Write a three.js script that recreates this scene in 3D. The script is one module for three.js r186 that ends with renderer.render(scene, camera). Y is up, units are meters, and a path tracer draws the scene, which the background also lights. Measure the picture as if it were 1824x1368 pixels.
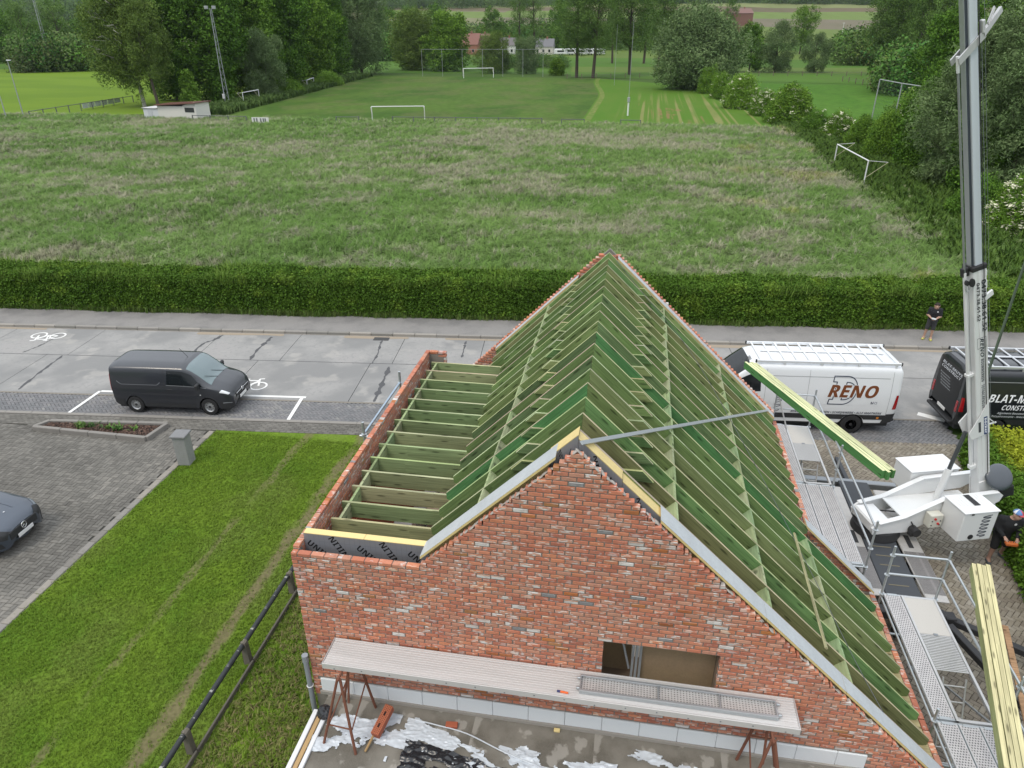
import * as THREE from 'three';
import { mergeGeometries, toCreasedNormals } from 'three/addons/utils/BufferGeometryUtils.js';

// ------------------------------------------------------------------ camera, sky, sun, exposure
const scene = new THREE.Scene();
const D2R = Math.PI / 180;
const CAMH = 12.5, FPX = 1265;
const camera = new THREE.PerspectiveCamera(2 * Math.atan(684 / FPX) / D2R, 4 / 3, 0.1, 6000);
const pitch = 26.68 * D2R, roll = -0.19 * D2R, yaw = -9.71 * D2R;
const cf0 = new THREE.Vector3(Math.sin(yaw), 0, -Math.cos(yaw)), up0 = new THREE.Vector3(0, 1, 0);
const cr0 = new THREE.Vector3(Math.cos(yaw), 0, Math.sin(yaw));
const cFwd = cf0.clone().multiplyScalar(Math.cos(pitch)).addScaledVector(up0, -Math.sin(pitch));
const cU0 = up0.clone().multiplyScalar(Math.cos(pitch)).addScaledVector(cf0, Math.sin(pitch));
const cRight = cr0.clone().multiplyScalar(Math.cos(roll)).addScaledVector(cU0, Math.sin(roll));
const cUp = cU0.clone().multiplyScalar(Math.cos(roll)).addScaledVector(cr0, -Math.sin(roll));
camera.position.set(0, CAMH, 0);
camera.quaternion.setFromRotationMatrix(new THREE.Matrix4().makeBasis(cRight, cUp, cFwd.clone().negate()));
camera.updateMatrixWorld();

{ // overcast sky: soft white cloud deck, a little brighter towards the veiled sun
  const w = 256, h = 128, d = new Float32Array(w * h * 4);
  for (let j = 0; j < h; j++) for (let i = 0; i < w; i++) {
    const el = (j + 0.5) / h * Math.PI - Math.PI / 2, az = (i + 0.5) / w * 2 * Math.PI;
    const s = Math.sin(el);
    let b = s > 0 ? 0.46 + 0.86 * s : 0.46 + 0.2 * s;
    b *= 1 + 0.05 * Math.sin(az * 3 + 1.3 + 2 * s) * Math.cos(el) + 0.04 * Math.sin(az * 7 + 5 * s) * Math.cos(el);
    const k = (j * w + i) * 4;
    d[k] = b * 0.93; d[k + 1] = b * 0.985; d[k + 2] = b * 1.06; d[k + 3] = 1;
  }
  const t = new THREE.DataTexture(d, w, h, THREE.RGBAFormat, THREE.FloatType);
  t.mapping = THREE.EquirectangularReflectionMapping; t.magFilter = t.minFilter = THREE.LinearFilter;
  t.colorSpace = THREE.LinearSRGBColorSpace; t.needsUpdate = true;
  scene.background = t; scene.environment = t;
  scene.backgroundIntensity = 1; scene.environmentIntensity = 1;
}
const sun = new THREE.DirectionalLight(0xfff3e2, 1.1);
sun.position.set(-25, 60, 5); sun.target.position.set(0, 0, -25);
sun.castShadow = true; sun.shadow.radius = 40;
sun.shadow.mapSize.set(4096, 4096);
Object.assign(sun.shadow.camera, { left: -130, right: 90, top: 130, bottom: -130, near: 1, far: 400 });
scene.add(sun, sun.target);
const renderer = new THREE.WebGLRenderer({ antialias: true });
renderer.toneMapping = THREE.LinearToneMapping;
renderer.toneMappingExposure = 1.36;
renderer.shadowMap.enabled = true;
renderer.setSize(1024, 768);
scene.fog = new THREE.FogExp2(0xc6d0d6, 0.00006);

// ------------------------------------------------------------------ helpers
const V = (x, y, z) => new THREE.Vector3(x, y, z);
let seed = 12345;
function rnd() { seed |= 0; seed = seed + 0x6D2B79F5 | 0; let t = Math.imul(seed ^ seed >>> 15, 1 | seed); t = t + Math.imul(t ^ t >>> 7, 61 | t) ^ t; return ((t ^ t >>> 14) >>> 0) / 4294967296; }
const rr = (a, b) => a + (b - a) * rnd();
const pick = a => a[Math.floor(rnd() * a.length)];
const lerp = (a, b, t) => a + (b - a) * t;
const clamp = (x, a = 0, b = 1) => Math.min(b, Math.max(a, x));
const sst = (a, b, x) => { const t = clamp((x - a) / (b - a)); return t * t * (3 - 2 * t); };
// a pixel of the photograph gives a direction; the distance comes from a height, a wall or a line it stands on
function ray(px, py) { return cRight.clone().multiplyScalar((px - 912) / FPX).addScaledVector(cUp, -(py - 684) / FPX).add(cFwd); }
function gy(px, py, h = 0) { const d = ray(px, py), t = (h - CAMH) / d.y; return V(d.x * t, h, d.z * t); }
function gz(px, py, z) { const d = ray(px, py), t = z / d.z; return V(d.x * t, CAMH + d.y * t, z); }
// value noise, periodic if per given
const HT = new Float32Array(65536); { const s = seed; for (let i = 0; i < 65536; i++) HT[i] = rnd(); seed = s; }
const hsh = (x, y) => HT[((x * 73856093) ^ (y * 19349663)) & 65535];
function vn(x, y, per = 0) {
  const xi = Math.floor(x), yi = Math.floor(y); let fx = x - xi, fy = y - yi;
  fx = fx * fx * (3 - 2 * fx); fy = fy * fy * (3 - 2 * fy);
  let x0 = xi, x1 = xi + 1, y0 = yi, y1 = yi + 1;
  if (per) { x0 = ((x0 % per) + per) % per; x1 = ((x1 % per) + per) % per; y0 = ((y0 % per) + per) % per; y1 = ((y1 % per) + per) % per; }
  const a = hsh(x0, y0), b = hsh(x1, y0), c = hsh(x0, y1), d = hsh(x1, y1);
  return a + (b - a) * fx + (c - a) * fy + (a - b - c + d) * fx * fy;
}
function fbm(x, y, o = 4, per = 0) { let s = 0, a = 0.5, n = 0; for (let i = 0; i < o; i++) { s += a * vn(x, y, per); n += a; a *= 0.5; x = x * 2 + (per ? 0 : 17.3); y = y * 2 + (per ? 0 : 9.1); per *= 2; } return s / n; }
// linear colour DataTexture; fn(u, v) returns linear rgb
const enc = c => { c = clamp(c); return Math.round(255 * (c <= 0.0031308 ? c * 12.92 : 1.055 * Math.pow(c, 1 / 2.4) - 0.055)); };
function makeTex(w, h, fn, rep = true, color = true) {
  const d = new Uint8Array(w * h * 4);
  for (let j = 0; j < h; j++) for (let i = 0; i < w; i++) {
    const c = fn((i + 0.5) / w, (j + 0.5) / h), k = (j * w + i) * 4;
    if (color) { d[k] = enc(c[0]); d[k + 1] = enc(c[1]); d[k + 2] = enc(c[2]); } else { const g = Math.round(clamp(c) * 255); d[k] = d[k + 1] = d[k + 2] = g; }
    d[k + 3] = 255;
  }
  const t = new THREE.DataTexture(d, w, h, THREE.RGBAFormat);
  t.magFilter = THREE.LinearFilter; t.minFilter = THREE.LinearMipmapLinearFilter; t.generateMipmaps = true;
  if (rep) t.wrapS = t.wrapT = THREE.RepeatWrapping;
  if (color) t.colorSpace = THREE.SRGBColorSpace;
  t.needsUpdate = true; return t;
}
const mixc = (a, b, t) => [lerp(a[0], b[0], t), lerp(a[1], b[1], t), lerp(a[2], b[2], t)];
const lin = (r, g, b) => new THREE.Color().setRGB(r, g, b);
function matte(c, rough, o = {}) { return new THREE.MeshPhysicalMaterial({ color: Array.isArray(c) ? lin(...c) : c, roughness: rough, metalness: 0, specularIntensity: .2, side: THREE.DoubleSide, ...o }); }
function std(c, rough = 0.8, o = {}) { return new THREE.MeshStandardMaterial({ color: Array.isArray(c) ? lin(...c) : c, roughness: rough, metalness: 0, side: THREE.DoubleSide, ...o }); }

const used = {};
function numbered(n) { used[n] = (used[n] || 0) + 1; return used[n] === 1 ? n : n + '_' + String(used[n] - 1).padStart(3, '0'); }
function M(name, geo, mat, parent) { // one named mesh; world-coordinate parts sit in a group at the thing's base
  const m = new THREE.Mesh(geo, mat); m.name = name; m.castShadow = m.receiveShadow = true;
  if (parent) { parent.add(m); if (parent.userData.w0) m.position.copy(parent.userData.w0).negate(); }
  return m;
}
function thing(name, label, category, pos = [0, 0, 0], group = null, world = false) {
  const g = new THREE.Group(); g.name = numbered(name); g.position.set(...pos); g.userData = { label, category };
  if (group) g.userData.group = group;
  if (world) Object.defineProperty(g.userData, 'w0', { value: V(...pos), enumerable: false });
  scene.add(g); return g;
}
function tagMesh(name, geo, mat, label, category, group) { const m = M(numbered(name), geo, mat); m.userData = { label, category }; if (group) m.userData.group = group; scene.add(m); return m; }
function struct(name, geo, mat, y = 0) { const m = M(numbered(name), geo, mat); m.userData = { kind: 'structure' }; m.position.y = y; scene.add(m); return m; }
const merge = a => { a = a.filter(Boolean).map(g => g.index ? g.toNonIndexed() : g); for (const g of a) for (const k of Object.keys(g.attributes)) if (!a.every(q => q.attributes[k])) g.deleteAttribute(k); return mergeGeometries(a); };
// uv in metres by the dominant axis of each face
function muv(g, s = 1, ox = 0, oy = 0) {
  if (g.index) g = g.toNonIndexed(); if (!g.attributes.normal) g.computeVertexNormals();
  const p = g.attributes.position, n = g.attributes.normal, uv = new Float32Array(p.count * 2);
  for (let i = 0; i < p.count; i++) {
    const f = i - i % 3; const ax = Math.abs(n.getX(f)), ay = Math.abs(n.getY(f)), az = Math.abs(n.getZ(f));
    const x = p.getX(i), y = p.getY(i), z = p.getZ(i); let u, v;
    if (ay >= ax && ay >= az) { u = x; v = z; } else if (ax >= az) { u = z; v = y; } else { u = x; v = y; }
    uv[2 * i] = u * s + ox; uv[2 * i + 1] = v * s + oy;
  }
  g.setAttribute('uv', new THREE.BufferAttribute(uv, 2)); return g;
}
const box = (x0, x1, y0, y1, z0, z1) => new THREE.BoxGeometry(x1 - x0, y1 - y0, z1 - z0).translate((x0 + x1) / 2, (y0 + y1) / 2, (z0 + z1) / 2);
// bevelled box (44 triangles)
function bbox(x0, x1, y0, y1, z0, z1, r = 0.01) {
  const hx = (x1 - x0) / 2, hy = (y1 - y0) / 2, hz = (z1 - z0) / 2; r = Math.min(r, hx * .9, hy * .9, hz * .9);
  const P = [], I = []; const idx = {};
  const S = [-1, 1];
  for (const a of S) for (const b of S) for (const c of S) {
    const k = `${a},${b},${c}`; idx[k] = P.length / 3;
    P.push(a * hx, b * (hy - r), c * (hz - r), a * (hx - r), b * hy, c * (hz - r), a * (hx - r), b * (hy - r), c * hz);
  }
  const q = (A, B, C, D) => I.push(A, B, C, A, C, D);
  for (const a of S) {
    const f = (k) => [idx[`${a},-1,-1`], idx[`${a},1,-1`], idx[`${a},1,1`], idx[`${a},-1,1`]].map(v => v + 0); q(...f());
    q(...[idx[`-1,${a},-1`], idx[`1,${a},-1`], idx[`1,${a},1`], idx[`-1,${a},1`]].map(v => v + 1));
    q(...[idx[`-1,-1,${a}`], idx[`1,-1,${a}`], idx[`1,1,${a}`], idx[`-1,1,${a}`]].map(v => v + 2));
    for (const b of S) {
      q(idx[`${a},${b},-1`], idx[`${a},${b},-1`] + 1, idx[`${a},${b},1`] + 1, idx[`${a},${b},1`]);
      q(idx[`${a},-1,${b}`], idx[`${a},-1,${b}`] + 2, idx[`${a},1,${b}`] + 2, idx[`${a},1,${b}`]);
      q(idx[`-1,${a},${b}`] + 1, idx[`-1,${a},${b}`] + 2, idx[`1,${a},${b}`] + 2, idx[`1,${a},${b}`] + 1);
      for (const c of S) { const o = idx[`${a},${b},${c}`]; I.push(o, o + 1, o + 2); }
    }
  }
  // orient outward
  for (let i = 0; i < I.length; i += 3) {
    const g = k => V(P[I[i + k] * 3], P[I[i + k] * 3 + 1], P[I[i + k] * 3 + 2]); const A = g(0), B = g(1), C = g(2);
    if (B.clone().sub(A).cross(C.clone().sub(A)).dot(A.clone().add(B).add(C)) < 0) { const t = I[i + 1]; I[i + 1] = I[i + 2]; I[i + 2] = t; }
  }
  let g = new THREE.BufferGeometry(); g.setAttribute('position', new THREE.Float32BufferAttribute(P, 3)); g.setIndex(I);
  g = g.toNonIndexed(); g.computeVertexNormals();
  g.setAttribute('uv', new THREE.Float32BufferAttribute(new Float32Array(g.attributes.position.count * 2), 2));
  return g.translate((x0 + x1) / 2, (y0 + y1) / 2, (z0 + z1) / 2);
}
function tube(a, b, r, seg = 8, r2 = r) { const d = b.clone().sub(a), L = d.length(); const g = new THREE.CylinderGeometry(r2, r, L, seg); g.applyQuaternion(new THREE.Quaternion().setFromUnitVectors(up0, d.normalize())); return g.translate((a.x + b.x) / 2, (a.y + b.y) / 2, (a.z + b.z) / 2); }
function path(pts, r, seg = 6, n = 0) { return new THREE.TubeGeometry(new THREE.CatmullRomCurve3(pts), n || pts.length * 5, r, seg); }
// straight timber from a to b: width w (sideways), height h (along upv)
function beam(a, b, w, h, upv = up0, r = 0) {
  const d = b.clone().sub(a), L = d.length(); d.normalize(); const s = d.clone().cross(upv).normalize(), u = s.clone().cross(d).normalize();
  const g = r ? bbox(-L / 2, L / 2, -h / 2, h / 2, -w / 2, w / 2, r) : new THREE.BoxGeometry(L, h, w);
  g.applyMatrix4(new THREE.Matrix4().makeBasis(d, u, s)); return g.translate((a.x + b.x) / 2, (a.y + b.y) / 2, (a.z + b.z) / 2);
}
function extrude(pts, z0, z1, holes = []) { // polygon in XY, extruded along z
  const s = new THREE.Shape(pts.map(p => new THREE.Vector2(p[0], p[1])));
  for (const h of holes) s.holes.push(new THREE.Path(h.map(p => new THREE.Vector2(p[0], p[1]))));
  return new THREE.ExtrudeGeometry(s, { depth: Math.abs(z1 - z0), bevelEnabled: false, curveSegments: 8 }).translate(0, 0, Math.min(z0, z1));
}
function tint(g, fn) { if (g.index) g = g.toNonIndexed(); const p = g.attributes.position, n = g.attributes.normal, c = new Float32Array(p.count * 3); for (let i = 0; i < p.count; i++) { const k = fn(p, n, i); c[3 * i] = k[0]; c[3 * i + 1] = k[1]; c[3 * i + 2] = k[2]; } g.setAttribute('color', new THREE.BufferAttribute(c, 3)); return g; }
function polyGeo(pts, sub) { // flat polygon on XZ, pts [x,z]
  const g = new THREE.ShapeGeometry(new THREE.Shape(pts.map(p => new THREE.Vector2(p[0], -p[1])))); g.rotateX(-Math.PI / 2); return muv(g);
}
function grid(x0, x1, z0, z1, nx, nz, fn) { // sheet with height fn(x,z); uv metres
  const P = [], U = [], I = [];
  for (let j = 0; j <= nz; j++) for (let i = 0; i <= nx; i++) { const x = lerp(x0, x1, i / nx), z = lerp(z0, z1, j / nz); const q = fn(x, z); if (Array.isArray(q)) P.push(...q); else P.push(x, q, z); U.push(x, z); }
  for (let j = 0; j < nz; j++) for (let i = 0; i < nx; i++) { const a = j * (nx + 1) + i; I.push(a, a + nx + 1, a + 1, a + 1, a + nx + 1, a + nx + 2); }
  const g = new THREE.BufferGeometry(); g.setAttribute('position', new THREE.Float32BufferAttribute(P, 3)); g.setAttribute('uv', new THREE.Float32BufferAttribute(U, 2)); g.setIndex(I); g.computeVertexNormals(); return g;
}
function stuffInst(name, geo, mat, list, parent, label, category) { // list of {m, c}
  const im = new THREE.InstancedMesh(geo, mat, list.length); im.name = parent ? name : numbered(name); im.castShadow = im.receiveShadow = true;
  list.forEach((e, i) => { im.setMatrixAt(i, e.m); if (e.c) im.setColorAt(i, e.c); });
  im.userData = { kind: 'stuff' }; if (label) { im.userData.label = label; im.userData.category = category; }
  if (parent) { parent.add(im); if (parent.userData.w0) im.position.copy(parent.userData.w0).negate(); } else scene.add(im);
  return im;
}
const _q = new THREE.Quaternion(), _e = new THREE.Euler();
function mtx(x, y, z, rx, ry, rz, sx, sy = sx, sz = sx) { return new THREE.Matrix4().compose(V(x, y, z), _q.setFromEuler(_e.set(rx, ry, rz)).clone(), V(sx, sy, sz)); }
function canvasTex(w, h, draw, o = {}) { const c = document.createElement('canvas'); c.width = w; c.height = h; const x = c.getContext('2d'); draw(x, w, h); const t = new THREE.CanvasTexture(c); t.colorSpace = THREE.SRGBColorSpace; return t; }
const tileUV = (g, s) => muv(g, s);

// ------------------------------------------------------------------ terrain and fields
const th = (x, z) => { const d = -z; return 75 * sst(350, 1700, d) + (d > 260 ? sst(260, 600, d) * 7 * (fbm(x / 190 + 3, z / 170, 3) - 0.45) : 0); };
const Gr = { mid: [0.06, 0.115, 0.02], dark: [0.036, 0.075, 0.014], light: [0.12, 0.19, 0.025], bright: [0.062, 0.145, 0.014], straw: [0.26, 0.22, 0.1], soil: [0.14, 0.1, 0.07] };
function farColor(x, z) {
  const d = -z; let c = mixc(Gr.mid, Gr.dark, fbm(x / 9, z / 9, 4));
  if (d > 230) {
    const w = 12 * (fbm(x / 60, z / 60, 2) - .5), e = d + w * .3 + x * 0.12;
    if (e < 345) c = Gr.bright; else if (e < 430) c = [0.1, 0.155, 0.025]; else if (e < 520) c = Gr.bright; else if (e < 690) c = [0.125, 0.175, 0.04];
    else if (e < 800) c = [0.17, 0.14, 0.105]; else if (e < 900) c = [0.14, 0.2, 0.05]; else if (e < 960) c = Gr.soil; else if (e < 1010) c = [0.2, 0.22, 0.09]; else c = [0.05, 0.08, 0.03];
    if (x < -160 && e > 400 && e < 900) { const k = Math.floor((e + x * .4) / 90); c = [[0.14, 0.2, 0.05], [0.19, 0.15, 0.11], [0.1, 0.17, 0.035], [0.2, 0.19, 0.11]][((k % 4) + 4) % 4]; }
    c = mixc(c, Gr.dark, 0.35 * fbm(x / 14, z / 40, 4));
  } else if (d > 110 && x > 14) c = mixc(Gr.bright, [0.045, 0.11, 0.014], fbm(x / 7, z / 16, 4));
  return mixc(c, [0.1, 0.11, 0.05], 0.25 * fbm(x / 3.2, z / 3.2, 2));
}
{
  const X0 = -1400, X1 = 1000, Z0 = -1750, Z1 = 60;
  const g = grid(X0, X1, Z0, Z1, 120, 110, th); const uv = g.attributes.uv;
  for (let i = 0; i < uv.count; i++) uv.setXY(i, (uv.getX(i) - X0) / (X1 - X0), (uv.getY(i) - Z0) / (Z1 - Z0));
  const t = makeTex(2048, 1536, (u, v) => farColor(lerp(X0, X1, u), lerp(Z0, Z1, v)), false);
  struct('ground', g, matte(0xffffff, 0.95, { map: t }), -0.06);
  const out = merge([box(-4200, X0, -3, -0.1, -2600, 900), box(X1, 4200, -3, -0.1, -2600, 900), box(X0, X1, -3, -0.1, Z1, 900)]);
  struct('terrain', out, std([0.07, 0.12, 0.03], 0.95));
}
function fieldSheet(name, pts, y, fn, tw = 1024, rough = 0.95, hfn = null, nx = 40, nz = 40) {
  const xs = pts.map(p => p[0]), zs = pts.map(p => p[1]); const x0 = Math.min(...xs), x1 = Math.max(...xs), z0 = Math.min(...zs), z1 = Math.max(...zs);
  const g = hfn ? grid(x0, x1, z0, z1, nx, nz, hfn) : polyGeo(pts); const p = g.attributes.position, uv = g.attributes.uv;
  for (let i = 0; i < p.count; i++) uv.setXY(i, (p.getX(i) - x0) / (x1 - x0), (p.getZ(i) - z0) / (z1 - z0));
  const th2 = Math.min(2048, Math.max(64, Math.round(tw * (z1 - z0) / (x1 - x0))));
  const t = makeTex(tw, th2, (u, v) => fn(lerp(x0, x1, u), lerp(z0, z1, v)), false);
  return struct(name, g, matte(0xffffff, rough, { map: t }), y);
}
// mown football pitch with a track of straw on its right
fieldSheet('pitch', [[-67, -107], [20, -109], [12, -185], [-13, -212], [-78, -214], [-70, -150]], -0.02, (x, z) => {
  let c = mixc([0.068, 0.122, 0.02], [0.045, 0.095, 0.014], sst(.3, .7, fbm(x / 8, z / 14, 4)));
  c = mixc(c, [0.1, 0.115, 0.04], 0.5 * sst(.45, .7, fbm(x / 4 + 5, z / 6, 5))); c = c.map(q => q * (.82 + .36 * fbm(x * 1.7, z * 1.1, 2)));
  const edge = -8.6 - 4 * sst(-150, -205, z);
  if (x > edge) {
    c = mixc([0.062, 0.148, 0.013], [0.085, 0.15, 0.02], fbm(x / 2, z / 8, 3));
    const s = sst(.5, .72, fbm(x * 1.9 + z * .02, z / 60, 3)) * sst(edge + 4, edge + 7, x) * sst(-175, -140, z) * (.35 + .65 * fbm(x * .4, z * .12, 3));
    c = mixc(c, Gr.straw, 0.75 * s);
    const tr = sst(.56, .68, fbm(x * 1.6 + 9, z / 25, 3)) * sst(.4, .6, fbm(x * .3, z * .2 + 3, 3)) * sst(-4, -1, x) * (1 - sst(8, 12, x)) * sst(-150, -125, z) * (1 - sst(-112, -109, z)); c = mixc(c, [0.22, 0.13, 0.07], 0.7 * tr);
    if (Math.abs(x - edge - .8) < .5) c = mixc(c, Gr.straw, .5 * fbm(x * 2, z, 2));
  }
  return c;
}, 1024);
fieldSheet('left_pitch', [[-106, -100], [-77, -113], [-92, -205], [-190, -245], [-290, -215]], -0.02, (x, z) => mixc([0.125, 0.2, 0.017], [0.1, 0.17, 0.015], sst(.35, .65, fbm(x / 25, z / 9, 3)) * .8 + .2 * fbm(x, z, 2)), 1024);
fieldSheet('right_pasture', [[24, -92], [46, -92], [92, -182], [14, -200], [14, -150]], -0.02, (x, z) => mixc([0.045, 0.125, 0.01], [0.07, 0.15, 0.018], fbm(x / 3, z / 9, 5)).map(q => q * (.8 + .4 * fbm(x * 1.3, z * .9, 2))), 512);
fieldSheet('far_meadow', [[-20, -216], [90, -186], [150, -330], [-30, -330]], 0.0, (x, z) => { const b = Math.floor((-z - 5 * fbm(x / 40, 1, 2)) / 34) % 3; return mixc(b === 0 ? [0.07, 0.155, 0.018] : b === 1 ? [0.1, 0.155, 0.03] : [0.062, 0.145, 0.016], [0.07, 0.1, 0.03], .5 * fbm(x / 4, z / 12, 4)); }, 512);

// ------------------------------------------------------------------ the road frame (turned 5.6 degrees to the house)
const RD = V(0.9952, 0, -0.0976), RN = V(-0.0976, 0, -0.9952);
const rp = (s, t, y = 0) => V(RD.x * s + RN.x * t, y, RD.z * s + RN.z * t);
const rs = (x, z) => [x * RD.x + z * RD.z, x * RN.x + z * RN.z];
const ROADROT = Math.atan2(0.0976, 0.9952);
function roadPoly(s0, s1, t0, t1) { const a = [rp(s0, t0), rp(s1, t0), rp(s1, t1), rp(s0, t1)]; return polyGeo(a.map(p => [p.x, p.z])); }
function roadBox(s0, s1, t0, t1, y0, y1, r = 0) { const g = r ? bbox(s0, s1, y0, y1, -t1, -t0, r) : box(s0, s1, y0, y1, -t1, -t0); return g.rotateY(ROADROT); }
function roadUV(g) { const p = g.attributes.position, uv = g.attributes.uv; for (let i = 0; i < p.count; i++) { const [s, t] = rs(p.getX(i), p.getZ(i)); uv.setXY(i, s, t); } return g; }

const texPav = makeTex(512, 512, (u, v) => { const n = fbm(u * 8, v * 8, 4, 8), f = fbm(u * 60, v * 60, 2, 60); return mixc([.72, .72, .72], [1, 1, 1], clamp(.5 * n + .5 * f)).map((c, i) => c * [1, .985, .96][i]); });
const texConc = makeTex(1024, 1024, (u, v) => {
  let n = fbm(u * 6, v * 6, 5, 6), f = fbm(u * 90, v * 90, 3, 90), st = fbm(u * 3 + .4, v * 14, 4, 0);
  let c = mixc([0.21, 0.21, 0.206], [0.29, 0.285, 0.275], sst(.3, .7, n)); c = mixc(c, [0.2, 0.2, 0.2], .45 * sst(.55, .8, f)); c = mixc(c, [0.37, 0.355, 0.33], .5 * sst(.6, .8, fbm(u * 12 + 3, v * 12, 4, 12))); return c;
});
texConc.repeat.set(1 / 9, 1 / 9);
const mRoad = std(0xffffff, 0.9, { map: texConc });
// concrete slabs of the road: each slab is one piece
const road = struct('road', roadUV(roadPoly(-190, 170, 22.6, 29.45)), std([0.1, 0.1, 0.098], 0.95), -0.04);
{
  const jl = [-60, -52.5, -45, -38.5, -31.2, -26.1, -21.9, -16.3, -12.6, -7.8, -4.2, 1.2, 6.5, 11.8, 17.3, 23, 29, 36, 44, 52];
  for (let k = 0; k < jl.length - 1; k++) for (const [a, b, o] of [[22.95, 26.33, 0], [26.37, 29.2, .9]]) M('concrete_slab', roadUV(roadBox(jl[k] + o + .012, jl[k + 1] + o - .012, a, b, -0.06, 0.04)), mRoad, road);
  const far = [roadBox(-190, -60.02, 22.95, 29.2, -.06, .04), roadBox(53, 170, 22.95, 29.2, -.06, .04)]; M('far_slab', roadUV(merge(far)), mRoad, road);
  // repaired cracks: black bitumen with ragged outlines
  const mTar = std([0.075, 0.076, 0.08], 0.8);
  const cr = (pts, w) => { const P = [], I = []; const q = pts.map(([x, y]) => gy(x, y)); const c = new THREE.CatmullRomCurve3(q), n = 40; for (let i = 0; i <= n; i++) { const p = c.getPoint(i / n), t = c.getTangent(i / n), s = V(-t.z, 0, t.x); p.addScaledVector(s, .05 * (vn(i * .9 + pts[0][0], 2) - .5)); const ww = w * (.25 + 1.6 * Math.pow(vn(i * .3 + pts[0][0], 5), 1.6) + .25 * vn(i * 1.9, 3)) * (i === 0 || i === n ? .2 : 1); P.push(p.x + s.x * ww, .045, p.z + s.z * ww, p.x - s.x * ww, .045, p.z - s.z * ww); if (i < n) I.push(2 * i, 2 * i + 1, 2 * i + 2, 2 * i + 2, 2 * i + 1, 2 * i + 3); } const g = new THREE.BufferGeometry(); g.setAttribute('position', new THREE.Float32BufferAttribute(P, 3)); g.setIndex(I); g.computeVertexNormals(); M('bitumen_crack', g, mTar, road); };
  cr([[342, 631], [362, 612], [380, 606], [400, 595]], .06); cr([[445, 641], [462, 620], [475, 609], [484, 600]], .06); cr([[33, 694], [70, 664], [112, 633]], .045); cr([[40, 628], [70, 616], [96, 603]], .025);
  cr([[662, 648], [672, 632], [677, 615], [682, 604]], .035); cr([[666, 716], [680, 685], [694, 653]], .08); cr([[822, 637], [827, 620], [830, 608]], .04); cr([[1000, 640], [1010, 615]], .05);
  for (const [a, b] of [[-40, -26.3], [-26, -18.2], [-17.8, -9], [-8.6, 1], [1.4, 14]]) { const g = roadBox(a, b, 26.335, 26.365, -.02, .043); M('joint_seal', g, mTar, road); }
  // dirt and grit gathered in the gutter
  const mGrit = std([0.3, 0.25, 0.19], 1); const G = []; for (let s = -34; s < 20; s += .12) { if (vn(s * .35, 3) < .32) continue; const w = .12 + .3 * vn(s * .6, 7) * vn(s * .2, 1); const o = rp(s, 29.18 - w / 2, 0.044 + rnd() * .002); G.push(new THREE.CircleGeometry(w / 2 + .03, 7).rotateX(-Math.PI / 2).scale(1.4, 1, 1).translate(o.x, o.y, o.z)); }
  M('gutter_grit', merge(G), mGrit, road).userData.kind = 'stuff';
}
// far side: kerb stones and worn tarmac pavement
const texTar = makeTex(512, 512, (u, v) => { const n = fbm(u * 5, v * 5, 5, 5), f = vn(u * 128, v * 128, 128); return mixc(mixc([0.16, 0.155, 0.15], [0.225, 0.215, 0.205], sst(.3, .7, n)), [0.3, 0.29, 0.28], .3 * f * f); });
texTar.repeat.set(1 / 5, 1 / 5);
const foot = struct('pavement', roadUV(roadBox(-190, 170, 29.42, 31.6, -0.1, 0.1)), std(0xffffff, 0.95, { map: texTar }));
{
  const mK = [[0.26, 0.25, 0.235], [0.22, 0.215, 0.2], [0.3, 0.285, 0.26]].map(c => std(c, 0.9, { map: texPav })); const kg = bbox(-.495, .495, -.2, .125, -.075, .075, .02);
  for (let s = -42; s < 32; s += 1) { const k = M('kerb_stone', kg, mK[Math.floor(rnd() * 3)], foot); const p = rp(s, 29.33); k.position.copy(p); k.rotation.y = ROADROT; k.position.y = rr(-.006, .004); }
  M('gutter_strip', roadUV(roadBox(-60, 60, 29.21, 29.253, -.1, .002)), std([0.3, .28, .25], .95), foot);
  const dr = M('drain_grate', roadBox(-8.3, -7.6, 28.75, 29.1, -.05, .006), std([.05, .05, .05], .6), foot);
}
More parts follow.
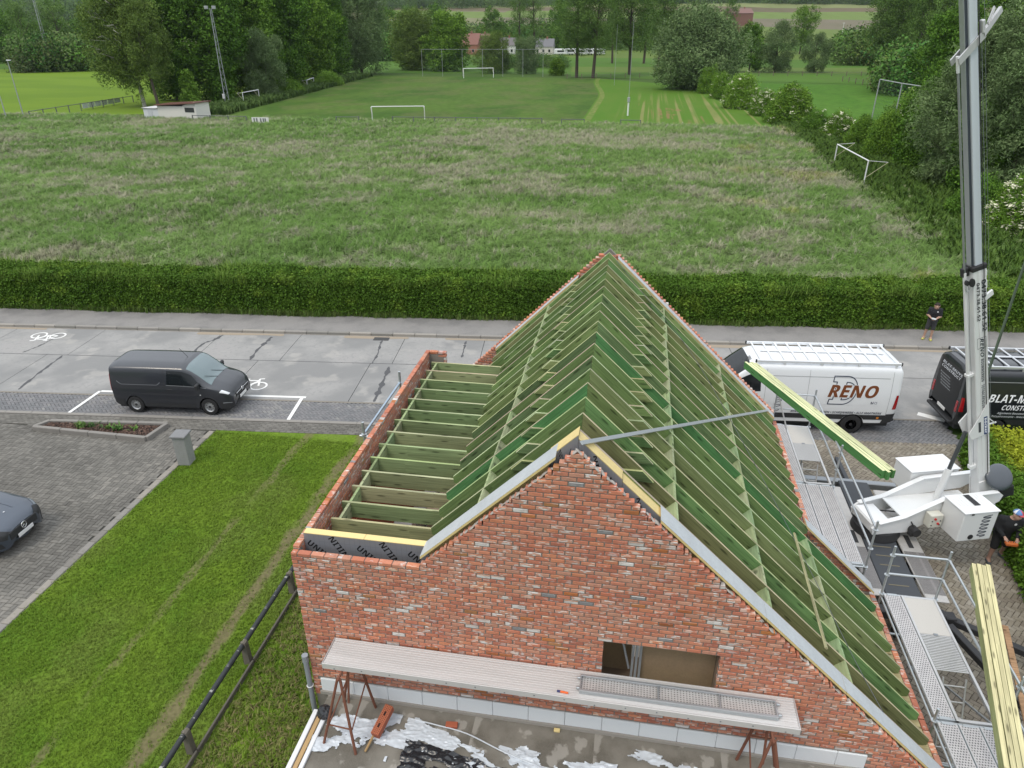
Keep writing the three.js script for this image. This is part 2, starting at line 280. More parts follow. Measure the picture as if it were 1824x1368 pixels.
// ------------------------------------------------------------------ paving: every block is a piece with its own joint
function paving(name, outline, pat, cols, y, rot, cam = [0, 0], base = [0.07, 0.068, 0.06], rough = .9) {
  const st = struct(name, polyGeo(outline), std(base, 1), y - .035);
  const xs = outline.map(p => p[0]), zs = outline.map(p => p[1]);
  const inside = (x, z) => { let c = false; for (let i = 0, j = outline.length - 1; i < outline.length; j = i++) { const [xi, zi] = outline[i], [xj, zj] = outline[j]; if ((zi > z) !== (zj > z) && x < (xj - xi) * (z - zi) / (zj - zi) + xi) c = !c; } return c; };
  const ca = Math.cos(rot), sa = Math.sin(rot); const list = [];
  const L = .22, W = .11; const R = 45; const cx = (Math.min(...xs) + Math.max(...xs)) / 2, cz = (Math.min(...zs) + Math.max(...zs)) / 2; const ext = Math.max(Math.max(...xs) - Math.min(...xs), Math.max(...zs) - Math.min(...zs)) * .75;
  const add = (a, b, t) => { const x = cx + a * ca + b * sa, z = cz - a * sa + b * ca; if (inside(x, z)) list.push([x, z, rot + (t ? Math.PI / 2 : 0)]); };
  const n = Math.ceil(ext / W);
  if (pat === 'herring') for (let i = -n; i < n; i++) for (let j = -n; j < n; j++) { const k = (((i - j) % 4) + 4) % 4; if (k === 0) add((i + 1) * W, (j + .5) * W, 0); else if (k === 3) add((i + .5) * W, j * W + W, 1); }
  else if (pat === 'weave') for (let i = -n; i < n; i += 2) for (let j = -n; j < n; j += 2) { if (((i + j) / 2) % 2 === 0) { add((i + 1) * W, (j + .5) * W, 0); add((i + 1) * W, (j + 1.5) * W, 0); } else { add((i + .5) * W, (j + 1) * W, 1); add((i + 1.5) * W, (j + 1) * W, 1); } }
  else for (let j = -n; j < n; j++) for (let i = -n; i < n; i += 2) add((i + (j & 1)) * W, (j + .5) * W, 0);
  const g = muv(bbox(-L / 2 + .004, L / 2 - .004, -.06, 0, -W / 2 + .004, W / 2 - .004, .006), 1.7);
  const mats = cols.map(c => std(c, rough, { map: texPav }));
  list.sort((a, b) => Math.hypot(a[0] - cam[0], a[1] - cam[1]) - Math.hypot(b[0] - cam[0], b[1] - cam[1]));
  const hid = 300; const rest = [];
  list.forEach(([x, z, r], i) => {
    const yy = rr(-.003, .003), tx = rr(-.012, .012), tz = rr(-.012, .012); const ci = Math.min(cols.length - 1, Math.floor(clamp(.5 * rnd() + .75 * fbm(x / 1.3, z / 1.3, 3) - .12) * cols.length));
    if (i < hid) { const m = M('paver', g, mats[ci], st); m.position.set(x, yy + .035, z); m.rotation.set(tx, r, tz); }
    else { const c = cols[ci], k = rr(.93, 1.07); rest.push({ m: mtx(x, yy + .035, z, tx, r, tz, 1), c: lin(c[0] * k, c[1] * k, c[2] * k) }); }
  });
  if (rest.length) stuffInst('pavers', g, std(0xffffff, rough, { map: texPav }), rest, st);
  return st;
}
const greyP = [[.115, .11, .1], [.137, .132, .12], [.16, .154, .14], [.185, .178, .162], [.22, .21, .19]];
const bluP = [[.15, .155, .165], [.175, .18, .19], [.2, .2, .21], [.24, .24, .24]];
const brnP = [[.185, .165, .135], [.215, .19, .155], [.25, .225, .18], [.29, .265, .22], [.34, .315, .27]];
const pt = (s, t) => { const p = rp(s, t); return [p.x, p.z]; };
paving('parking_bay', [pt(-34, 22.87), pt(13.6, 22.87), pt(13.6, 21.38), pt(-34, 21.38)], 'herring', bluP, -.012, ROADROT + Math.PI / 4, [-12, -20]);
paving('sidewalk', [pt(-34, 21.2), pt(2.2, 21.2), pt(2.2, 20.45), pt(-34, 20.45)], 'run', greyP, .06, ROADROT, [-10, -20]);
paving('left_driveway', [pt(-34, 20.44), pt(-12.0, 20.44), [-13.9, -5], [-30, -5]], 'weave', greyP, .058, 0, [-13.5, -9]);
paving('right_driveway', [pt(6.3, 21.36), pt(13.4, 21.36), [10.85, -17], [9.9, -9], [5.65, -9], [5.65, -12.66], [4.2, -12.66]], 'herring', brnP, .0, ROADROT + Math.PI / 4, [8.6, -12]);
paving('front_apron', [pt(-2.9, 20.4), pt(2.25, 20.4), pt(2.25, 21.36), pt(6.25, 21.36), [4.15, -17.62], [-4.85, -17.62]], 'run', brnP, .0, ROADROT, [3, -19]);
{ // bay edge kerbs, lawn edging
  const mK = std([.24, .23, .215], .9, { map: texPav }), mK2 = [mK, std([.2, .19, .175], .9, { map: texPav }), std([.29, .27, .24], .9, { map: texPav })];
  const bayK = struct('kerb', roadUV(roadBox(-34, 2.2, 21.21, 21.37, -.1, .055)), mK); const g = bbox(-.495, .495, -.15, .07, -.08, .08, .015);
  for (let s = -33.5; s < 2; s += 1) { const k = M('kerb_stone', g, mK, bayK); k.position.copy(rp(s, 21.29)); k.rotation.y = ROADROT; }
  const gut = struct('gutter', roadUV(roadPoly(-34, 14, 22.86, 22.96)), std([.22, .2, .17], .95), -.006);
  const lawnK = struct('lawn_edging', box(-13.9, -13.68, -.05, .05, -19.15, -5), std([.3, .28, .25], .9)); const lg = muv(bbox(-.1, .1, -.1, .085, -.245, .245, .012));
  for (let z = -18.9; z < -5; z += .5) { const k = M('edging_stone', lg, pick(mK2), lawnK); k.position.set(-13.79 + rr(-.008, .008), rr(-.006, .006), z); k.rotation.y = rr(-.02, .02); }
}
// painted lines and bicycle symbols
const mPaint = std([.72, .72, .7], .7);
{
  const paint = (name, pts, w, y, label) => { const G = []; for (let i = 0; i < pts.length - 1; i++) { const a = pts[i], b = pts[i + 1]; const d = b.clone().sub(a).normalize(); const s = V(-d.z, 0, d.x).multiplyScalar(w / 2); const e = d.clone().multiplyScalar(w / 2); const A = a.clone().sub(e), B = b.clone().add(e); G.push(polyGeo([[A.x + s.x, A.z + s.z], [B.x + s.x, B.z + s.z], [B.x - s.x, B.z - s.z], [A.x - s.x, A.z - s.z]])); } const m = struct(name, merge(G), mPaint, y); return m; };
  paint('bay_marking', [rp(-14, 23.18), rp(-9.55, 23.18)], .13, .006); paint('bay_marking', [rp(-9.55, 21.42), rp(-9.62, 23.1)], .13, .005);
  paint('bay_marking', [rp(-17.72, 21.42), rp(-17.6, 23.12)], .13, .006); paint('bay_marking', [rp(-17.5, 23.18), rp(-14.6, 23.18)], .13, .006);
  paint('bay_marking', [rp(13.1, 23.3), rp(13.6, 22.98)], .28, .006);
  const bike = (s, t, k, flip) => { const G = []; const P = (a, b) => rp(s + a * k * flip, t + b * k * flip, .006); const w = .075;
    const seg = (a, b) => { const A = P(...a), B = P(...b), d = B.clone().sub(A).normalize(), q = V(-d.z, 0, d.x).multiplyScalar(w / 2); G.push(polyGeo([[A.x + q.x, A.z + q.z], [B.x + q.x, B.z + q.z], [B.x - q.x, B.z - q.z], [A.x - q.x, A.z - q.z]])); };
    for (const cx of [-.42, .42]) for (let i = 0; i < 20; i++) { const a = i / 20 * 6.2832, b = (i + 1) / 20 * 6.2832; seg([cx + .3 * Math.cos(a), .3 * Math.sin(a)], [cx + .3 * Math.cos(b), .3 * Math.sin(b)]); }
    seg([-.42, 0], [-.18, .42]); seg([-.18, .42], [.3, .42]); seg([.3, .42], [.42, 0]); seg([-.42, 0], [0, -.02]); seg([0, -.02], [-.2, .5]); seg([0, -.02], [.3, .42]); seg([.3, .42], [.26, .56]); seg([.26, .56], [.44, .6]); seg([-.3, .52], [-.1, .52]);
    G.forEach((g, i) => g.translate(0, .006 + i * .00004, 0)); const m = struct('bicycle_marking', merge(G), mPaint, 0); };
  bike(-23.2, 28.35, 1.05, -1); bike(-12.1, 24.0, 1.05, 1);
}

// ------------------------------------------------------------------ the house under construction
const RX = -0.5, RY = 7.58, SR = 0.945, SL = 0.99;          // ridge and the two roof slopes (rafter tops)
const roofY = x => x > RX ? RY - SR * (x - RX) : RY + SL * (x - RX);
const house = thing('brick_house', 'red brick house under construction with open green timber rafters', 'house', [0.3, 0, -12.7], null, true);
const texBrick = makeTex(1024, 1024, (u, v) => {
  const a = fbm(u * 16, v * 34, 3, 0), f = vn(u * 256, v * 256, 256);
  if (v < .1) return mixc([.19, .19, .195], [.28, .27, .27], a); if (v < .2) return mixc([.56, .54, .52], [.42, .36, .33], sst(.35, .8, a)); if (v < .3) return mixc([.4, .17, .07], [.33, .12, .055], a);
  const zone = sst(.35, .75, vn(u * 5, v * 5, 0));
  let c = mixc([0.43, 0.155, 0.1], [0.51, 0.215, 0.14], fbm(u * 9, v * 20, 2, 0)); c = mixc(c, [0.26, 0.085, 0.06], .35 * sst(.55, .8, fbm(u * 20, v * 24 + 7, 3, 0)));
  const w = sst(.66 - .3 * zone, .86 - .22 * zone, a); c = mixc(c, [0.57, 0.45, 0.41], w * .9); return mixc(c, [0.36, 0.22, 0.17], .14 * f);
});
const mBrick = matte(0xffffff, 0.93, { map: texBrick, vertexColors: true, bumpMap: makeTex(256, 256, (u, v) => fbm(u * 30, v * 30, 3, 30), true, false), bumpScale: .004 });
const mMortar = std([0.24, 0.222, 0.2], 1, { map: texPav });
const BT = [[1, 1, 1], [1, .95, .92], [.92, .86, .86], [1.08, 1.1, 1.03], [.84, .8, .82], [1.05, 1.05, 1], [1.04, 1.2, 1.22], [1.0, 1.28, 1.36], [1.03, 1.32, 1.42], [1.12, 1.12, .98], [.95, 1.15, 1.22], [1.06, .98, .92]];
function brickGeo(x0, x1, y0, y1, z0, z1) {
  const r = rnd(); let t = pick(BT), ov = rr(.32, .92); if (r < .006) { t = [1, 1, 1]; ov = .015; } else if (r < .032) { t = [1, 1, 1]; ov = .115; } else if (r < .06) ov = .215;
  const k = rr(.9, 1.1); t = t.map(c => c * k);
  const j = () => rr(-.003, .003);
  const g = muv(bbox(x0 + j(), x1 + j(), y0 + rr(-.001, .002), y1 + rr(-.002, .001), z0 + j(), z1 + j(), .006).translate(-x0, -y0, -z0), .9, rnd(), ov).translate(x0, y0, z0);
  return tint(g, () => t);
}
const allBricks = []; // [geometry, parent wall, distance]
const bw = .2195, bh = .075, jn = .0145;
const rakeX = (y, side) => side > 0 ? RX + (7.52 - y) / SR : RX - (7.52 - y) / SL; // brick rake line
// front gable (outer leaf)
const FZ = -8.0, WIN = [0.03, 1.76, 2.86, 4.15];
const frontWall = M('gable_wall', extrude([[-4.87, 0], [-4.87, 5.18], [-2.74, 5.18], [RX, 7.42], [5.58, 7.42 - SR * 6.08], [5.58, 0]], FZ - .012, FZ - .1, [[[WIN[0], WIN[2]], [WIN[1], WIN[2]], [WIN[1], WIN[3]], [WIN[0], WIN[3]]]]), mMortar, house);
for (let r = 0; r < 80; r++) {
  const y0 = 2.06 + r * bh, y1 = y0 + bh - jn; if (y0 > 7.47) break;
  const L = y1 < 5.2 ? -4.88 : rakeX(y1 - .01, -1), R = Math.min(5.6, rakeX(y1 - .01, 1));
  const off = (r % 2) * bw / 2 + 0.03 * (vn(r * .7, 3) - .5);
  for (let k = -1; k < 60; k++) {
    let a = -4.88 + k * bw + off - (r % 2 ? 0 : 0), b = a + bw - jn; if (k === -1 && r % 2 === 0) continue;
    a = Math.max(a, L); b = Math.min(b, R); if (b - a < .035) continue;
    if (y0 < 2.48 && a > -4.8 && a < 4.1) continue;             // hidden behind the plinth insulation
    if (y1 > WIN[2] && y0 < WIN[3] - .01) { if (a >= WIN[0] - .02 && b <= WIN[1] + .02) continue; if (a < WIN[0] && b > WIN[0]) b = WIN[0]; if (a < WIN[1] && b > WIN[1]) a = WIN[1]; if (b - a < .03) continue; }
    if (y0 > 5.17 && y0 < 5.21 && a < -2.8) { }
    allBricks.push([[a, b, y0, y1, FZ - .1, FZ], frontWall, Math.hypot((a + b) / 2, CAMH - y0, 8)]);
  }
}
// left parapet (one leaf) with its short return at the far end
const leftWall = M('parapet_wall', merge([box(-4.87, -4.79, 0, 5.17, -15.78, -8.1), box(-4.79, -4.42, 3, 5.17, -15.78, -15.69)]), mMortar, house);
for (let r = 0; r < 8; r++) {
  const y1 = 5.245 - r * bh, y0 = y1 - bh + jn;
  for (let k = 0; k < 36; k++) { const z1 = -8.115 - k * bw - (r % 2) * bw / 2, z0 = z1 - bw + jn; if (z0 < -15.8) continue; allBricks.push([[-4.885, -4.785, y0, y1, z0, z1], leftWall, Math.hypot(4.8, CAMH - y0, z0)]); }
  for (let k = 0; k < 2; k++) allBricks.push([[-4.78 + k * bw, -4.78 + k * bw + bw - jn, y0, y1, -15.79, -15.69], leftWall, 18]);
}
// right eaves walls, far gable, and the step gable between the two wings
const rightWall = M('eaves_wall', merge([box(5.5, 5.58, 0, 1.72, -12.5, -8.1), box(4.07, 4.15, 0, 3.02, -17.45, -12.6), box(4.15, 5.5, 0, 1.8, -12.6, -12.5)]), mMortar, house);
for (let r = 0; r < 6; r++) {
  const y1 = 1.8 - r * bh; for (let k = 0; k < 20; k++) { const z1 = -8.11 - k * bw - (r % 2) * bw / 2; if (z1 - bw < -12.5) continue; allBricks.push([[5.495, 5.595, y1 - bh + jn, y1, z1 - bw + jn, z1], rightWall, Math.hypot(5.5, 10.5, z1)]); }
  const yb = 3.1 - r * bh; for (let k = 0; k < 22; k++) { const z1 = -12.6 - k * bw - (r % 2) * bw / 2; allBricks.push([[4.06, 4.16, yb - bh + jn, yb, z1 - bw + jn, z1], rightWall, Math.hypot(4, 9.2, z1)]); }
}
const farWall = M('far_gable_wall', extrude([[-4.8, 0], [-4.8, roofY(-4.8) + .0], [RX, RY - .02], [4.1, roofY(4.1) - .02], [4.1, 0]], -17.46, -17.56), mMortar, house);
for (let r = 0; r < 60; r++) { const y0 = 3.3 + r * bh, y1 = y0 + bh - jn; if (y1 > RY - .12) break; const L = RX - (RY + .1 - y1) / SL, R = RX + (RY + .1 - y1) / SR; for (const [a, b] of [[L, L + .2], [L + .21, L + .41], [R - .2, R], [R - .41, R - .21]]) if (b > a && a > -4.9) allBricks.push([[a, b, y0, y1, -17.57, -17.45], farWall, 20]); }
const stepWall = M('step_gable_wall', extrude([[4.16, 1.8], [4.16, roofY(4.16) - .05], [5.58, roofY(5.58) - .05], [5.58, 1.8]], -12.56, -12.64), mMortar, house);
for (let r = 0; r < 22; r++) { const y0 = 1.8 + r * bh, y1 = y0 + bh - jn; const R = RX + (RY + .02 - y1) / SR; for (const [a, b] of [[R - .2, R], [R - .42, R - .21]]) if (a > 4.1) allBricks.push([[a, Math.min(b, 5.6), y0, y1, -12.65, -12.55], stepWall, 17]); }
allBricks.sort((p, q) => p[2] - q[2]);
{
  const rest = new Map();
  allBricks.forEach(([d, w], i) => { const g = brickGeo(...d); if (i < 300) { const m = new THREE.Mesh(g, mBrick); m.name = 'brick'; m.castShadow = m.receiveShadow = true; w.add(m); } else { if (!rest.has(w)) rest.set(w, []); rest.get(w).push(g); } });
  for (const [w, l] of rest) { const m = new THREE.Mesh(merge(l), mBrick); m.name = 'bricks'; m.userData = { kind: 'stuff' }; m.castShadow = m.receiveShadow = true; w.add(m); }
  // lumps of mortar left along the cut rakes
  const G = []; for (let x = -2.65; x < 5.5; x += .045) { if (vn(x * 3, 8) < .5) continue; const y = 7.5 + (x > RX ? -SR * (x - RX) : SL * (x - RX)); const s = rr(.012, .03); const o = new THREE.IcosahedronGeometry(s, 1).scale(2.2, .5, 1.5).rotateZ(x > RX ? -.75 : .78).translate(x, y - .01, FZ - .05 + rr(-.03, .03)); G.push(o); }
  M('mortar_lumps', merge(G), std([.36, .33, .3], 1), house).userData.kind = 'stuff';
}
// toothed quoin bricks below the corner and the plinth insulation blocks
{
  const mIns = std([0.66, 0.69, 0.71], .75), mSeal = std([.3, .28, .25], 1);
  for (let x = -4.74, k = 0; x < 4.15; x += .605, k++) { const w = Math.min(.6, 4.16 - x); M('insulation_block', bbox(x, x + w, 2.17, 2.475, -8.1, -7.985 + rr(-.004, .004), .008), mIns, house); }
  M('foot_seal', extrude([[-4.76, 2.13], [4.2, 2.13], [4.2, 2.19], [2, 2.175], [0, 2.195], [-2, 2.18], [-4.76, 2.2]], -7.95, -7.984), mSeal, house);
}
// window opening: reveal, interior boarding, steel studs
{
  const mOsb = std([.26, .185, .11], .9, { map: texPav }), mSt = std([.38, .4, .42], .4, { metalness: .8 });
  M('window_board', box(-.35, .5, 2.3, 4.6, -8.72, -8.7), mOsb, house); M('window_board', box(.64, 1.755, 2.87, 4.145, -8.3, -8.28), mOsb, house);
  M('window_reveal', merge([box(WIN[1] + .001, WIN[1] + .06, 2.6, 4.2, -9.0, -8.1), box(WIN[0] - .06, WIN[0] - .001, 2.6, 4.2, -9.0, -8.1), box(WIN[0] - .06, WIN[1] + .06, 4.151, 4.22, -9, -8.1), box(WIN[0] - .06, WIN[1] + .06, 2.78, 2.855, -9, -8.1)]), std([.23, .17, .12], .9, { map: texPav }), house);
  for (const x of [.48, .54, .6]) M('steel_stud', box(x, x + .035, 2.87, 4.145, -8.27, -8.22), mSt, house);
  M('steel_strut', tube(V(.28, 4.12, -8.3), V(.45, 3.45, -8.2), .02), mSt, house);
}
// timber: planed pale edges, dipped green sides
const texWood = makeTex(512, 512, (u, v) => {
  const g = fbm(u * 5, v * 70, 4, 0), kx = u * 7, ky = v * 6; let c = .78 + .62 * (g - .5);
  const ci = Math.floor(kx), cj = Math.floor(ky), jx = hsh(ci, cj), jy = hsh(cj + 9, ci + 4); if (hsh(ci + 31, cj + 7) > .5) { const d = Math.hypot((kx - ci - .2 - .6 * jx) * .55, ky - cj - .2 - .6 * jy); c *= 1 - .55 * (1 - sst(.05, .16, d)); }
  c *= .74 + .5 * fbm(u * 4, v * 5, 4, 0); return [c, c, c];
});
const mWood = matte(0xffffff, .85, { map: texWood, vertexColors: true });
const GREENS = [[.225, .315, .12], [.19, .295, .105], [.255, .315, .13], [.16, .295, .11], [.26, .285, .13], [.155, .235, .105], [.12, .31, .115], [.215, .295, .11], [.2, .3, .11], [.18, .285, .1], [.175, .27, .1], [.24, .3, .13]];
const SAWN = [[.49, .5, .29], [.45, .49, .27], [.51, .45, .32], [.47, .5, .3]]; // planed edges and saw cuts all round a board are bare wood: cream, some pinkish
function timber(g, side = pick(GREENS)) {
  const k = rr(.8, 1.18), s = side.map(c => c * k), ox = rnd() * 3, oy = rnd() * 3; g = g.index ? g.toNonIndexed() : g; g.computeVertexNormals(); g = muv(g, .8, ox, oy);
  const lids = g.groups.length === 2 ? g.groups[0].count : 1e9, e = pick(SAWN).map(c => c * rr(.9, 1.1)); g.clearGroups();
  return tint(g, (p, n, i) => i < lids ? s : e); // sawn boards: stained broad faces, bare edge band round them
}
// grain runs along the member: turn uv of faces for sloping members
function alongUV(g, d) { const p = g.attributes.position, n = g.attributes.normal, uv = g.attributes.uv; const o1 = rnd() * 5, o2 = rnd() * 5; const q = V(); for (let i = 0; i < p.count; i++) { q.fromBufferAttribute(p, i); const a = q.dot(d); const nn = V().fromBufferAttribute(n, i); const s = nn.clone().cross(d); uv.setXY(i, a * .35 + o1, q.dot(s) * 1.1 + o2); } return g; }
const rafterZ = [-8.43, -8.91, -9.4, -9.89, -10.4, -10.91, -11.44, -11.97, -12.5, -13.05, -13.53, -14.03, -14.54, -15.03, -15.55, -16.06, -16.58, -17.08];
const RT = .045, RDp = .3; // thickness, plumb depth
rafterZ.forEach((z, i) => {
  const z0 = z - RT / 2, z1 = z + RT / 2; const xe = z > -12.3 ? 5.46 : 4.0, xl = z > -15.6 ? -2.86 : -3.35;
  const dR = V(1, -SR, 0).normalize(), dL = V(1, SL, 0).normalize();
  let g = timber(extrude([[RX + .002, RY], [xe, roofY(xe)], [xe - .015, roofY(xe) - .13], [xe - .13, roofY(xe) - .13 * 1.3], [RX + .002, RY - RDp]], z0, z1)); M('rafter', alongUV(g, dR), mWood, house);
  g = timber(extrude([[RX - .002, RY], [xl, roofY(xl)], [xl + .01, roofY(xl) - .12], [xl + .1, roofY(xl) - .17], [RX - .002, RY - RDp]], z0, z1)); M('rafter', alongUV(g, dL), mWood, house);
  // collar ties spiked to the rafter face
  const cy = 6.72; const a = RX - (RY - cy) / SL, b = RX + (RY - cy) / SR;
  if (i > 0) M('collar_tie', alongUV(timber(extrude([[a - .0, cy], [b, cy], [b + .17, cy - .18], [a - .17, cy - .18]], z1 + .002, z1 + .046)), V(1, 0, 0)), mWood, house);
});
// noggings between the rafters
const PALEG = [[.38, .45, .24], [.34, .43, .22], [.41, .45, .27], [.3, .41, .22]];
function noggings(x, a, b) {
  const s = x > RX ? -SR : SL, nrm = V(-s, 1, 0).normalize(), dir = V(1, s, 0).normalize();
  for (let i = a; i < b; i++) { const z1 = rafterZ[i] - RT / 2 - .001, z0 = rafterZ[i + 1] + RT / 2 + .001; const y = roofY(x) - .004; const o = rr(-.02, .02);
    const P = V(x + o, y + s * o, z1).addScaledVector(nrm, -.1), Q = V(x + o, y + s * o, z0).addScaledVector(nrm, -.1); let g = beam(P, Q, .045, .2, nrm); g = g.toNonIndexed(); g.computeVertexNormals(); g = muv(g, .6, rnd(), rnd()); const c = pick(PALEG), k = rr(.85, 1.15); g = tint(g, () => c.map(v => v * k)); M('nogging', g, mWood, house); }
}
noggings(.945, 0, 17); noggings(2.44, 0, 17); noggings(3.85, 0, 7); noggings(-1.98, 0, 17);
// flat roof joists, rim noggings, ledger
const joistZ = [-9.18, -9.67, -10.16, -10.66, -11.14, -11.64, -12.14, -12.64, -13.11, -13.62, -14.13, -14.62, -15.12, -15.6, -15.66];
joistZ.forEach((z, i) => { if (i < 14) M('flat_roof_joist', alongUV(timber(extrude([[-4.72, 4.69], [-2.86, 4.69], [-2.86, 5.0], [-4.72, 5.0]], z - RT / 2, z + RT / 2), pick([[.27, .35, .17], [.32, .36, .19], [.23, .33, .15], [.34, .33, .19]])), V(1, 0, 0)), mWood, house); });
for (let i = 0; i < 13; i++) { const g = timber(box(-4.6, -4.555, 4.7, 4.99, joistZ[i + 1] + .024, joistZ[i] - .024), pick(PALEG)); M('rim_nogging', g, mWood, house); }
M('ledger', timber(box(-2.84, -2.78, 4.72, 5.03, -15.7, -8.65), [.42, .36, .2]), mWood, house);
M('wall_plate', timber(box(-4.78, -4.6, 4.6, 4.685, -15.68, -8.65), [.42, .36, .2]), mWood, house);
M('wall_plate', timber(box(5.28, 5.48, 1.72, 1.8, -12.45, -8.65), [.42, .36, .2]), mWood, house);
// inner leaf of perforated red blocks
const texPerf = makeTex(256, 256, (u, v) => { const x = u * 8 % 1, y = v * 8 % 1; const h = x > .3 && x < .72 && y > .25 && y < .8; return h ? [.075, .02, .012] : mixc([.34, .1, .05], [.4, .13, .065], fbm(u * 20, v * 20, 3, 20)); });
const mPerf = std(0xffffff, .95, { map: texPerf });
const perfUV = g => muv(g, 2.6);
M('inner_leaf', perfUV(extrude([[-4.6, 2.4], [-4.6, 5.2], [-2.72, 5.2], [-2.72, roofY(-2.72) - .14], [RX, RY - .12], [4.9, roofY(4.9) - .12], [4.9, 2.2]], -8.44, -8.58, [[[WIN[0] - .06, 2.78], [WIN[1] + .06, 2.78], [WIN[1] + .06, 4.22], [WIN[0] - .06, 4.22]]])), mPerf, house);
M('inner_leaf', perfUV(merge([box(-4.6, -4.46, 2.4, 4.67, -15.68, -8.59), box(-2.78, -2.64, 2.4, 4.7, -17.2, -8.59)])), mPerf, house);
M('far_inner_leaf', extrude([[-4.4, 2.4], [-4.4, roofY(-4.4) - .3], [RX, RY - .3], [4.0, roofY(4) - .3], [4.0, 2.4]], -17.2, -17.3), std([.36, .24, .12], .9, { map: texPav }), house);
M('inner_leaf', perfUV(merge([box(5.3, 5.45, 1.2, 1.715, -12.4, -8.6), box(3.9, 4.05, 1.2, 3.0, -17.2, -12.6)])), mPerf, house);
// cavity insulation boards: yellow foam with grey printed foil
const mFoam = std([.72, .58, .27], .85, { map: texPav });
const foilTex = canvasTex(1024, 256, (x, w, h) => {
  x.fillStyle = '#8d9096'; x.fillRect(0, 0, w, h); x.strokeStyle = '#7d8087'; x.lineWidth = 2; for (let i = 0; i < w; i += 42) { x.beginPath(); x.moveTo(i, 0); x.lineTo(i, h); x.stroke(); } for (let j = 0; j < h; j += 64) { x.beginPath(); x.moveTo(0, j); x.lineTo(w, j); x.stroke(); }
  x.fillStyle = '#17181b'; x.font = 'bold 78px sans-serif'; let k = 0; for (const cx of [110, 315, 520, 730, 935]) { x.save(); x.translate(cx, 150); x.rotate(.72); if (k++ % 2) x.rotate(Math.PI + .28); x.fillText('UNILIN', -110, 26); x.restore(); }
});
const mFoil = std(0xffffff, .42, { map: foilTex, metalness: .35 });
{
  for (const [a, b] of [[-4.78, -3.78], [-3.776, -2.72]]) M('insulation_board', bbox(a, b, 4.2, 5.365, -8.43, -8.305, .004), mFoam, house);
  const g = new THREE.PlaneGeometry(2.06, .52).translate(-3.75, 5.095, -8.3); M('foil_facing', g, mFoil, house);
  // boards up the gable, bare between the ridge and the cover boards
  const seg = (a, b, up) => { const ya = roofY(a) + up, yb = roofY(b) + up; M('insulation_board', extrude([[a, ya - .5], [b, yb - .5], [b, yb], [a, ya]], -8.43, -8.2), mFoam, house); };
  seg(-2.7, -.9, -.05); seg(-.895, RX - .002, .06); seg(RX + .002, .12, .0); seg(.125, .74, -.03); seg(.745, 2.4, -.1); seg(2.404, 4.0, -.1); seg(4.004, 5.3, -.1);
  const fg = new THREE.PlaneGeometry(1, 1, 1, 1); const q = (a, b, up) => { const ya = roofY(a) + up, yb = roofY(b) + up; const gg = new THREE.BufferGeometry(); gg.setAttribute('position', new THREE.Float32BufferAttribute([a, ya - .5, -8.194, b, yb - .5, -8.194, b, yb - .012, -8.194, a, ya - .012, -8.194], 3)); gg.setAttribute('uv', new THREE.Float32BufferAttribute([0, 0, .6, 0, .6, 1, 0, 1], 2)); gg.setIndex([0, 1, 2, 0, 2, 3]); gg.computeVertexNormals(); M('foil_facing', gg, mFoil, house); };
  q(-.895, RX - .002, .06); q(RX + .002, .12, 0); q(.125, .74, -.03);
  // pale grey cover boards standing along the verges
  const mCov = std([.56, .6, .64], .45, { metalness: .15, map: texPav });
  const cov = (a, b, z0, z1, up, par = house) => { const ya = roofY(a) + up, yb = roofY(b) + up; M('cover_board', extrude([[a, ya - .05], [b, yb - .05], [b, yb - .002], [a, ya - .002]], z0, z1), mFoam, par); const g = beam(V(a, ya, (z0 + z1) / 2), V(b, yb, (z0 + z1) / 2), z0 - z1, .004, V(-(yb - ya) / (b - a), 1, 0).normalize()); M('foil_facing', muv(g), mCov, par); };
  cov(-2.8, -.79, -8.05, -8.4, .06); cov(.68, 2.3, -8.05, -8.4, .02); cov(2.305, 3.62, -8.05, -8.4, .022); cov(3.63, 5.6, -8.06, -8.4, .02);
  cov(3.95, 5.55, -12.42, -12.72, .05); cov(-3.4, -1.25, -17.22, -17.44, .03); cov(-.28, 2.0, -17.2, -17.5, .03); cov(2.005, 4.05, -17.2, -17.5, .03);
}
// interior floor of the upper storey and loose blocks on it
M('upper_floor', merge([box(-4.7, 3.9, 2.2, 2.4, -17.2, -8.6), box(3.9, 4.5, 2.2, 2.4, -12.4, -8.6)]), std([.42, .38, .33], .95, { map: texPav }), house);
{
  const mats = [std([.55, .53, .5], .95), std([.48, .38, .27], .95), std([.42, .4, .38], .95), std([.5, .44, .36], .95)];
  for (let k = 0; k < 26; k++) { const w = rr(.25, .45), d = rr(.3, .6), h = rr(.25, .9); const m = tagMesh('concrete_block', bbox(-w / 2, w / 2, 0, h, -d / 2, d / 2, .012), mats[k % 4], 'loose building block seen between the flat roof joists', 'block', 'blocks stacked below the flat roof'); m.position.set(-4.25 + (k % 4) * .42 + rr(-.04, .04), 2.4, -15.2 + Math.floor(k / 4) * .95 + rr(-.1, .1)); }
}
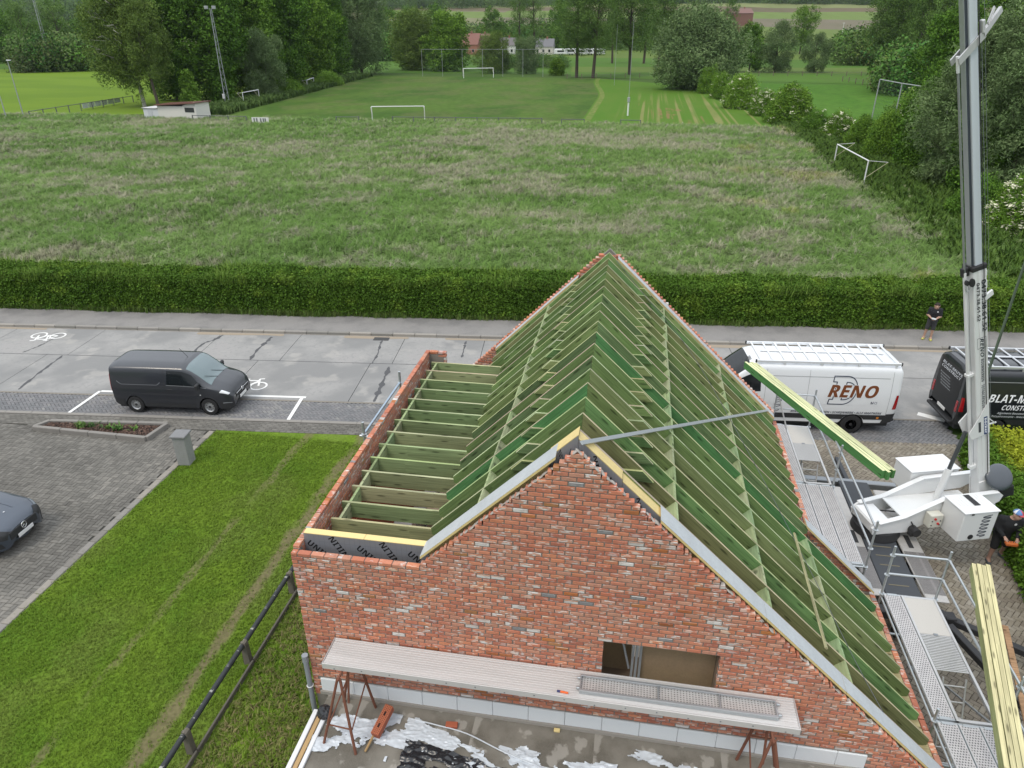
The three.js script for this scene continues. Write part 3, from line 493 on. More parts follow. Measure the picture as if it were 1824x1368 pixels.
// things lying on the roof
const onR = (px, py, up = 0) => { const d = ray(px, py); const c = RY + SR * RX + up; const t = (c - CAMH) / (SR * d.x + d.y); return V(d.x * t, CAMH + d.y * t, d.z * t); };
const mGalv = std([.5, .53, .55], .42, { metalness: .75 }), mGalvD = std([.3, .32, .34], .5, { metalness: .7 });
tagMesh('steel_strap', beam(onR(1036, 789, .05), onR(1367, 731, .05), .06, .025, V(SR, 1, 0).normalize()), mGalv, 'galvanised steel bracing strap laid slantwise over the long roof slope', 'strap');
tagMesh('lath', timber(beam(onR(1415, 950, .04), onR(1472, 1155, .04), .045, .03, V(SR, 1, 0).normalize()), [.5, .48, .28]), mWood, 'single pale loose lath lying on the long slope of rafters', 'lath');
tagMesh('cable', path([[1098, 465], [1160, 540], [1222, 615], [1330, 800], [1440, 1010], [1530, 1190], [1592, 1303]].map(p => onR(p[0], p[1], .012)), .006, 5, 60), std([.1, .11, .12], .6), 'thin dark cable trailing down over the long slope of rafters', 'cable');
// downpipe at the left corner
{
  const dp = thing('downpipe', 'grey plastic downpipe at the gable corner of the brick house', 'downpipe', [-4.935, 0, -7.96], null, true); const m = std([.25, .27, .29], .5);
  M('pipe', tube(V(-4.935, 0, -7.96), V(-4.935, 2.95, -7.96), .045, 14), m, dp); M('socket', tube(V(-4.935, 2.87, -7.96), V(-4.935, 3.02, -7.96), .055, 14), m, dp); M('clip', new THREE.TorusGeometry(.052, .008, 6, 16).rotateX(Math.PI / 2).translate(-4.935, 2.3, -7.96), std([.7, .7, .7], .5), dp);
}

// ------------------------------------------------------------------ flat roof of the rear extension and what lies on it
const texSlab = makeTex(512, 512, (u, v) => { const n = fbm(u * 5, v * 5, 5, 5), f = vn(u * 200, v * 200, 200); let c = mixc([.105, .095, .075], [.2, .185, .155], sst(.25, .75, n)); c = mixc(c, [.42, .4, .36], .55 * sst(.6, .72, fbm(u * 9 + 2, v * 9, 5, 0))); return mixc(c, [.25, .23, .2], .25 * f); }); texSlab.repeat.set(.5, .5);
const SY = 2.13;
{
  const ext = thing('extension', 'low rear extension with a grey concrete flat roof below the brick gable', 'building', [0, 0, -6], null, true);
  M('roof_slab', muv(box(-4.62, 4.5, 1.9, SY, -7.95, -3.2)), std(0xffffff, .7, { map: texSlab }), ext);
  M('wall', box(-4.5, 4.4, 0, 1.9, -7.9, -3.4), std([.4, .38, .35], .95), ext);
  M('edge_trim', bbox(-4.72, -4.64, 1.95, SY + .06, -7.6, -3.2, .006), std([.68, .69, .7], .6), ext);
  M('edge_batten', bbox(-4.62, -4.55, SY, SY + .045, -7.62, -3.2, .004), std([.42, .28, .13], .85), ext);
  M('edge_trim', bbox(-4.53, -4.46, SY, SY + .05, -7.62, -3.2, .006), std([.68, .69, .7], .6), ext);
}
// torn polythene: sheets with folds and ragged holes
function sheetGeo(x0, x1, z0, z1, nx, nz, hgt, thr, sd, tilt = 0) {
  const P = [], I = []; const k = sd * 13.7; const rag = (x, z) => fbm(x * 3.1 + k, z * 5.2 + k, 4) + .25 * Math.sin(x * 4 + k) * Math.sin(z * 7);
  for (let j = 0; j <= nz; j++) for (let i = 0; i <= nx; i++) { const u = i / nx, v = j / nz; const x = lerp(x0, x1, u) + .05 * (vn(u * 9 + k, v * 9) - .5), z = lerp(z0, z1, v) + tilt * (u - .5) + .05 * (vn(u * 9, v * 9 + k) - .5); const rid = Math.abs(fbm(x * 4 + z * 3 + k, z * 9 - x * 2, 3) - .5) * 2; P.push(x, .006 + hgt * Math.pow(1 - rid, 4) + .012 * vn(x * 30, z * 30), z); }
  for (let j = 0; j < nz; j++) for (let i = 0; i < nx; i++) { const u = (i + .5) / nx, v = (j + .5) / nz; const ed = Math.min(u, 1 - u) * 1.6, ev = Math.min(v, 1 - v) * 1.6; if (rag(lerp(x0, x1, u), lerp(z0, z1, v)) + Math.min(.25, Math.min(ed, ev)) < thr) continue; const a = j * (nx + 1) + i; I.push(a, a + nx + 1, a + 1, a + 1, a + nx + 1, a + nx + 2); }
  const g = new THREE.BufferGeometry(); g.setAttribute('position', new THREE.Float32BufferAttribute(P, 3)); g.setIndex(I); g.computeVertexNormals(); return g;
}
{
  const mPoly = std([.54, .58, .62], .28), mBlk = new THREE.MeshPhysicalMaterial({ color: lin(.02, .021, .024), roughness: .22, side: THREE.DoubleSide });
  const put = (g, m, l) => { const o = tagMesh('plastic_sheet', g, m, l, 'plastic sheet'); o.position.y = SY; };
  put(sheetGeo(-4.55, -3.2, -7.75, -6.9, 90, 60, .025, .65, 1), mPoly, 'crumpled white plastic sheet bunched below the trestle by the downpipe');
  put(sheetGeo(-3.4, -.9, -7.6, -7.0, 130, 50, .018, .68, 2, .45), mPoly, 'torn white plastic sheet stretched out beside the hollow clay block');
  put(sheetGeo(-1.25, .4, -7.5, -6.8, 90, 50, .035, .7, 3, .1), mPoly, 'white plastic scraps around a tall fold on the wet slab');
  put(sheetGeo(.2, 2.3, -7.75, -6.9, 110, 50, .03, .82, 4), mPoly, 'thin torn plastic strips on the slab near the trestle beyond the window');
  put(sheetGeo(-3.0, -1.1, -7.2, -6.4, 80, 40, .05, .42, 7, .3), mBlk, 'glossy black plastic foil on the slab under the white sheet');
  put(path([V(-3.1, .02, -7.72), V(-2.6, .03, -7.66), V(-2.1, .02, -7.6), V(-1.4, .04, -7.35), V(-.6, .02, -7.15)], .012, 5), mPoly, 'narrow twisted white plastic strip crossing the wet slab');
  const bag = new THREE.IcosahedronGeometry(.13, 3); { const p = bag.attributes.position; for (let i = 0; i < p.count; i++) { const f = .75 + .5 * fbm(p.getX(i) * 14 + 5, p.getY(i) * 14 + p.getZ(i) * 9, 3); p.setXYZ(i, p.getX(i) * f, p.getY(i) * f * .8, p.getZ(i) * f); } bag.computeVertexNormals(); }
  const b = tagMesh('plastic_bag', bag, mBlk, 'crumpled black plastic bag at the corner of the extension roof', 'bag'); b.position.set(-4.5, SY + .08, -7.55);
  const pc = tagMesh('brick_piece', muv(bbox(-.1, .1, 0, .065, -.05, .05, .01), .9), std([.36, .1, .05], .95), 'single red brick lying on the wet slab by the plastic strip', 'brick'); pc.position.set(-2.35, SY, -7.7); pc.rotation.y = .1;
  const yp = tagMesh('foam_offcut', bbox(-.05, .05, 0, .04, -.03, .03, .006), mFoam, 'small yellow foam offcut by the white insulation blocks', 'offcut'); yp.position.set(-.62, SY, -7.9);
  // perforated hollow clay blocks
  const hollow = (x, y, z, ry, rx, label) => { const t = thing('hollow_block', label, 'clay block', [x, y, z]); const body = bbox(-.07, .07, 0, .14, -.25, .25, .006); M('body', muv(body, 2.6), std([.34, .1, .055], .95), t); const top = new THREE.PlaneGeometry(.132, .49).rotateX(-Math.PI / 2).translate(0, .142, 0); M('perforated_face', muv(top, 4.4), mPerf, t); for (const s of [-.1, .1]) M('grip_hole', bbox(-.016, .016, .1425, .145, s - .035, s + .035, .002), std([.03, .012, .01], 1), t); t.rotation.set(rx, ry, 0); return t; };
  hollow(-3.45, SY + .13, -7.48, -.22, .28, 'perforated red clay block tilted on a stick beside the plastic sheet');
  tagMesh('wooden_stick', tube(V(-3.6, SY + .03, -7.0), V(-3.52, SY + .13, -7.35), .02, 8), std([.34, .22, .1], .85), 'weathered wooden stick below the tilted clay block', 'stick');
  hollow(3.5, SY, -7.62, 1.4, 0, 'perforated red clay block standing at the foot of the trestle beyond the window'); hollow(3.95, SY, -7.6, 1.5, 0, 'plain red clay block near the end of the white insulation');
}
// aluminium staging board on two rusty trestles
const mAlu = std([.56, .56, .56], .38, { metalness: .55 });
{
  const PX0 = -4.34, PX1 = 2.9, PYT = 3.52, PZ0 = -7.96, PZ1 = -7.44; const L = PX1 - PX0;
  const texAlu = makeTex(512, 256, (u, v) => { const g = fbm(u * 12, v * 90, 4, 0), p = fbm(u * 7, v * 5, 4, 0); return mixc([.5, .49, .48], [.66, .645, .63], clamp(.5 * g + .6 * p)); });
  const mDeck = std(0xffffff, .5, { map: texAlu, metalness: .3 });
  const t = thing('staging_board', 'long aluminium staging board resting on two rusty trestles', 'staging board', [(PX0 + PX1) / 2, 2.96 + .45, (PZ0 + PZ1) / 2], null, true);
  const n = 11; for (let k = 0; k < n; k++) { const z0 = lerp(PZ0 + .012, PZ1 - .012, k / n), z1 = lerp(PZ0 + .012, PZ1 - .012, (k + 1) / n) - .004; const g = bbox(PX0 + .02, PX1 - .02, PYT - .03, PYT + (k === 0 || k === n - 1 ? .006 : 0), z0, z1, .004); const p = g.attributes.position, uv = g.attributes.uv; for (let i = 0; i < p.count; i++) uv.setXY(i, p.getX(i) * .14, p.getZ(i) * 1.9); M('deck_rib', g, mDeck, t); }
  M('side_rail', bbox(PX0, PX1, PYT - .11, PYT + .004, PZ1 - .012, PZ1 + .012, .004), mDeck, t); M('side_rail', bbox(PX0, PX1, PYT - .11, PYT + .004, PZ0 - .012, PZ0 + .012, .004), mDeck, t);
  for (const x of [PX0 - .004, PX1 - .02]) M('end_cap', bbox(x, x + .022, PYT - .11, PYT + .008, PZ0 - .01, PZ1 + .01, .004), mAlu, t);
  for (let k = 0; k < 16; k++) M('rivet', new THREE.CylinderGeometry(.012, .012, .006, 8).rotateX(Math.PI / 2).translate(PX0 + .2 + k * (L - .4) / 15, PYT - .05 + (k % 3 ? 0 : -.03), PZ1 + .015), mGalvD, t);
  const mRust = std([.19, .075, .045], .9, { map: texPav });
  const trestle = (x, label) => { const q = thing('trestle', label, 'trestle', [x, SY, -7.7], 'trestles under the staging board', true); const T = (a, b, r = .023, n = 'leg') => M(n, tube(V(...a), V(...b), r, 8), mRust, q);
    T([x, PYT - .13, -8 + .12], [x, PYT - .13, -7.25], .02, 'top_bar'); T([x - .02, PYT - .13, -7.9], [x - .28, SY, -7.86]); T([x + .02, PYT - .13, -7.9], [x + .3, SY, -7.84]); T([x - .02, PYT - .13, -7.3], [x - .3, SY, -7.05]); T([x + .02, PYT - .13, -7.3], [x + .28, SY, -6.95]);
    T([x - .16, 2.7, -7.88], [x + .17, 2.7, -7.87], .013, 'brace'); T([x - .2, 2.5, -7.13], [x + .2, 2.5, -7.1], .013, 'brace'); T([x + .17, 2.7, -7.87], [x + .2, 2.5, -7.1], .012, 'brace'); T([x - .16, 2.7, -7.88], [x - .2, 2.5, -7.13], .012, 'brace'); T([x, PYT - .13, -7.7], [x, 2.6, -7.5], .02, 'screw_post'); };
  trestle(-4.02, 'rusty steel trestle carrying the board at the house corner by the downpipe'); trestle(2.52, 'rusty steel trestle carrying the board beyond the window');
  // steel scaffold plank turned upside down on the board
  const texHole = makeTex(512, 64, (u, v) => { const x = u * 64 % 1, y = v * 8 % 1; return Math.hypot(x - .5, y - .5) < .26 ? [.2, .19, .18] : mixc([.5, .48, .47], [.62, .6, .58], fbm(u * 40, v * 5, 3)); });
  const sp = thing('steel_plank', 'perforated steel scaffold plank lying upside down on the staging board', 'scaffold plank', [1.25, PYT + .006, -7.68], null, true);
  const A = -.28, B = 2.6, y = PYT + .007, zc0 = -7.84, zc1 = -7.53; const pg = new THREE.PlaneGeometry(B - A, zc1 - zc0).rotateX(-Math.PI / 2).translate((A + B) / 2, y + .004, (zc0 + zc1) / 2); M('deck_plate', pg, std(0xffffff, .5, { map: texHole, metalness: .4 }), sp);
  for (const z of [zc0, zc1]) M('rim', merge([bbox(A, B, y, y + .07, z - .004, z + .004, .002), bbox(A, B, y + .064, y + .07, z - (z === zc0 ? 0 : .035), z + (z === zc0 ? .035 : 0), .002)]), mGalv, sp);
  for (const x of [A, 0.88, 1.78, B - .02]) M('rib', bbox(x, x + .02, y + .002, y + .06, zc0 + .004, zc1 - .004, .003), mGalv, sp);
  for (const x of [A - .05, B + .0]) for (const z of [zc0 + .06, zc1 - .06]) M('hook', bbox(x, x + .055, y + .02, y + .07, z - .02, z + .02, .008), mGalv, sp);
  const mk = thing('marker', 'orange and blue marker lying on the edge of the staging board', 'marker', [-.5, PYT + .02, -7.5]); M('barrel', new THREE.CylinderGeometry(.016, .016, .12, 10).rotateZ(Math.PI / 2), std([.75, .13, .02], .5), mk); M('cap', new THREE.CylinderGeometry(.017, .017, .05, 10).rotateZ(Math.PI / 2).translate(-.085, 0, 0), std([.02, .03, .12], .5), mk); mk.rotation.y = -.08;
}

// ------------------------------------------------------------------ left garden: lawn, concrete post fence, gate pillar, flower bed
const lawnFn = (x, z) => { // worn wheel tracks in the grass
  let w = 0; for (const [tx, wd, st] of [[-8.56, .17, .85], [-10.45, .12, .65]]) { const d = Math.abs(x - tx - .12 * (fbm(z * .5, tx, 2) - .5)); w = Math.max(w, st * (1 - sst(wd * .5, wd * 1.6, d + .25 * (fbm(x * 5, z * 1.5, 3) - .5))) * sst(.3, .55, fbm(x * .8 + 3, z * .6, 4) + .1)); }
  return w; };
fieldSheet('lawn', [[-13.68, -19.25], [-4.9, -20.1], [-4.9, -4], [-13.68, -4]], .05, (x, z) => {
  let c = mixc([.115, .185, .018], [.08, .15, .014], sst(.3, .7, fbm(x * .8, z * .8, 5))); c = mixc(c, [.13, .19, .035], .6 * sst(.5, .75, fbm(x * .5 + 7, z * .5, 3)));
  c = mixc(c, [.2, .165, .085], .65 * sst(.5, .8, fbm(x * 2, z * .8 + 5, 4)) * sst(-8.3, -7.2, x)); c = mixc(c, [.15, .112, .075], .9 * lawnFn(x, z));
  const f = vn(x * 22, z * 22); return c.map(q => q * (.8 + .4 * f)); }, 1024);
const blade = (n, len, lean, w, sd) => { const P = [], I = []; const s0 = seed; seed = sd; for (let k = 0; k < n; k++) { const a = rnd() * 6.283, r = rnd() * .5, bx = Math.cos(a * 1.7) * r * .35, bz = Math.sin(a * 1.7) * r * .35; const l = len * rr(.6, 1.15), le = lean * rr(.4, 1.3); const dx = Math.cos(a), dz = Math.sin(a), o = P.length / 3; const px = -dz * w / 2, pz = dx * w / 2; P.push(bx - px, 0, bz - pz, bx + px, 0, bz + pz, bx + dx * le * .35 + px * .8, l * .6, bz + dz * le * .35 + pz * .8, bx + dx * le * .35 - px * .8, l * .6, bz + dz * le * .35 - pz * .8, bx + dx * le, l * .85, bz + dz * le); I.push(o, o + 1, o + 2, o, o + 2, o + 3, o + 3, o + 2, o + 4); } seed = s0; const g = new THREE.BufferGeometry(); g.setAttribute('position', new THREE.Float32BufferAttribute(P, 3)); g.setIndex(I); g.computeVertexNormals(); return g; };
const mGrass = matte(0xffffff, .8);
{
  const tg = blade(9, .055, .04, .009, 5), list = [];
  for (let k = 0; k < 46000; k++) { const x = rr(-13.66, -5.2), z = rr(-19.2, -6); if (x > -7.2 && rnd() < .5) continue; if (rnd() < lawnFn(x, z) * 1.1) continue; if (z < -19.2 - (x + 13.7) * .1) continue; const n = fbm(x * .8, z * .8, 3), y = fbm(x * .5 + 7, z * .5, 3); let c = mixc([.165, .25, .03], [.115, .2, .021], n); c = mixc(c, [.16, .22, .04], .8 * sst(.48, .7, y)); if (x > -7.3 && rnd() < .6) c = mixc(c, [.24, .2, .1], rr(.3, 1)); const k2 = rr(.75, 1.3); const s = x > -7.3 ? rr(1, 2.6) : rr(.7, 1.25); list.push({ m: mtx(x, .045, z, rr(-.2, .2), rnd() * 6.3, rr(-.2, .2), s), c: lin(c[0] * k2, c[1] * k2, c[2] * k2) }); }
  stuffInst('grass', tg, mGrass, list, null, 'short mown lawn grass between the driveway and the brick house', 'grass');
}
{
  const f = thing('post_fence', 'low fence of concrete posts with a mossy black tubular rail beside the lawn', 'fence', [-7.55, 0, -10], null, true); const mC = std([.16, .145, .12], .95, { map: texPav }), mT = std([.035, .038, .04], .7);
  const tx = makeTex(128, 256, (u, v) => mixc([.03, .033, .036], [.4, .4, .36], .8 * sst(.66, .74, fbm(u * 6, v * 26, 4)))); 
  M('rail', (() => { const g = tube(V(-7.62, .62, -19.5), V(-7.62, .62, -4.5), .056, 12); return muv(g, .6); })(), std(0xffffff, .7, { map: tx }), f);
  for (let z = -19.4; z < -4; z += 2.2) { const g = extrude([[-.075, 0], [.075, 0], [.06, .62], [.045, .68], [0, .705], [-.045, .68], [-.06, .62]], -.06, .06).rotateY(Math.PI / 2 * 0).translate(-7.6, 0, z + .55); M('post', muv(g), mC, f); M('rail_socket', new THREE.TorusGeometry(.055, .022, 8, 16).translate(-7.62, .62, z + .55), mC, f); }
  for (let z = -19.4; z < -4; z += 2.2) M('kick_board', muv(bbox(-7.5, -7.455, -.05, .18, z + .56, z + 2.74, .008)), mC, f);
}
{
  const p = gy(334, 826), t = thing('gate_pillar', 'square grey stone gate pillar with a flat cap on the lawn edge', 'pillar', [p.x, .05, p.z]); const mS = std([.19, .195, .195], .9, { map: texSlab });
  M('shaft', muv(bbox(-.2, .2, 0, 1.02, -.2, .2, .015), 2), std([.3, .31, .31], .9, { map: texPav }), t); M('cap', muv(bbox(-.25, .25, 1.02, 1.09, -.25, .25, .015), 2), std([.22, .225, .235], .85, { map: texPav }), t); t.rotation.y = .12;
}
{ // long flower bed with kerb stones
  const t = thing('flower_bed', 'long flower bed of dark mulch edged with grey kerb stones', 'flower bed', [-17.5, .05, -18.6], null, true); const mK = std([.25, .24, .225], .9, { map: texPav });
  const C = [gy(62, 768), gy(262, 788), gy(300, 762), gy(92, 757)]; 
  for (let e = 0; e < 4; e++) { const a = C[e], b = C[(e + 1) % 4], L = a.distanceTo(b), n = Math.max(1, Math.round(L / 1)); for (let k = 0; k < n; k++) { const p = a.clone().lerp(b, k / n), q = a.clone().lerp(b, (k + 1) / n); const d = q.clone().sub(p).normalize().multiplyScalar(.006); p.add(d); q.sub(d); p.y = q.y = .12 + rr(-.004, .004); M('kerb_stone', muv(beam(p, q, .14, .2, up0, .015)), mK, t); } }
  const mu = polyGeo(C.map(p => [p.x, p.z])).translate(0, .13, 0); M('mulch', mu, std([.045, .03, .024], 1), t);
  const chips = []; const cg = new THREE.BoxGeometry(.07, .015, .03); const inC = () => { const u = rr(.03, .97), v = rr(.12, .88); return C[0].clone().lerp(C[1], u).lerp(C[3].clone().lerp(C[2], u), v); };
  for (let k = 0; k < 1500; k++) { const p = inC(), c = pick([[.07, .04, .03], [.1, .06, .045], [.035, .025, .02], [.13, .08, .06]]); chips.push({ m: mtx(p.x, .135 + rnd() * .02, p.z, rr(-.5, .5), rnd() * 6, rr(-.5, .5), rr(.6, 1.4)), c: lin(...c) }); } stuffInst('mulch_chips', cg, std(0xffffff, 1), chips, t);
  const lg = blade(26, .2, .16, .05, 77); [[.34, .5, 1.3, [.09, .17, .03]], [.42, .6, 1.1, [.06, .12, .03]], [.58, .5, .9, [.1, .2, .03]], [.68, .42, 1.2, [.08, .18, .03]], [.8, .55, .8, [.12, .24, .04]], [.5, .6, .6, [.09, .15, .05]]].forEach(([u, v, s, c], i) => { const p = C[0].clone().lerp(C[1], u).lerp(C[3].clone().lerp(C[2], u), v); const L = ['spreading dusty green plant in the flower bed', 'dark green tufted plant in the flower bed', 'low leafy plant among the dark mulch', 'bright leafy clump in the mulch bed', 'small fresh green plant at the pillar end of the bed', 'tiny seedling tuft in the flower bed']; const m = tagMesh('bed_plant', lg, std(c, .8), L[i], 'plant', 'plants in the flower bed'); m.position.set(p.x, .13, p.z); m.scale.setScalar(s); m.rotation.y = i; });
}

// ------------------------------------------------------------------ vehicles
const mGlass = new THREE.MeshPhysicalMaterial({ color: lin(.012, .015, .017), roughness: .06, side: THREE.DoubleSide });
const mTyre = std([.018, .018, .019], .9), mDarkPl = std([.025, .026, .028], .6), mRim = std([.42, .43, .44], .4, { metalness: .7 }), mChrome = std([.75, .76, .78], .2, { metalness: .9 });
const mLamp = new THREE.MeshPhysicalMaterial({ color: lin(.75, .78, .8), roughness: .12, clearcoat: 1, side: THREE.DoubleSide }), mRed = new THREE.MeshPhysicalMaterial({ color: lin(.32, .01, .015), roughness: .2, clearcoat: 1, side: THREE.DoubleSide });
const paintMat = (c, r = .35) => new THREE.MeshPhysicalMaterial({ color: lin(...c), roughness: r, clearcoat: .8, clearcoatRoughness: .08, side: THREE.DoubleSide });
function carShape(st, wheels, wr) {
  const X = st.map(s => s[0]), N = st.length;
  const at = (x, k) => { x = clamp(x, X[0], X[N - 1]); let i = 0; while (i < N - 2 && x > X[i + 1]) i++; const h = X[i + 1] - X[i], t = (x - X[i]) / h; const sl = j => j <= 0 || j >= N - 1 ? 0 : (() => { const a = (st[j][k] - st[j - 1][k]) / (X[j] - X[j - 1]), b = (st[j + 1][k] - st[j][k]) / (X[j + 1] - X[j]); return a * b <= 0 ? 0 : 2 * a * b / (a + b); })(); const m0 = sl(i) * h, m1 = sl(i + 1) * h, t2 = t * t, t3 = t2 * t; return (2 * t3 - 3 * t2 + 1) * st[i][k] + (t3 - 2 * t2 + t) * m0 + (-2 * t3 + 3 * t2) * st[i + 1][k] + (t3 - t2) * m1; };
  const S = (x, v, side) => {
    const P = [[at(x, 2), at(x, 1)], [at(x, 4), at(x, 3)], [at(x, 6), at(x, 5)], [at(x, 8), at(x, 7)], [at(x, 8) * .6, at(x, 9) - .015], [0, at(x, 9)]];
    const i = Math.min(4, Math.floor(v)), t = v - i; const p0 = P[Math.max(0, i - 1)], p1 = P[i], p2 = P[i + 1], p3 = P[Math.min(5, i + 2)]; const cr = k => { const a = i === 2 ? .5 : .5; const m1 = i === 0 ? p2[k] - p1[k] : a * (p2[k] - p0[k]) * (i === 3 || i === 2 ? .55 : .8), m2 = i === 4 ? p2[k] - p1[k] : a * (p3[k] - p1[k]) * (i === 2 || i === 1 ? .55 : .8); const t2 = t * t, t3 = t2 * t; return (2 * t3 - 3 * t2 + 1) * p1[k] + (t3 - 2 * t2 + t) * m1 + (-2 * t3 + 3 * t2) * p2[k] + (t3 - t2) * m2; };
    let w = cr(0), y = cr(1); if (i === 4) w = Math.max(0, w);
    if (v < 2.2) for (const wx of wheels) { const R = wr * 1.17, dx = x - wx; if (Math.abs(dx) < R) y = Math.max(y, wr + Math.sqrt(R * R - dx * dx)); }
    return V(x, y, w * side);
  };
  const body = () => { const xs = []; for (let i = 0; i < N - 1; i++) { const n = Math.max(2, Math.ceil((X[i + 1] - X[i]) / .05)); for (let k = 0; k < n; k++) xs.push(lerp(X[i], X[i + 1], k / n)); } xs.push(X[N - 1]);
    const nv = 40, P = [], I = []; for (const x of xs) { for (let j = 0; j <= nv; j++) { const p = S(x, j / nv * 5, 1); P.push(p.x, p.y, p.z); } for (let j = nv - 1; j >= 0; j--) { const p = S(x, j / nv * 5, -1); P.push(p.x, p.y, p.z); } }
    const c = 2 * nv + 1; for (let i = 0; i < xs.length - 1; i++) for (let j = 0; j < c - 1; j++) { const a = i * c + j; I.push(a, a + 1, a + c, a + 1, a + c + 1, a + c); }
    for (const e of [0, xs.length - 1]) { const o = P.length / 3; let cy = 0; for (let j = 0; j < c; j++) cy += P[(e * c + j) * 3 + 1]; P.push(xs[e], cy / c, 0); for (let j = 0; j < c - 1; j++) e ? I.push(e * c + j, e * c + j + 1, o) : I.push(e * c + j + 1, e * c + j, o); }
    const g = new THREE.BufferGeometry(); g.setAttribute('position', new THREE.Float32BufferAttribute(P, 3)); g.setIndex(I); return toCreasedNormals(g, .6); };
  // patch lying proud of the body: corners [x, v] (bottom-a, bottom-b, top-b, top-a)
  const patch = (q, side, off = .006, nu = 14, nv = 10) => { const P = [], U = [], I = []; for (let j = 0; j <= nv; j++) for (let i = 0; i <= nu; i++) { const u = i / nu, w = j / nv; const x = lerp(lerp(q[0][0], q[1][0], u), lerp(q[3][0], q[2][0], u), w), v = lerp(lerp(q[0][1], q[1][1], u), lerp(q[3][1], q[2][1], u), w); const sd = v > 5 ? -side : side, vv = v > 5 ? 10 - v : v; const p = S(x, vv, sd), e = .01; const px = S(x + e, vv, sd).sub(p), pv = S(x, Math.min(5, vv + e), sd).sub(p); let n = vv + e > 5 ? V(-px.y, px.x, 0) : px.cross(pv).multiplyScalar(-sd); if (n.lengthSq() < 1e-14) n = V(0, 1, 0); n.normalize(); if (n.y < -.3) n.negate(); if (vv < 3 && n.z * sd < 0) n.negate(); p.addScaledVector(n, off); P.push(p.x, p.y, p.z); U.push(u, w); } for (let j = 0; j < nv; j++) for (let i = 0; i < nu; i++) { const a = j * (nu + 1) + i; I.push(a, a + 1, a + nu + 1, a + 1, a + nu + 2, a + nu + 1); } const g = new THREE.BufferGeometry(); g.setAttribute('position', new THREE.Float32BufferAttribute(P, 3)); g.setAttribute('uv', new THREE.Float32BufferAttribute(U, 2)); g.setIndex(I); g.computeVertexNormals(); return g; };
  const vAtY = (x, y) => { let a = 0, b = 3; for (let k = 0; k < 24; k++) { const m = (a + b) / 2; if (S(x, m, 1).y < y) a = m; else b = m; } return (a + b) / 2; };
  const patchY = (xa, xb, ya, yb, side, off = .009) => { const g = patch([[xa, .5], [xb, .5], [xb, 2.5], [xa, 2.5]], side, off, 40, 24), p = g.attributes.position, uv = g.attributes.uv; for (let i = 0; i < p.count; i++) { const x = lerp(xa, xb, uv.getX(i)), y = lerp(ya, yb, uv.getY(i)), q = S(x, vAtY(x, y), side); p.setXYZ(i, x, y, q.z + side * off); } g.computeVertexNormals(); return g; };
  return { S, body, patch, patchY };
}
function addWheels(t, wheels, r, w, tr, rimMat = mRim) {
  for (const x of wheels) for (const s of [1, -1]) {
    const prof = [[.55, -.5], [.92, -.5], [1, -.38], [1, .38], [.92, .5], [.6, .5]].map(([a, b]) => new THREE.Vector2(a * r, b * w)); const wg = new THREE.Group(); wg.name = 'wheel'; wg.position.set(x, r, s * (tr - w / 2)); t.add(wg);
    M('tyre', new THREE.LatheGeometry(prof, 28).rotateX(Math.PI / 2), mTyre, wg); const rim = new THREE.LatheGeometry([[.0, .36], [.16, .38], [.2, .3], [.5, .22], [.6, .42], [.64, .44], [.64, .1], [0, .1]].map(([a, b]) => new THREE.Vector2(a * r, b * w)), 28).rotateX(Math.PI / 2).scale(1, 1, s); M('rim', rim, rimMat, wg); for (let k = 0; k < 9; k++) { const a = k / 9 * 6.283; M('rim_hole', new THREE.CylinderGeometry(.055 * r, .055 * r, .004, 8).rotateX(Math.PI / 2).translate(Math.cos(a) * .43 * r, Math.sin(a) * .43 * r, s * .272 * w), mDarkPl, wg); } M('hub_cap', new THREE.CylinderGeometry(.15 * r, .15 * r, .02, 12).rotateX(Math.PI / 2).translate(0, 0, s * .39 * w), mDarkPl, wg);
    M('wheel_well', new THREE.CylinderGeometry(r * 1.15, r * 1.15, .3, 24, 1, true, 0, 6.3).rotateX(Math.PI / 2).translate(x, r, s * (tr - .2)), mDarkPl, t);
  }
}
const decal = (w, h, draw, rough = .5) => std(0xffffff, rough, { map: canvasTex(w, h, draw), transparent: true });
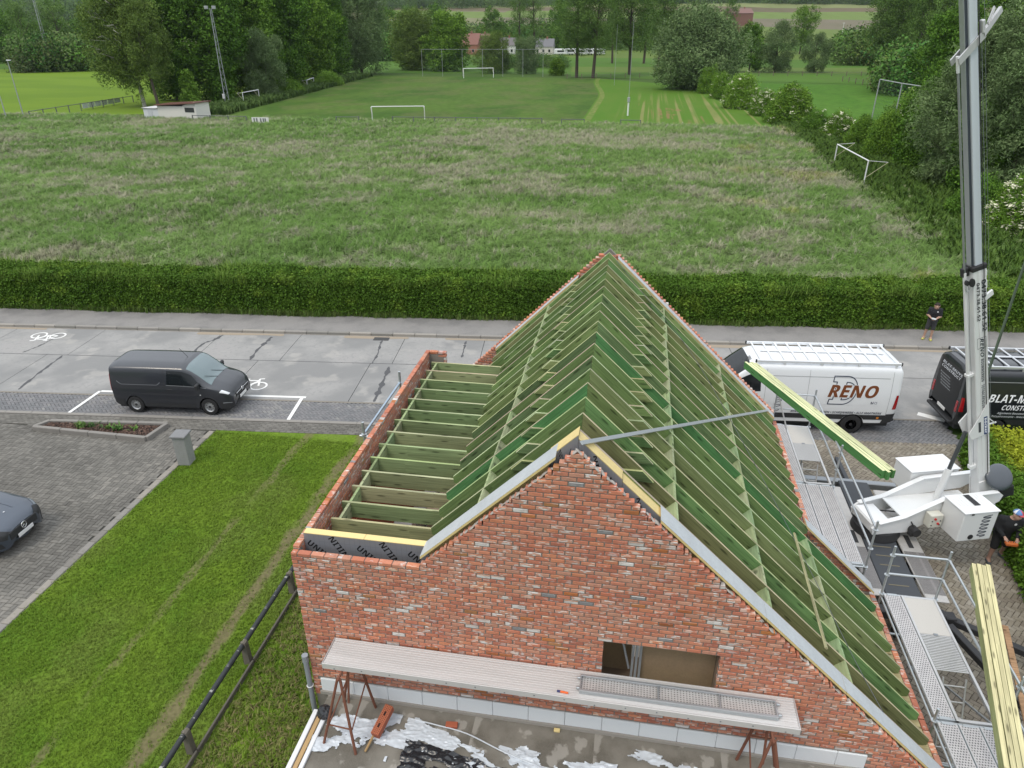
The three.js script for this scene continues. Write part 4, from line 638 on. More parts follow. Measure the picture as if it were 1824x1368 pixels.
{ // dark grey delivery van in the parking bay
  const t = thing('delivery_van', 'small dark grey panel van parked in the paved bay', 'van', [0, 0, 0]); const p = rp(-16.0, 21.62 + .92); t.position.set(p.x, .0, p.z); t.rotation.y = ROADROT - .005; t.scale.x = .927;
  const W = [.86, 3.83]; const st = [[0, .5, .78, .8, .84, 1.15, .83, 1.66, .72, 1.74], [.05, .4, .85, .8, .9, 1.15, .89, 1.7, .77, 1.81], [.3, .3, .89, .78, .92, 1.15, .91, 1.72, .785, 1.86], [1.5, .28, .9, .76, .925, 1.15, .915, 1.73, .79, 1.88], [2.9, .28, .9, .76, .925, 1.14, .915, 1.72, .785, 1.87], [3.15, .28, .9, .76, .925, 1.13, .91, 1.66, .77, 1.8], [3.5, .28, .9, .76, .925, 1.11, .905, 1.46, .75, 1.6], [3.98, .28, .89, .74, .92, 1.05, .89, 1.13, .74, 1.24], [4.3, .28, .87, .72, .9, .98, .86, 1.06, .7, 1.15], [4.55, .27, .82, .68, .85, .88, .81, .96, .64, 1.03], [4.68, .26, .76, .62, .79, .78, .75, .86, .55, .9], [4.76, .3, .66, .56, .7, .68, .66, .74, .45, .77]];
  const c = carShape(st, W, .325), mP = paintMat([.022, .025, .032], .3); M('body', c.body(), mP, t); M('underbody', bbox(.15, 4.6, .18, .4, -.82, .82, .03), mDarkPl, t); addWheels(t, W, .325, .2, .905);
  M('windscreen', c.patch([[3.99, 3.1], [3.99, 6.9], [3.1, 6.75], [3.1, 3.25]], 1, .006, 20, 12), new THREE.MeshPhysicalMaterial({ color: lin(.12, .17, .18), roughness: .06, clearcoat: 1, side: THREE.DoubleSide }), t);
  for (const s of [1, -1]) { const d = M('door', c.patch([[2.2, .35], [3.42, .35], [3.42, 2.0], [2.2, 2.0]], s, .003), mP, t); M('window', c.patch([[2.3, 2.06], [3.82, 2.04], [3.3, 2.8], [2.36, 2.86]], s), mGlass, d); M('window_trim', c.patch([[2.28, 2.0], [3.85, 1.98], [3.85, 2.04], [2.28, 2.06]], s, .01), std([.3, .31, .32], .35, { metalness: .5 }), d);
    M('handle', bbox(2.32, 2.5, .98, 1.01, s * .935 - .012, s * .935 + .012, .006), mDarkPl, t); const mir = M('mirror', bbox(3.5, 3.62, 1.08, 1.28, s * 1.0 - .11, s * 1.0 + .11, .03), mDarkPl, t);
    M('side_panel', c.patch([[.38, 2.05], [2.08, 2.05], [2.1, 2.72], [.34, 2.72]], s, .002), mP, t); const tr = []; for (const [a, b, va, vb] of [[.32, .5, 2.22, 1.98], [.5, 1.9, 1.98, 1.98], [1.9, 2.05, 1.98, 2.2]]) tr.push(c.patch([[a, va], [b, vb], [b, vb + .07], [a, va + .07]], s, .006, 8, 3)); M('panel_crease', merge(tr), std([.2, .21, .23], .3, { metalness: .4 }), t);
    M('headlight', c.patch([[4.32, 1.62], [4.62, 1.75], [4.66, 2.35], [4.4, 2.35]], s, .008), mLamp, t); M('tail_light', c.patch([[.005, 1.2], [.06, 1.2], [.06, 2.6], [.005, 2.6]], s, .008), mRed, t); M('sill', c.patch([[1.3, 0], [3.3, 0], [3.3, .3], [1.3, .3]], s, .008), mDarkPl, t); M('rear_bumper', c.patch([[0, 0], [.45, 0], [.45, .5], [0, .5]], s, .012), mDarkPl, t); M('front_bumper', c.patch([[4.3, 0], [4.76, 0], [4.76, .7], [4.3, .55]], s, .012), mDarkPl, t); M('indicator', bbox(3.56, 3.6, .8, .83, s * .925 - .01, s * .925 + .01, .004), mLamp, t); M('bumper_trim', c.patch([[4.4, .45], [4.7, .55], [4.7, .62], [4.4, .52]], s, .016), std([.3, .31, .33], .4), t);
    for (const x of [[2.2, 2.215], [3.42, 3.435]]) M('door_gap', c.patch([[x[0], .3], [x[1], .3], [x[1], 2.9], [x[0], 2.9]], s, .0035, 2, 14), mDarkPl, t); }
  M('grille', bbox(4.735, 4.785, .56, .76, -.5, .5, .02), mDarkPl, t); M('grille_bar', bbox(4.77, 4.795, .69, .715, -.48, .48, .006), mChrome, t); M('badge', new THREE.TorusGeometry(.06, .012, 8, 18).rotateY(Math.PI / 2).translate(4.79, .7, 0), mChrome, t); M('number_plate', bbox(4.78, 4.8, .42, .53, -.26, .26, .004), std([.75, .75, .73], .5), t);
  for (const z of [-.45, -.15, .15, .45]) for (const [a, b] of [[.35, 1.35], [1.6, 2.7]]) M('roof_rib', bbox(a, b, 1.845 - Math.abs(z) * .12, 1.872 - Math.abs(z) * .075, z - .05, z + .05, .012), mP, t); M('aerial', tube(V(2.85, 1.85, 0), V(2.55, 2.2, 0), .008, 6), mDarkPl, t); for (const z of [-.3, .2]) M('wiper', tube(V(4.0, 1.235, z), V(3.72, 1.43, z + .42), .008, 5), mDarkPl, t);
  M('seat', merge([bbox(2.6, 2.75, .8, 1.45, -.65, -.15, .04), bbox(2.6, 2.75, .8, 1.45, .15, .65, .04)]), std([.04, .04, .045], .9), t);
}
const bigVan = [[0, .55, .86, 1.0, .95, 1.5, .94, 2.26, .83, 2.4], [.06, .48, .92, 1.0, .985, 1.5, .975, 2.32, .845, 2.5], [.4, .42, .95, 1.0, .995, 1.5, .985, 2.34, .855, 2.54], [2.2, .4, .955, 1.0, 1.0, 1.5, .99, 2.35, .86, 2.56], [4.5, .4, .955, 1.0, 1.0, 1.5, .985, 2.35, .855, 2.56], [4.85, .4, .955, 1.0, 1.0, 1.48, .98, 2.3, .84, 2.5], [5.15, .4, .955, 1.0, 1.0, 1.46, .975, 2.12, .82, 2.3], [5.7, .4, .95, .98, .99, 1.38, .96, 1.66, .8, 1.82], [6.02, .4, .94, .95, .98, 1.28, .93, 1.36, .76, 1.46], [6.35, .4, .9, .9, .93, 1.14, .88, 1.22, .7, 1.29], [6.6, .38, .84, .84, .87, .98, .83, 1.06, .62, 1.1], [6.75, .42, .74, .74, .78, .85, .74, .92, .5, .95]];
function makeBigVan(name, label, mP, sVis, lowMat) {
  const t = thing(name, label, 'van', [0, 0, 0]); const W = [1.36, 5.69], c = carShape(bigVan, W, .345); M('body', c.body(), mP, t); M('underbody', bbox(.1, 6.55, .25, .5, -.86, .86, .03), mDarkPl, t); addWheels(t, W, .345, .22, .985, mDarkPl);
  M('windscreen', c.patch([[6.0, 3.1], [6.0, 6.9], [4.95, 6.7], [4.95, 3.3]], 1, .006, 20, 12), mGlass, t);
  for (const s of [1, -1]) { M('window', c.patch([[4.55, 2.05], [5.85, 2.0], [5.3, 2.72], [4.6, 2.72]], s), mGlass, t); M('tail_light', c.patch([[.02, .95], [.16, .95], [.1, 2.0], [.02, 2.0]], s, .01), mRed, t); M('side_moulding', c.patch([[.3, .22], [6.2, .22], [6.2, .52], [.3, .52]], s, .008, 120, 4), mDarkPl, t); M('rear_bumper', c.patch([[0, 0], [.42, 0], [.3, .6], [0, .6]], s, .02), mDarkPl, t); M('headlight', c.patch([[6.25, 1.5], [6.58, 1.6], [6.62, 2.4], [6.3, 2.4]], s, .008), mLamp, t); M('mirror', bbox(5.5, 5.66, 1.35, 1.7, s * 1.16 - .1, s * 1.16 + .1, .04), mDarkPl, t); M('side_crease', c.patch([[.45, 1.22], [4.4, 1.22], [4.4, 1.28], [.45, 1.28]], s, .006, 30, 2), mP, t); M('indicator', c.patch([[.5, .28], [.58, .28], [.58, .4], [.5, .4]], s, .013, 2, 2), std([.6, .2, .02], .4), t);
    const gm = std([.3, .31, .32], .6); for (const x of [.3, 3.0, 4.4]) M('panel_gap', c.patch([[x, .55], [x + .012, .55], [x + .012, 2.9], [x, 2.9]], s, .003, 2, 16), gm, t); M('panel_gap', c.patch([[.4, 2.62], [4.4, 2.62], [4.4, 2.64], [.4, 2.64]], s, .003, 30, 2), gm, t); }
  M('step', bbox(-.1, .06, .42, .52, -.8, .8, .02), mDarkPl, t); M('number_plate', bbox(-.02, -.005, .62, .73, -.26, .26, .003), std([.75, .75, .73], .5), t);
  return { t, c };
}
function roofRack(v, x0, x1, label, name, mat, nb) { // ladder-like aluminium roof rack, a thing of its own on the van
  const r = thing(name, label, 'roof rack', [0, 0, 0], 'van roof racks'); r.position.copy(v.position); r.rotation.copy(v.rotation);
  for (const z of [-.78, .78]) M('side_rail', bbox(x0, x1, 2.5, 2.59, z - .03, z + .03, .012), mat, r); M('centre_rail', bbox(x0 + .3, x1 - .3, 2.575, 2.61, -.05, .05, .01), mat, r);
  for (let k = 0; k < nb; k++) { const x = lerp(x0 + .15, x1 - .15, k / (nb - 1)); M('cross_bar', bbox(x - .03, x + .03, 2.572, 2.607, -.75, .75, .008), mat, r); if (k % 3 === 0) for (const z of [-.78, .78]) M('foot', bbox(x - .04, x + .04, 2.3, 2.5, z - .02, z + .02, .008), mat, r); }
  for (const z of [-.78, .78]) for (const x of [x0, x1]) M('end_cap', bbox(x - .03, x + .02, 2.49, 2.6, z - .035, z + .035, .01), mDarkPl, r);
}
{
  const { t, c } = makeBigVan('panel_van', 'white high roofed panel van with brown lettering beside the scaffold', paintMat([.72, .74, .76], .4), -1); const p = rp(11.38, 21.78 + 1.0); t.position.set(p.x, 0, p.z); t.rotation.y = ROADROT + Math.PI;
  // lettering: x runs towards the rear in reading direction on this side
  const txt = decal(2048, 1024, (x, w, h) => { x.clearRect(0, 0, w, h);
    x.strokeStyle = '#1c2b45'; x.lineWidth = 20; x.lineJoin = 'round'; const D = (a, b, ww, hh, k) => { x.beginPath(); x.moveTo(a, b); x.lineTo(a + ww * .5, b); x.bezierCurveTo(a + ww * 1.12, b, a + ww * 1.02, b + hh, a + ww * .4, b + hh); x.lineTo(a - 60 * k, b + hh); x.lineTo(a - 45 * k, b + hh * .82); x.lineTo(a + 30 * k, b + hh * .82); x.lineTo(a + 70 * k, b + hh * .2); x.lineTo(a - 12 * k, b + hh * .2); x.closePath(); x.stroke(); };
    D(880, 60, 560, 640, 1); x.beginPath(); x.moveTo(1160, 190); x.bezierCurveTo(1450, 180, 1400, 590, 1110, 590); x.lineTo(1090, 590); x.closePath(); x.stroke();
    x.font = 'italic bold 400px sans-serif'; x.lineWidth = 30; x.strokeStyle = '#e9edf0'; x.save(); x.translate(760, 530); x.scale(.98, .95); x.strokeText('RENO', 0, 0); x.fillStyle = '#6f3a14'; x.strokeStyle = '#6f3a14'; x.lineWidth = 12; x.strokeText('RENO', 0, 0); x.fillText('RENO', 0, 0); x.restore();
    x.font = 'bold 66px sans-serif'; x.fillStyle = '#22304a'; x.fillRect(1740, 620, 56, 56); x.fillStyle = '#fff'; x.fillText('f', 1757, 668); x.fillStyle = '#8a8f99'; x.fillRect(1820, 622, 54, 52); x.fillStyle = '#fff'; x.beginPath(); x.arc(1847, 648, 14, 0, 7); x.fill();
    x.font = 'italic bold 74px sans-serif'; x.fillStyle = '#333a48'; x.fillText('RENOVATIE • DAKWERKEN • SCHRIJNWERK • ALLE MAATWERK', 60, 930, 1960); });
  M('lettering', c.patchY(3.55, .42, .62, 2.22, -1), txt, t);
  const sq = decal(256, 512, (x, w, h) => { x.clearRect(0, 0, w, h); x.strokeStyle = '#3a4150'; x.lineWidth = 9; x.beginPath(); let y = 20; x.moveTo(190, y); for (let k = 0; k < 6; k++) { x.bezierCurveTo(90 - k * 8, y + 20, 60, y + 60, 120 - k * 10, y + 50); x.bezierCurveTo(200 - k * 10, y + 30, 200 - k * 8, y + 60, 130 - k * 8, y + 80); y += 78; } x.stroke(); });
  M('tree_logo', c.patchY(4.2, 3.6, .55, 1.75, -1), sq, t);
  const hd = decal(256, 128, (x, w, h) => { x.clearRect(0, 0, w, h); x.fillStyle = '#4a4a4a'; x.font = 'bold 64px sans-serif'; x.fillText('RENO', 20, 70); x.fillStyle = '#222'; x.beginPath(); x.moveTo(60, 90); x.lineTo(150, 85); x.lineTo(70, 115); x.fill(); });
  M('roof_logo', c.patch([[5.1, 3.9], [5.1, 4.8], [4.82, 4.8], [4.82, 3.9]], -1, .01), hd, t);
  roofRack(t, .1, 4.8, 'white aluminium roof rack with many cross bars on the white van', 'roof_rack', std([.72, .74, .76], .45, { metalness: .2 }), 12);
}
{
  const { t, c } = makeBigVan('construction_van', 'black panel van with white lettering parked beyond the crane boom', paintMat([.014, .016, .02], .3), 1); const p = rp(11.15 + 2.2, 21.75 + 1.0); t.position.set(p.x, 0, p.z); t.rotation.y = ROADROT;
  const txt = decal(2048, 512, (x, w, h) => { x.clearRect(0, 0, w, h); x.fillStyle = '#eef0f2'; x.font = 'italic bold 200px sans-serif'; x.fillText('BLAT-MUY', 40, 190, 960); x.font = 'italic bold 130px sans-serif'; x.fillText('CONSTRUCT', 330, 330, 700); x.font = 'italic bold 54px sans-serif'; x.fillStyle = '#c9ccd0'; x.fillText('Algemene Bouwwerken', 290, 410); x.fillText('Totaalrenovatie - Nieuwbouw', 200, 475); });
  M('lettering', c.patchY(.75, 4.3, .75, 1.75, 1), txt, t);
  const back = canvasTex(256, 512, (x, w, h) => { x.fillStyle = '#0c0e11'; x.fillRect(0, 0, w, h); x.fillStyle = '#c8ccd0'; x.font = 'italic bold 44px sans-serif'; x.fillText('BLAT-MUYS', 12, 70, 230); x.fillText('CONSTRUCT', 12, 115, 220); x.font = '20px sans-serif'; for (let k = 0; k < 5; k++) x.fillText('Bouwwerken', 20 + k * 8, 180 + k * 30); });
  const bg = new THREE.PlaneGeometry(1.5, 1.6).rotateY(-Math.PI / 2).translate(-.006, 1.5, 0); M('rear_door', bg, std(0xffffff, .3, { map: back }), t); for (const s of [1, -1]) { M('tail_light', bbox(-.015, .01, .9, 1.3, s * .82 - .06, s * .82 + .06, .01), mRed, t); }
  roofRack(t, .15, 4.9, 'silver aluminium roof rack with slanted bars on the black van', 'roof_rack', std([.62, .64, .66], .4, { metalness: .5 }), 10);
}
{ // blue grey electric car, only its nose shows at the edge of the driveway
  const t = thing('parked_car', 'blue grey car with a black grille parked on the block paved driveway', 'car', [-19.95, .06, -12.75]); t.rotation.y = .03;
  const W = [.82, 3.55]; const st = [[0, .5, .7, .8, .8, 1.0, .78, 1.15, .6, 1.2], [.15, .35, .82, .75, .9, 1.0, .86, 1.3, .62, 1.36], [.7, .28, .88, .7, .915, .98, .88, 1.48, .6, 1.56], [1.5, .26, .89, .68, .915, .97, .89, 1.5, .62, 1.62], [2.2, .26, .89, .68, .915, .96, .89, 1.45, .62, 1.56], [2.7, .26, .89, .68, .915, .95, .88, 1.22, .66, 1.32], [3.15, .26, .88, .68, .91, .94, .87, 1.02, .72, 1.09], [3.6, .25, .88, .66, .91, .88, .86, .97, .68, 1.03], [4.05, .24, .84, .6, .88, .8, .83, .89, .6, .94], [4.3, .24, .74, .55, .78, .72, .72, .8, .48, .84], [4.42, .24, .6, .5, .64, .64, .58, .72, .38, .75], [4.46, .28, .5, .48, .54, .6, .5, .67, .32, .7]];
  const c = carShape(st, W, .34), mP = paintMat([.06, .075, .1], .3); mP.metalness = .35; M('body', c.body(), mP, t); M('underbody', bbox(.2, 4.3, .16, .35, -.8, .8, .03), mDarkPl, t); addWheels(t, W, .34, .22, .9); M('windscreen', c.patch([[3.14, 3.1], [3.14, 6.9], [2.15, 6.7], [2.15, 3.3]], 1, .006, 20, 12), mGlass, t);
  for (const s of [1, -1]) { M('side_window', c.patch([[.75, 2.1], [2.75, 2.05], [2.2, 2.85], [.9, 2.85]], s), mGlass, t); M('headlight', c.patch([[3.98, 1.5], [4.34, 1.7], [4.36, 2.35], [4.05, 2.35]], s, .008), new THREE.MeshPhysicalMaterial({ color: lin(.1, .12, .14), roughness: .1, clearcoat: 1, side: THREE.DoubleSide }), t); M('mirror', bbox(2.75, 2.95, .98, 1.14, s * 1.0 - .1, s * 1.0 + .1, .04), mP, t); M('hood_crease', c.patch([[3.2, 4.35], [4.05, 4.3], [4.05, 4.36], [3.2, 4.41]], s, .008, 12, 2), mP, t); M('grille_bar', beam(V(4.44, .615, s * .12), V(4.36, .6, s * .52), .02, .014), mChrome, t); M('grille_bar', beam(V(4.455, .585, s * .12), V(4.375, .57, s * .54), .02, .014), mChrome, t); M('bumper_lip', beam(V(4.47, .3, 0), V(4.2, .3, s * .76), .05, .05), mP, t); M('air_intake', c.patch([[4.1, .25], [4.4, .25], [4.38, .8], [4.15, .8]], s, .01), mDarkPl, t); }
  M('grille', c.patch([[4.3, 1.2], [4.46, 1.2], [4.46, 2.6], [4.3, 2.6]], 1, .01), mDarkPl, t); M('grille', c.patch([[4.3, 1.2], [4.46, 1.2], [4.46, 2.6], [4.3, 2.6]], -1, .01), mDarkPl, t); M('grille', bbox(4.42, 4.475, .42, .66, -.48, .48, .02), mDarkPl, t);
  const em = new THREE.Group(); em.name = 'emblem'; em.position.set(4.49, .6, 0); t.add(em); M('ring', new THREE.TorusGeometry(.085, .01, 8, 24).rotateY(Math.PI / 2), mChrome, em); for (let k = 0; k < 3; k++) { const a = Math.PI / 2 + k * 2.0944; M('star_point', tube(V(0, 0, 0), V(0, .08 * Math.sin(a), .08 * Math.cos(a)), .014, 5, .003), mChrome, em); }
  M('number_plate', bbox(4.485, 4.5, .36, .47, -.26, .26, .004), std([.72, .72, .72], .5), t); M('bonnet_dot', new THREE.CylinderGeometry(.025, .025, .006, 10).translate(4.02, .955, 0), mChrome, t);
}

// ------------------------------------------------------------------ scaffold along the right side
const texPerf2 = makeTex(64, 512, (u, v) => { const x = u * 7 % 1, y = v * 60 % 1, st = Math.floor(v * 60) & 1; const xx = st ? (x + .5) % 1 : x; return Math.hypot(xx - .5, (y - .5)) < .27 && u > .06 && u < .94 ? [.1, .1, .1] : mixc([.46, .44, .44], [.6, .58, .57], fbm(u * 4 + 2, v * 24, 4)); });
const mPlank = std(0xffffff, .5, { map: texPerf2, metalness: .45 });
const mPly = std([.5, .49, .47], .7, { map: texPav });
function scaffold(x0, x1, zs, label, far) {
  const t = thing('scaffold', label, 'scaffold', [(x0 + x1) / 2, 0, (zs[0] + zs[zs.length - 1]) / 2], 'scaffolds along the eaves', true); const Y = 2.0;
  zs.forEach((z, i) => {
    for (const x of [x0, x1]) { const top = x === x1 ? 3.2 : (i === 0 && far !== 1 ? 3.2 : i === 0 ? 3.1 : 2.25); M('standard', tube(V(x, .06, z), V(x, top, z), .024, 10), mGalv, t); M('base_plate', bbox(x - .075, x + .075, .0, .012, z - .075, z + .075, .003), mGalvD, t); for (const y of [1.0, 2.0, 2.5, 3.0]) if (y < top) M('rosette', new THREE.CylinderGeometry(.055, .055, .012, 12).translate(x, y - .03, z), mGalv, t); }
    M('transom', tube(V(x0, Y - .05, z), V(x1, Y - .05, z), .024, 8), mGalv, t); M('transom', tube(V(x0, .9, z), V(x1, .9, z), .024, 8), mGalv, t);
  });
  for (let i = 0; i < zs.length - 1; i++) {
    const a = zs[i], b = zs[i + 1]; for (const y of [2.5, 3.0]) M('guard_rail', tube(V(x1, y, a), V(x1, y, b), .024, 8), mGalv, t); M('ledger', tube(V(x1, Y - .1, a), V(x1, Y - .1, b), .024, 8), mGalv, t); M('ledger', tube(V(x0, Y - .1, a), V(x0, Y - .1, b), .024, 8), mGalv, t); M('brace', tube(V(x1 + .03, .2, a), V(x1 + .03, Y - .1, b), .022, 8), mGalv, t);
    const za = a + .03, zb = b - .03, w = (x1 - x0 - .04) / 3; const plank = x => { const d = M('deck_plank', bbox(x, x + w - .012, Y - .05, Y, za, zb, .006), mGalv, t); const g = new THREE.PlaneGeometry(w - .03, zb - za - .06).rotateX(-Math.PI / 2).translate(x + w / 2 - .006, Y + .002, (za + zb) / 2); M('perforated_top', g, mPlank, d); for (const z of [za + .02, zb - .02]) M('hook', bbox(x + .06, x + w - .07, Y - .06, Y + .015, z - .03, z + .03, .01), mGalv, d); };
    if (i % 2 === 1) for (let k = 0; k < 3; k++) plank(x0 + .02 + k * w);
    else { plank(x0 + .02); const xa = x0 + .02 + w, xb = x1 - .02; const h = M('hatch_deck', merge([bbox(xa, xa + .05, Y - .07, Y + .004, za, zb, .006), bbox(xb - .05, xb, Y - .07, Y + .004, za, zb, .006), bbox(xa, xb, Y - .07, Y, za, za + .05, .006), bbox(xa, xb, Y - .07, Y, zb - .05, zb, .006)]), mAlu, t);
      const z1 = lerp(za, zb, .34), z2 = lerp(za, zb, .64); M('plywood_panel', bbox(xa + .05, xb - .05, Y - .02, Y - .004, za + .05, z1, .002), mPly, h); for (let k = 0; k < 22; k++) { const z = lerp(z1 + .01, z2, k / 22); M('hatch_rib', bbox(xa + .055, xb - .055, Y - .02, Y - .002, z, z + (z2 - z1) / 22 * .62, .004), mAlu, h); } M('hatch_latch', bbox((xa + xb) / 2 - .04, (xa + xb) / 2 + .04, Y - .002, Y + .012, z1 - .02, z1 + .03, .004), mGalvD, h);
      M('access_ladder', merge([tube(V(xa + .14, Y - .05, z2 + .1), V(xa + .14, .3, z2 + .75), .018, 6), tube(V(xb - .14, Y - .05, z2 + .1), V(xb - .14, .3, z2 + .75), .018, 6), ...[0, 1, 2, 3, 4, 5].map(k => { const f = (k + .5) / 6, y = lerp(Y - .05, .3, f), z = lerp(z2 + .1, z2 + .75, f); return tube(V(xa + .14, y, z), V(xb - .14, y, z), .014, 6); })]), mAlu, t); }
  }
  return t;
}
const scA = scaffold(4.5, 5.55, [-19.3, -16.23, -13.16], 'far scaffold bay run with steel decks beside the narrow wing', 1);
const scB = scaffold(5.66, 6.7, [-12.35, -9.28, -6.21], 'near scaffold bay run with steel decks beside the wide wing', 2);
for (const y of [2.5, 3.0]) M('end_rail', tube(V(5.66, y, -12.35), V(6.7, y, -12.35), .024, 8), mGalv, scB); for (const y of [2.5, 3.0]) M('end_rail', tube(V(4.5, y, -19.3), V(5.55, y, -19.3), .02, 8), mGalv, scA); M('end_brace', tube(V(4.52, 3.0, -19.28), V(4.85, 2.05, -18.9), .02, 8), mAlu, scA);
{ // guard rail frame standing outside the parapet
  const gx = (px, py, x) => { const d = ray(px, py), t = x / d.x; return V(x, CAMH + d.y * t, d.z * t); };
  const a = gx(646, 752, -5.45), b = gx(711, 662, -5.45), t = thing('guard_frame', 'short galvanised guard rail frame standing outside the low brick parapet', 'guard rail', [-5.45, 0, (a.z + b.z) / 2], null, true);
  for (const p of [a, b]) { M('standard', tube(V(p.x, 0, p.z), p, .03, 10), mGalv, t); M('rosette', new THREE.CylinderGeometry(.06, .06, .014, 12).translate(p.x, p.y - .3, p.z), mGalv, t); }
  for (const q of [.3, .8]) M('guard_rail', tube(V(a.x, a.y - q, a.z), V(b.x, b.y - q, b.z), .03, 8), std([.42, .52, .62], .4, { metalness: .5 }), t); M('cross_tube', tube(V(a.x - .1, a.y - .35, a.z), V(a.x + .45, a.y - .35, a.z), .028, 8), mGalv, t);
}
// bundles of treated rafters laid over the guard rails
function bundle(A, B, n, m, label, w, h, cols, top) {
  const t = thing('timber_bundle', label, 'timber bundle', [A.x, Math.min(A.y, B.y), A.z], 'bundles of rafters on the scaffold', true); const d = B.clone().sub(A).normalize(), s = d.clone().cross(up0).normalize(), u = s.clone().cross(d).normalize();
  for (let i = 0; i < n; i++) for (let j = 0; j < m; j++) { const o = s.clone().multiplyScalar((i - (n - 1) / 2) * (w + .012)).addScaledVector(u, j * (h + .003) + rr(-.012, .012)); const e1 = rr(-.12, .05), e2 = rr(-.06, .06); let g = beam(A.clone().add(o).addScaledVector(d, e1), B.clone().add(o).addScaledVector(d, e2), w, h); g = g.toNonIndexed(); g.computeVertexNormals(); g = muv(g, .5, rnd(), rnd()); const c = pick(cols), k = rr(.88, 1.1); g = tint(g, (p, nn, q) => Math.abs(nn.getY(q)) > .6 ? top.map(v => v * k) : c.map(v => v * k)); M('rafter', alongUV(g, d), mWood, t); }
}
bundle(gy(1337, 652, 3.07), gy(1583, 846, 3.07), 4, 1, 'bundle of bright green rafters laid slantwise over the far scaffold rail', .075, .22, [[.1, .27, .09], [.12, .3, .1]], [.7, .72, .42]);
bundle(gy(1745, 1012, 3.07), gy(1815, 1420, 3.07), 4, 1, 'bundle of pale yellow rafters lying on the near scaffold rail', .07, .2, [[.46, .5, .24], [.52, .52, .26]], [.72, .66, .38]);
tagMesh('board', timber(beam(gy(1790, 1115, 2.4), gy(1840, 1330, 2.4), .1, .03), [.42, .26, .15]), mWood, 'reddish brown board leaning beside the pale rafter bundle', 'board');

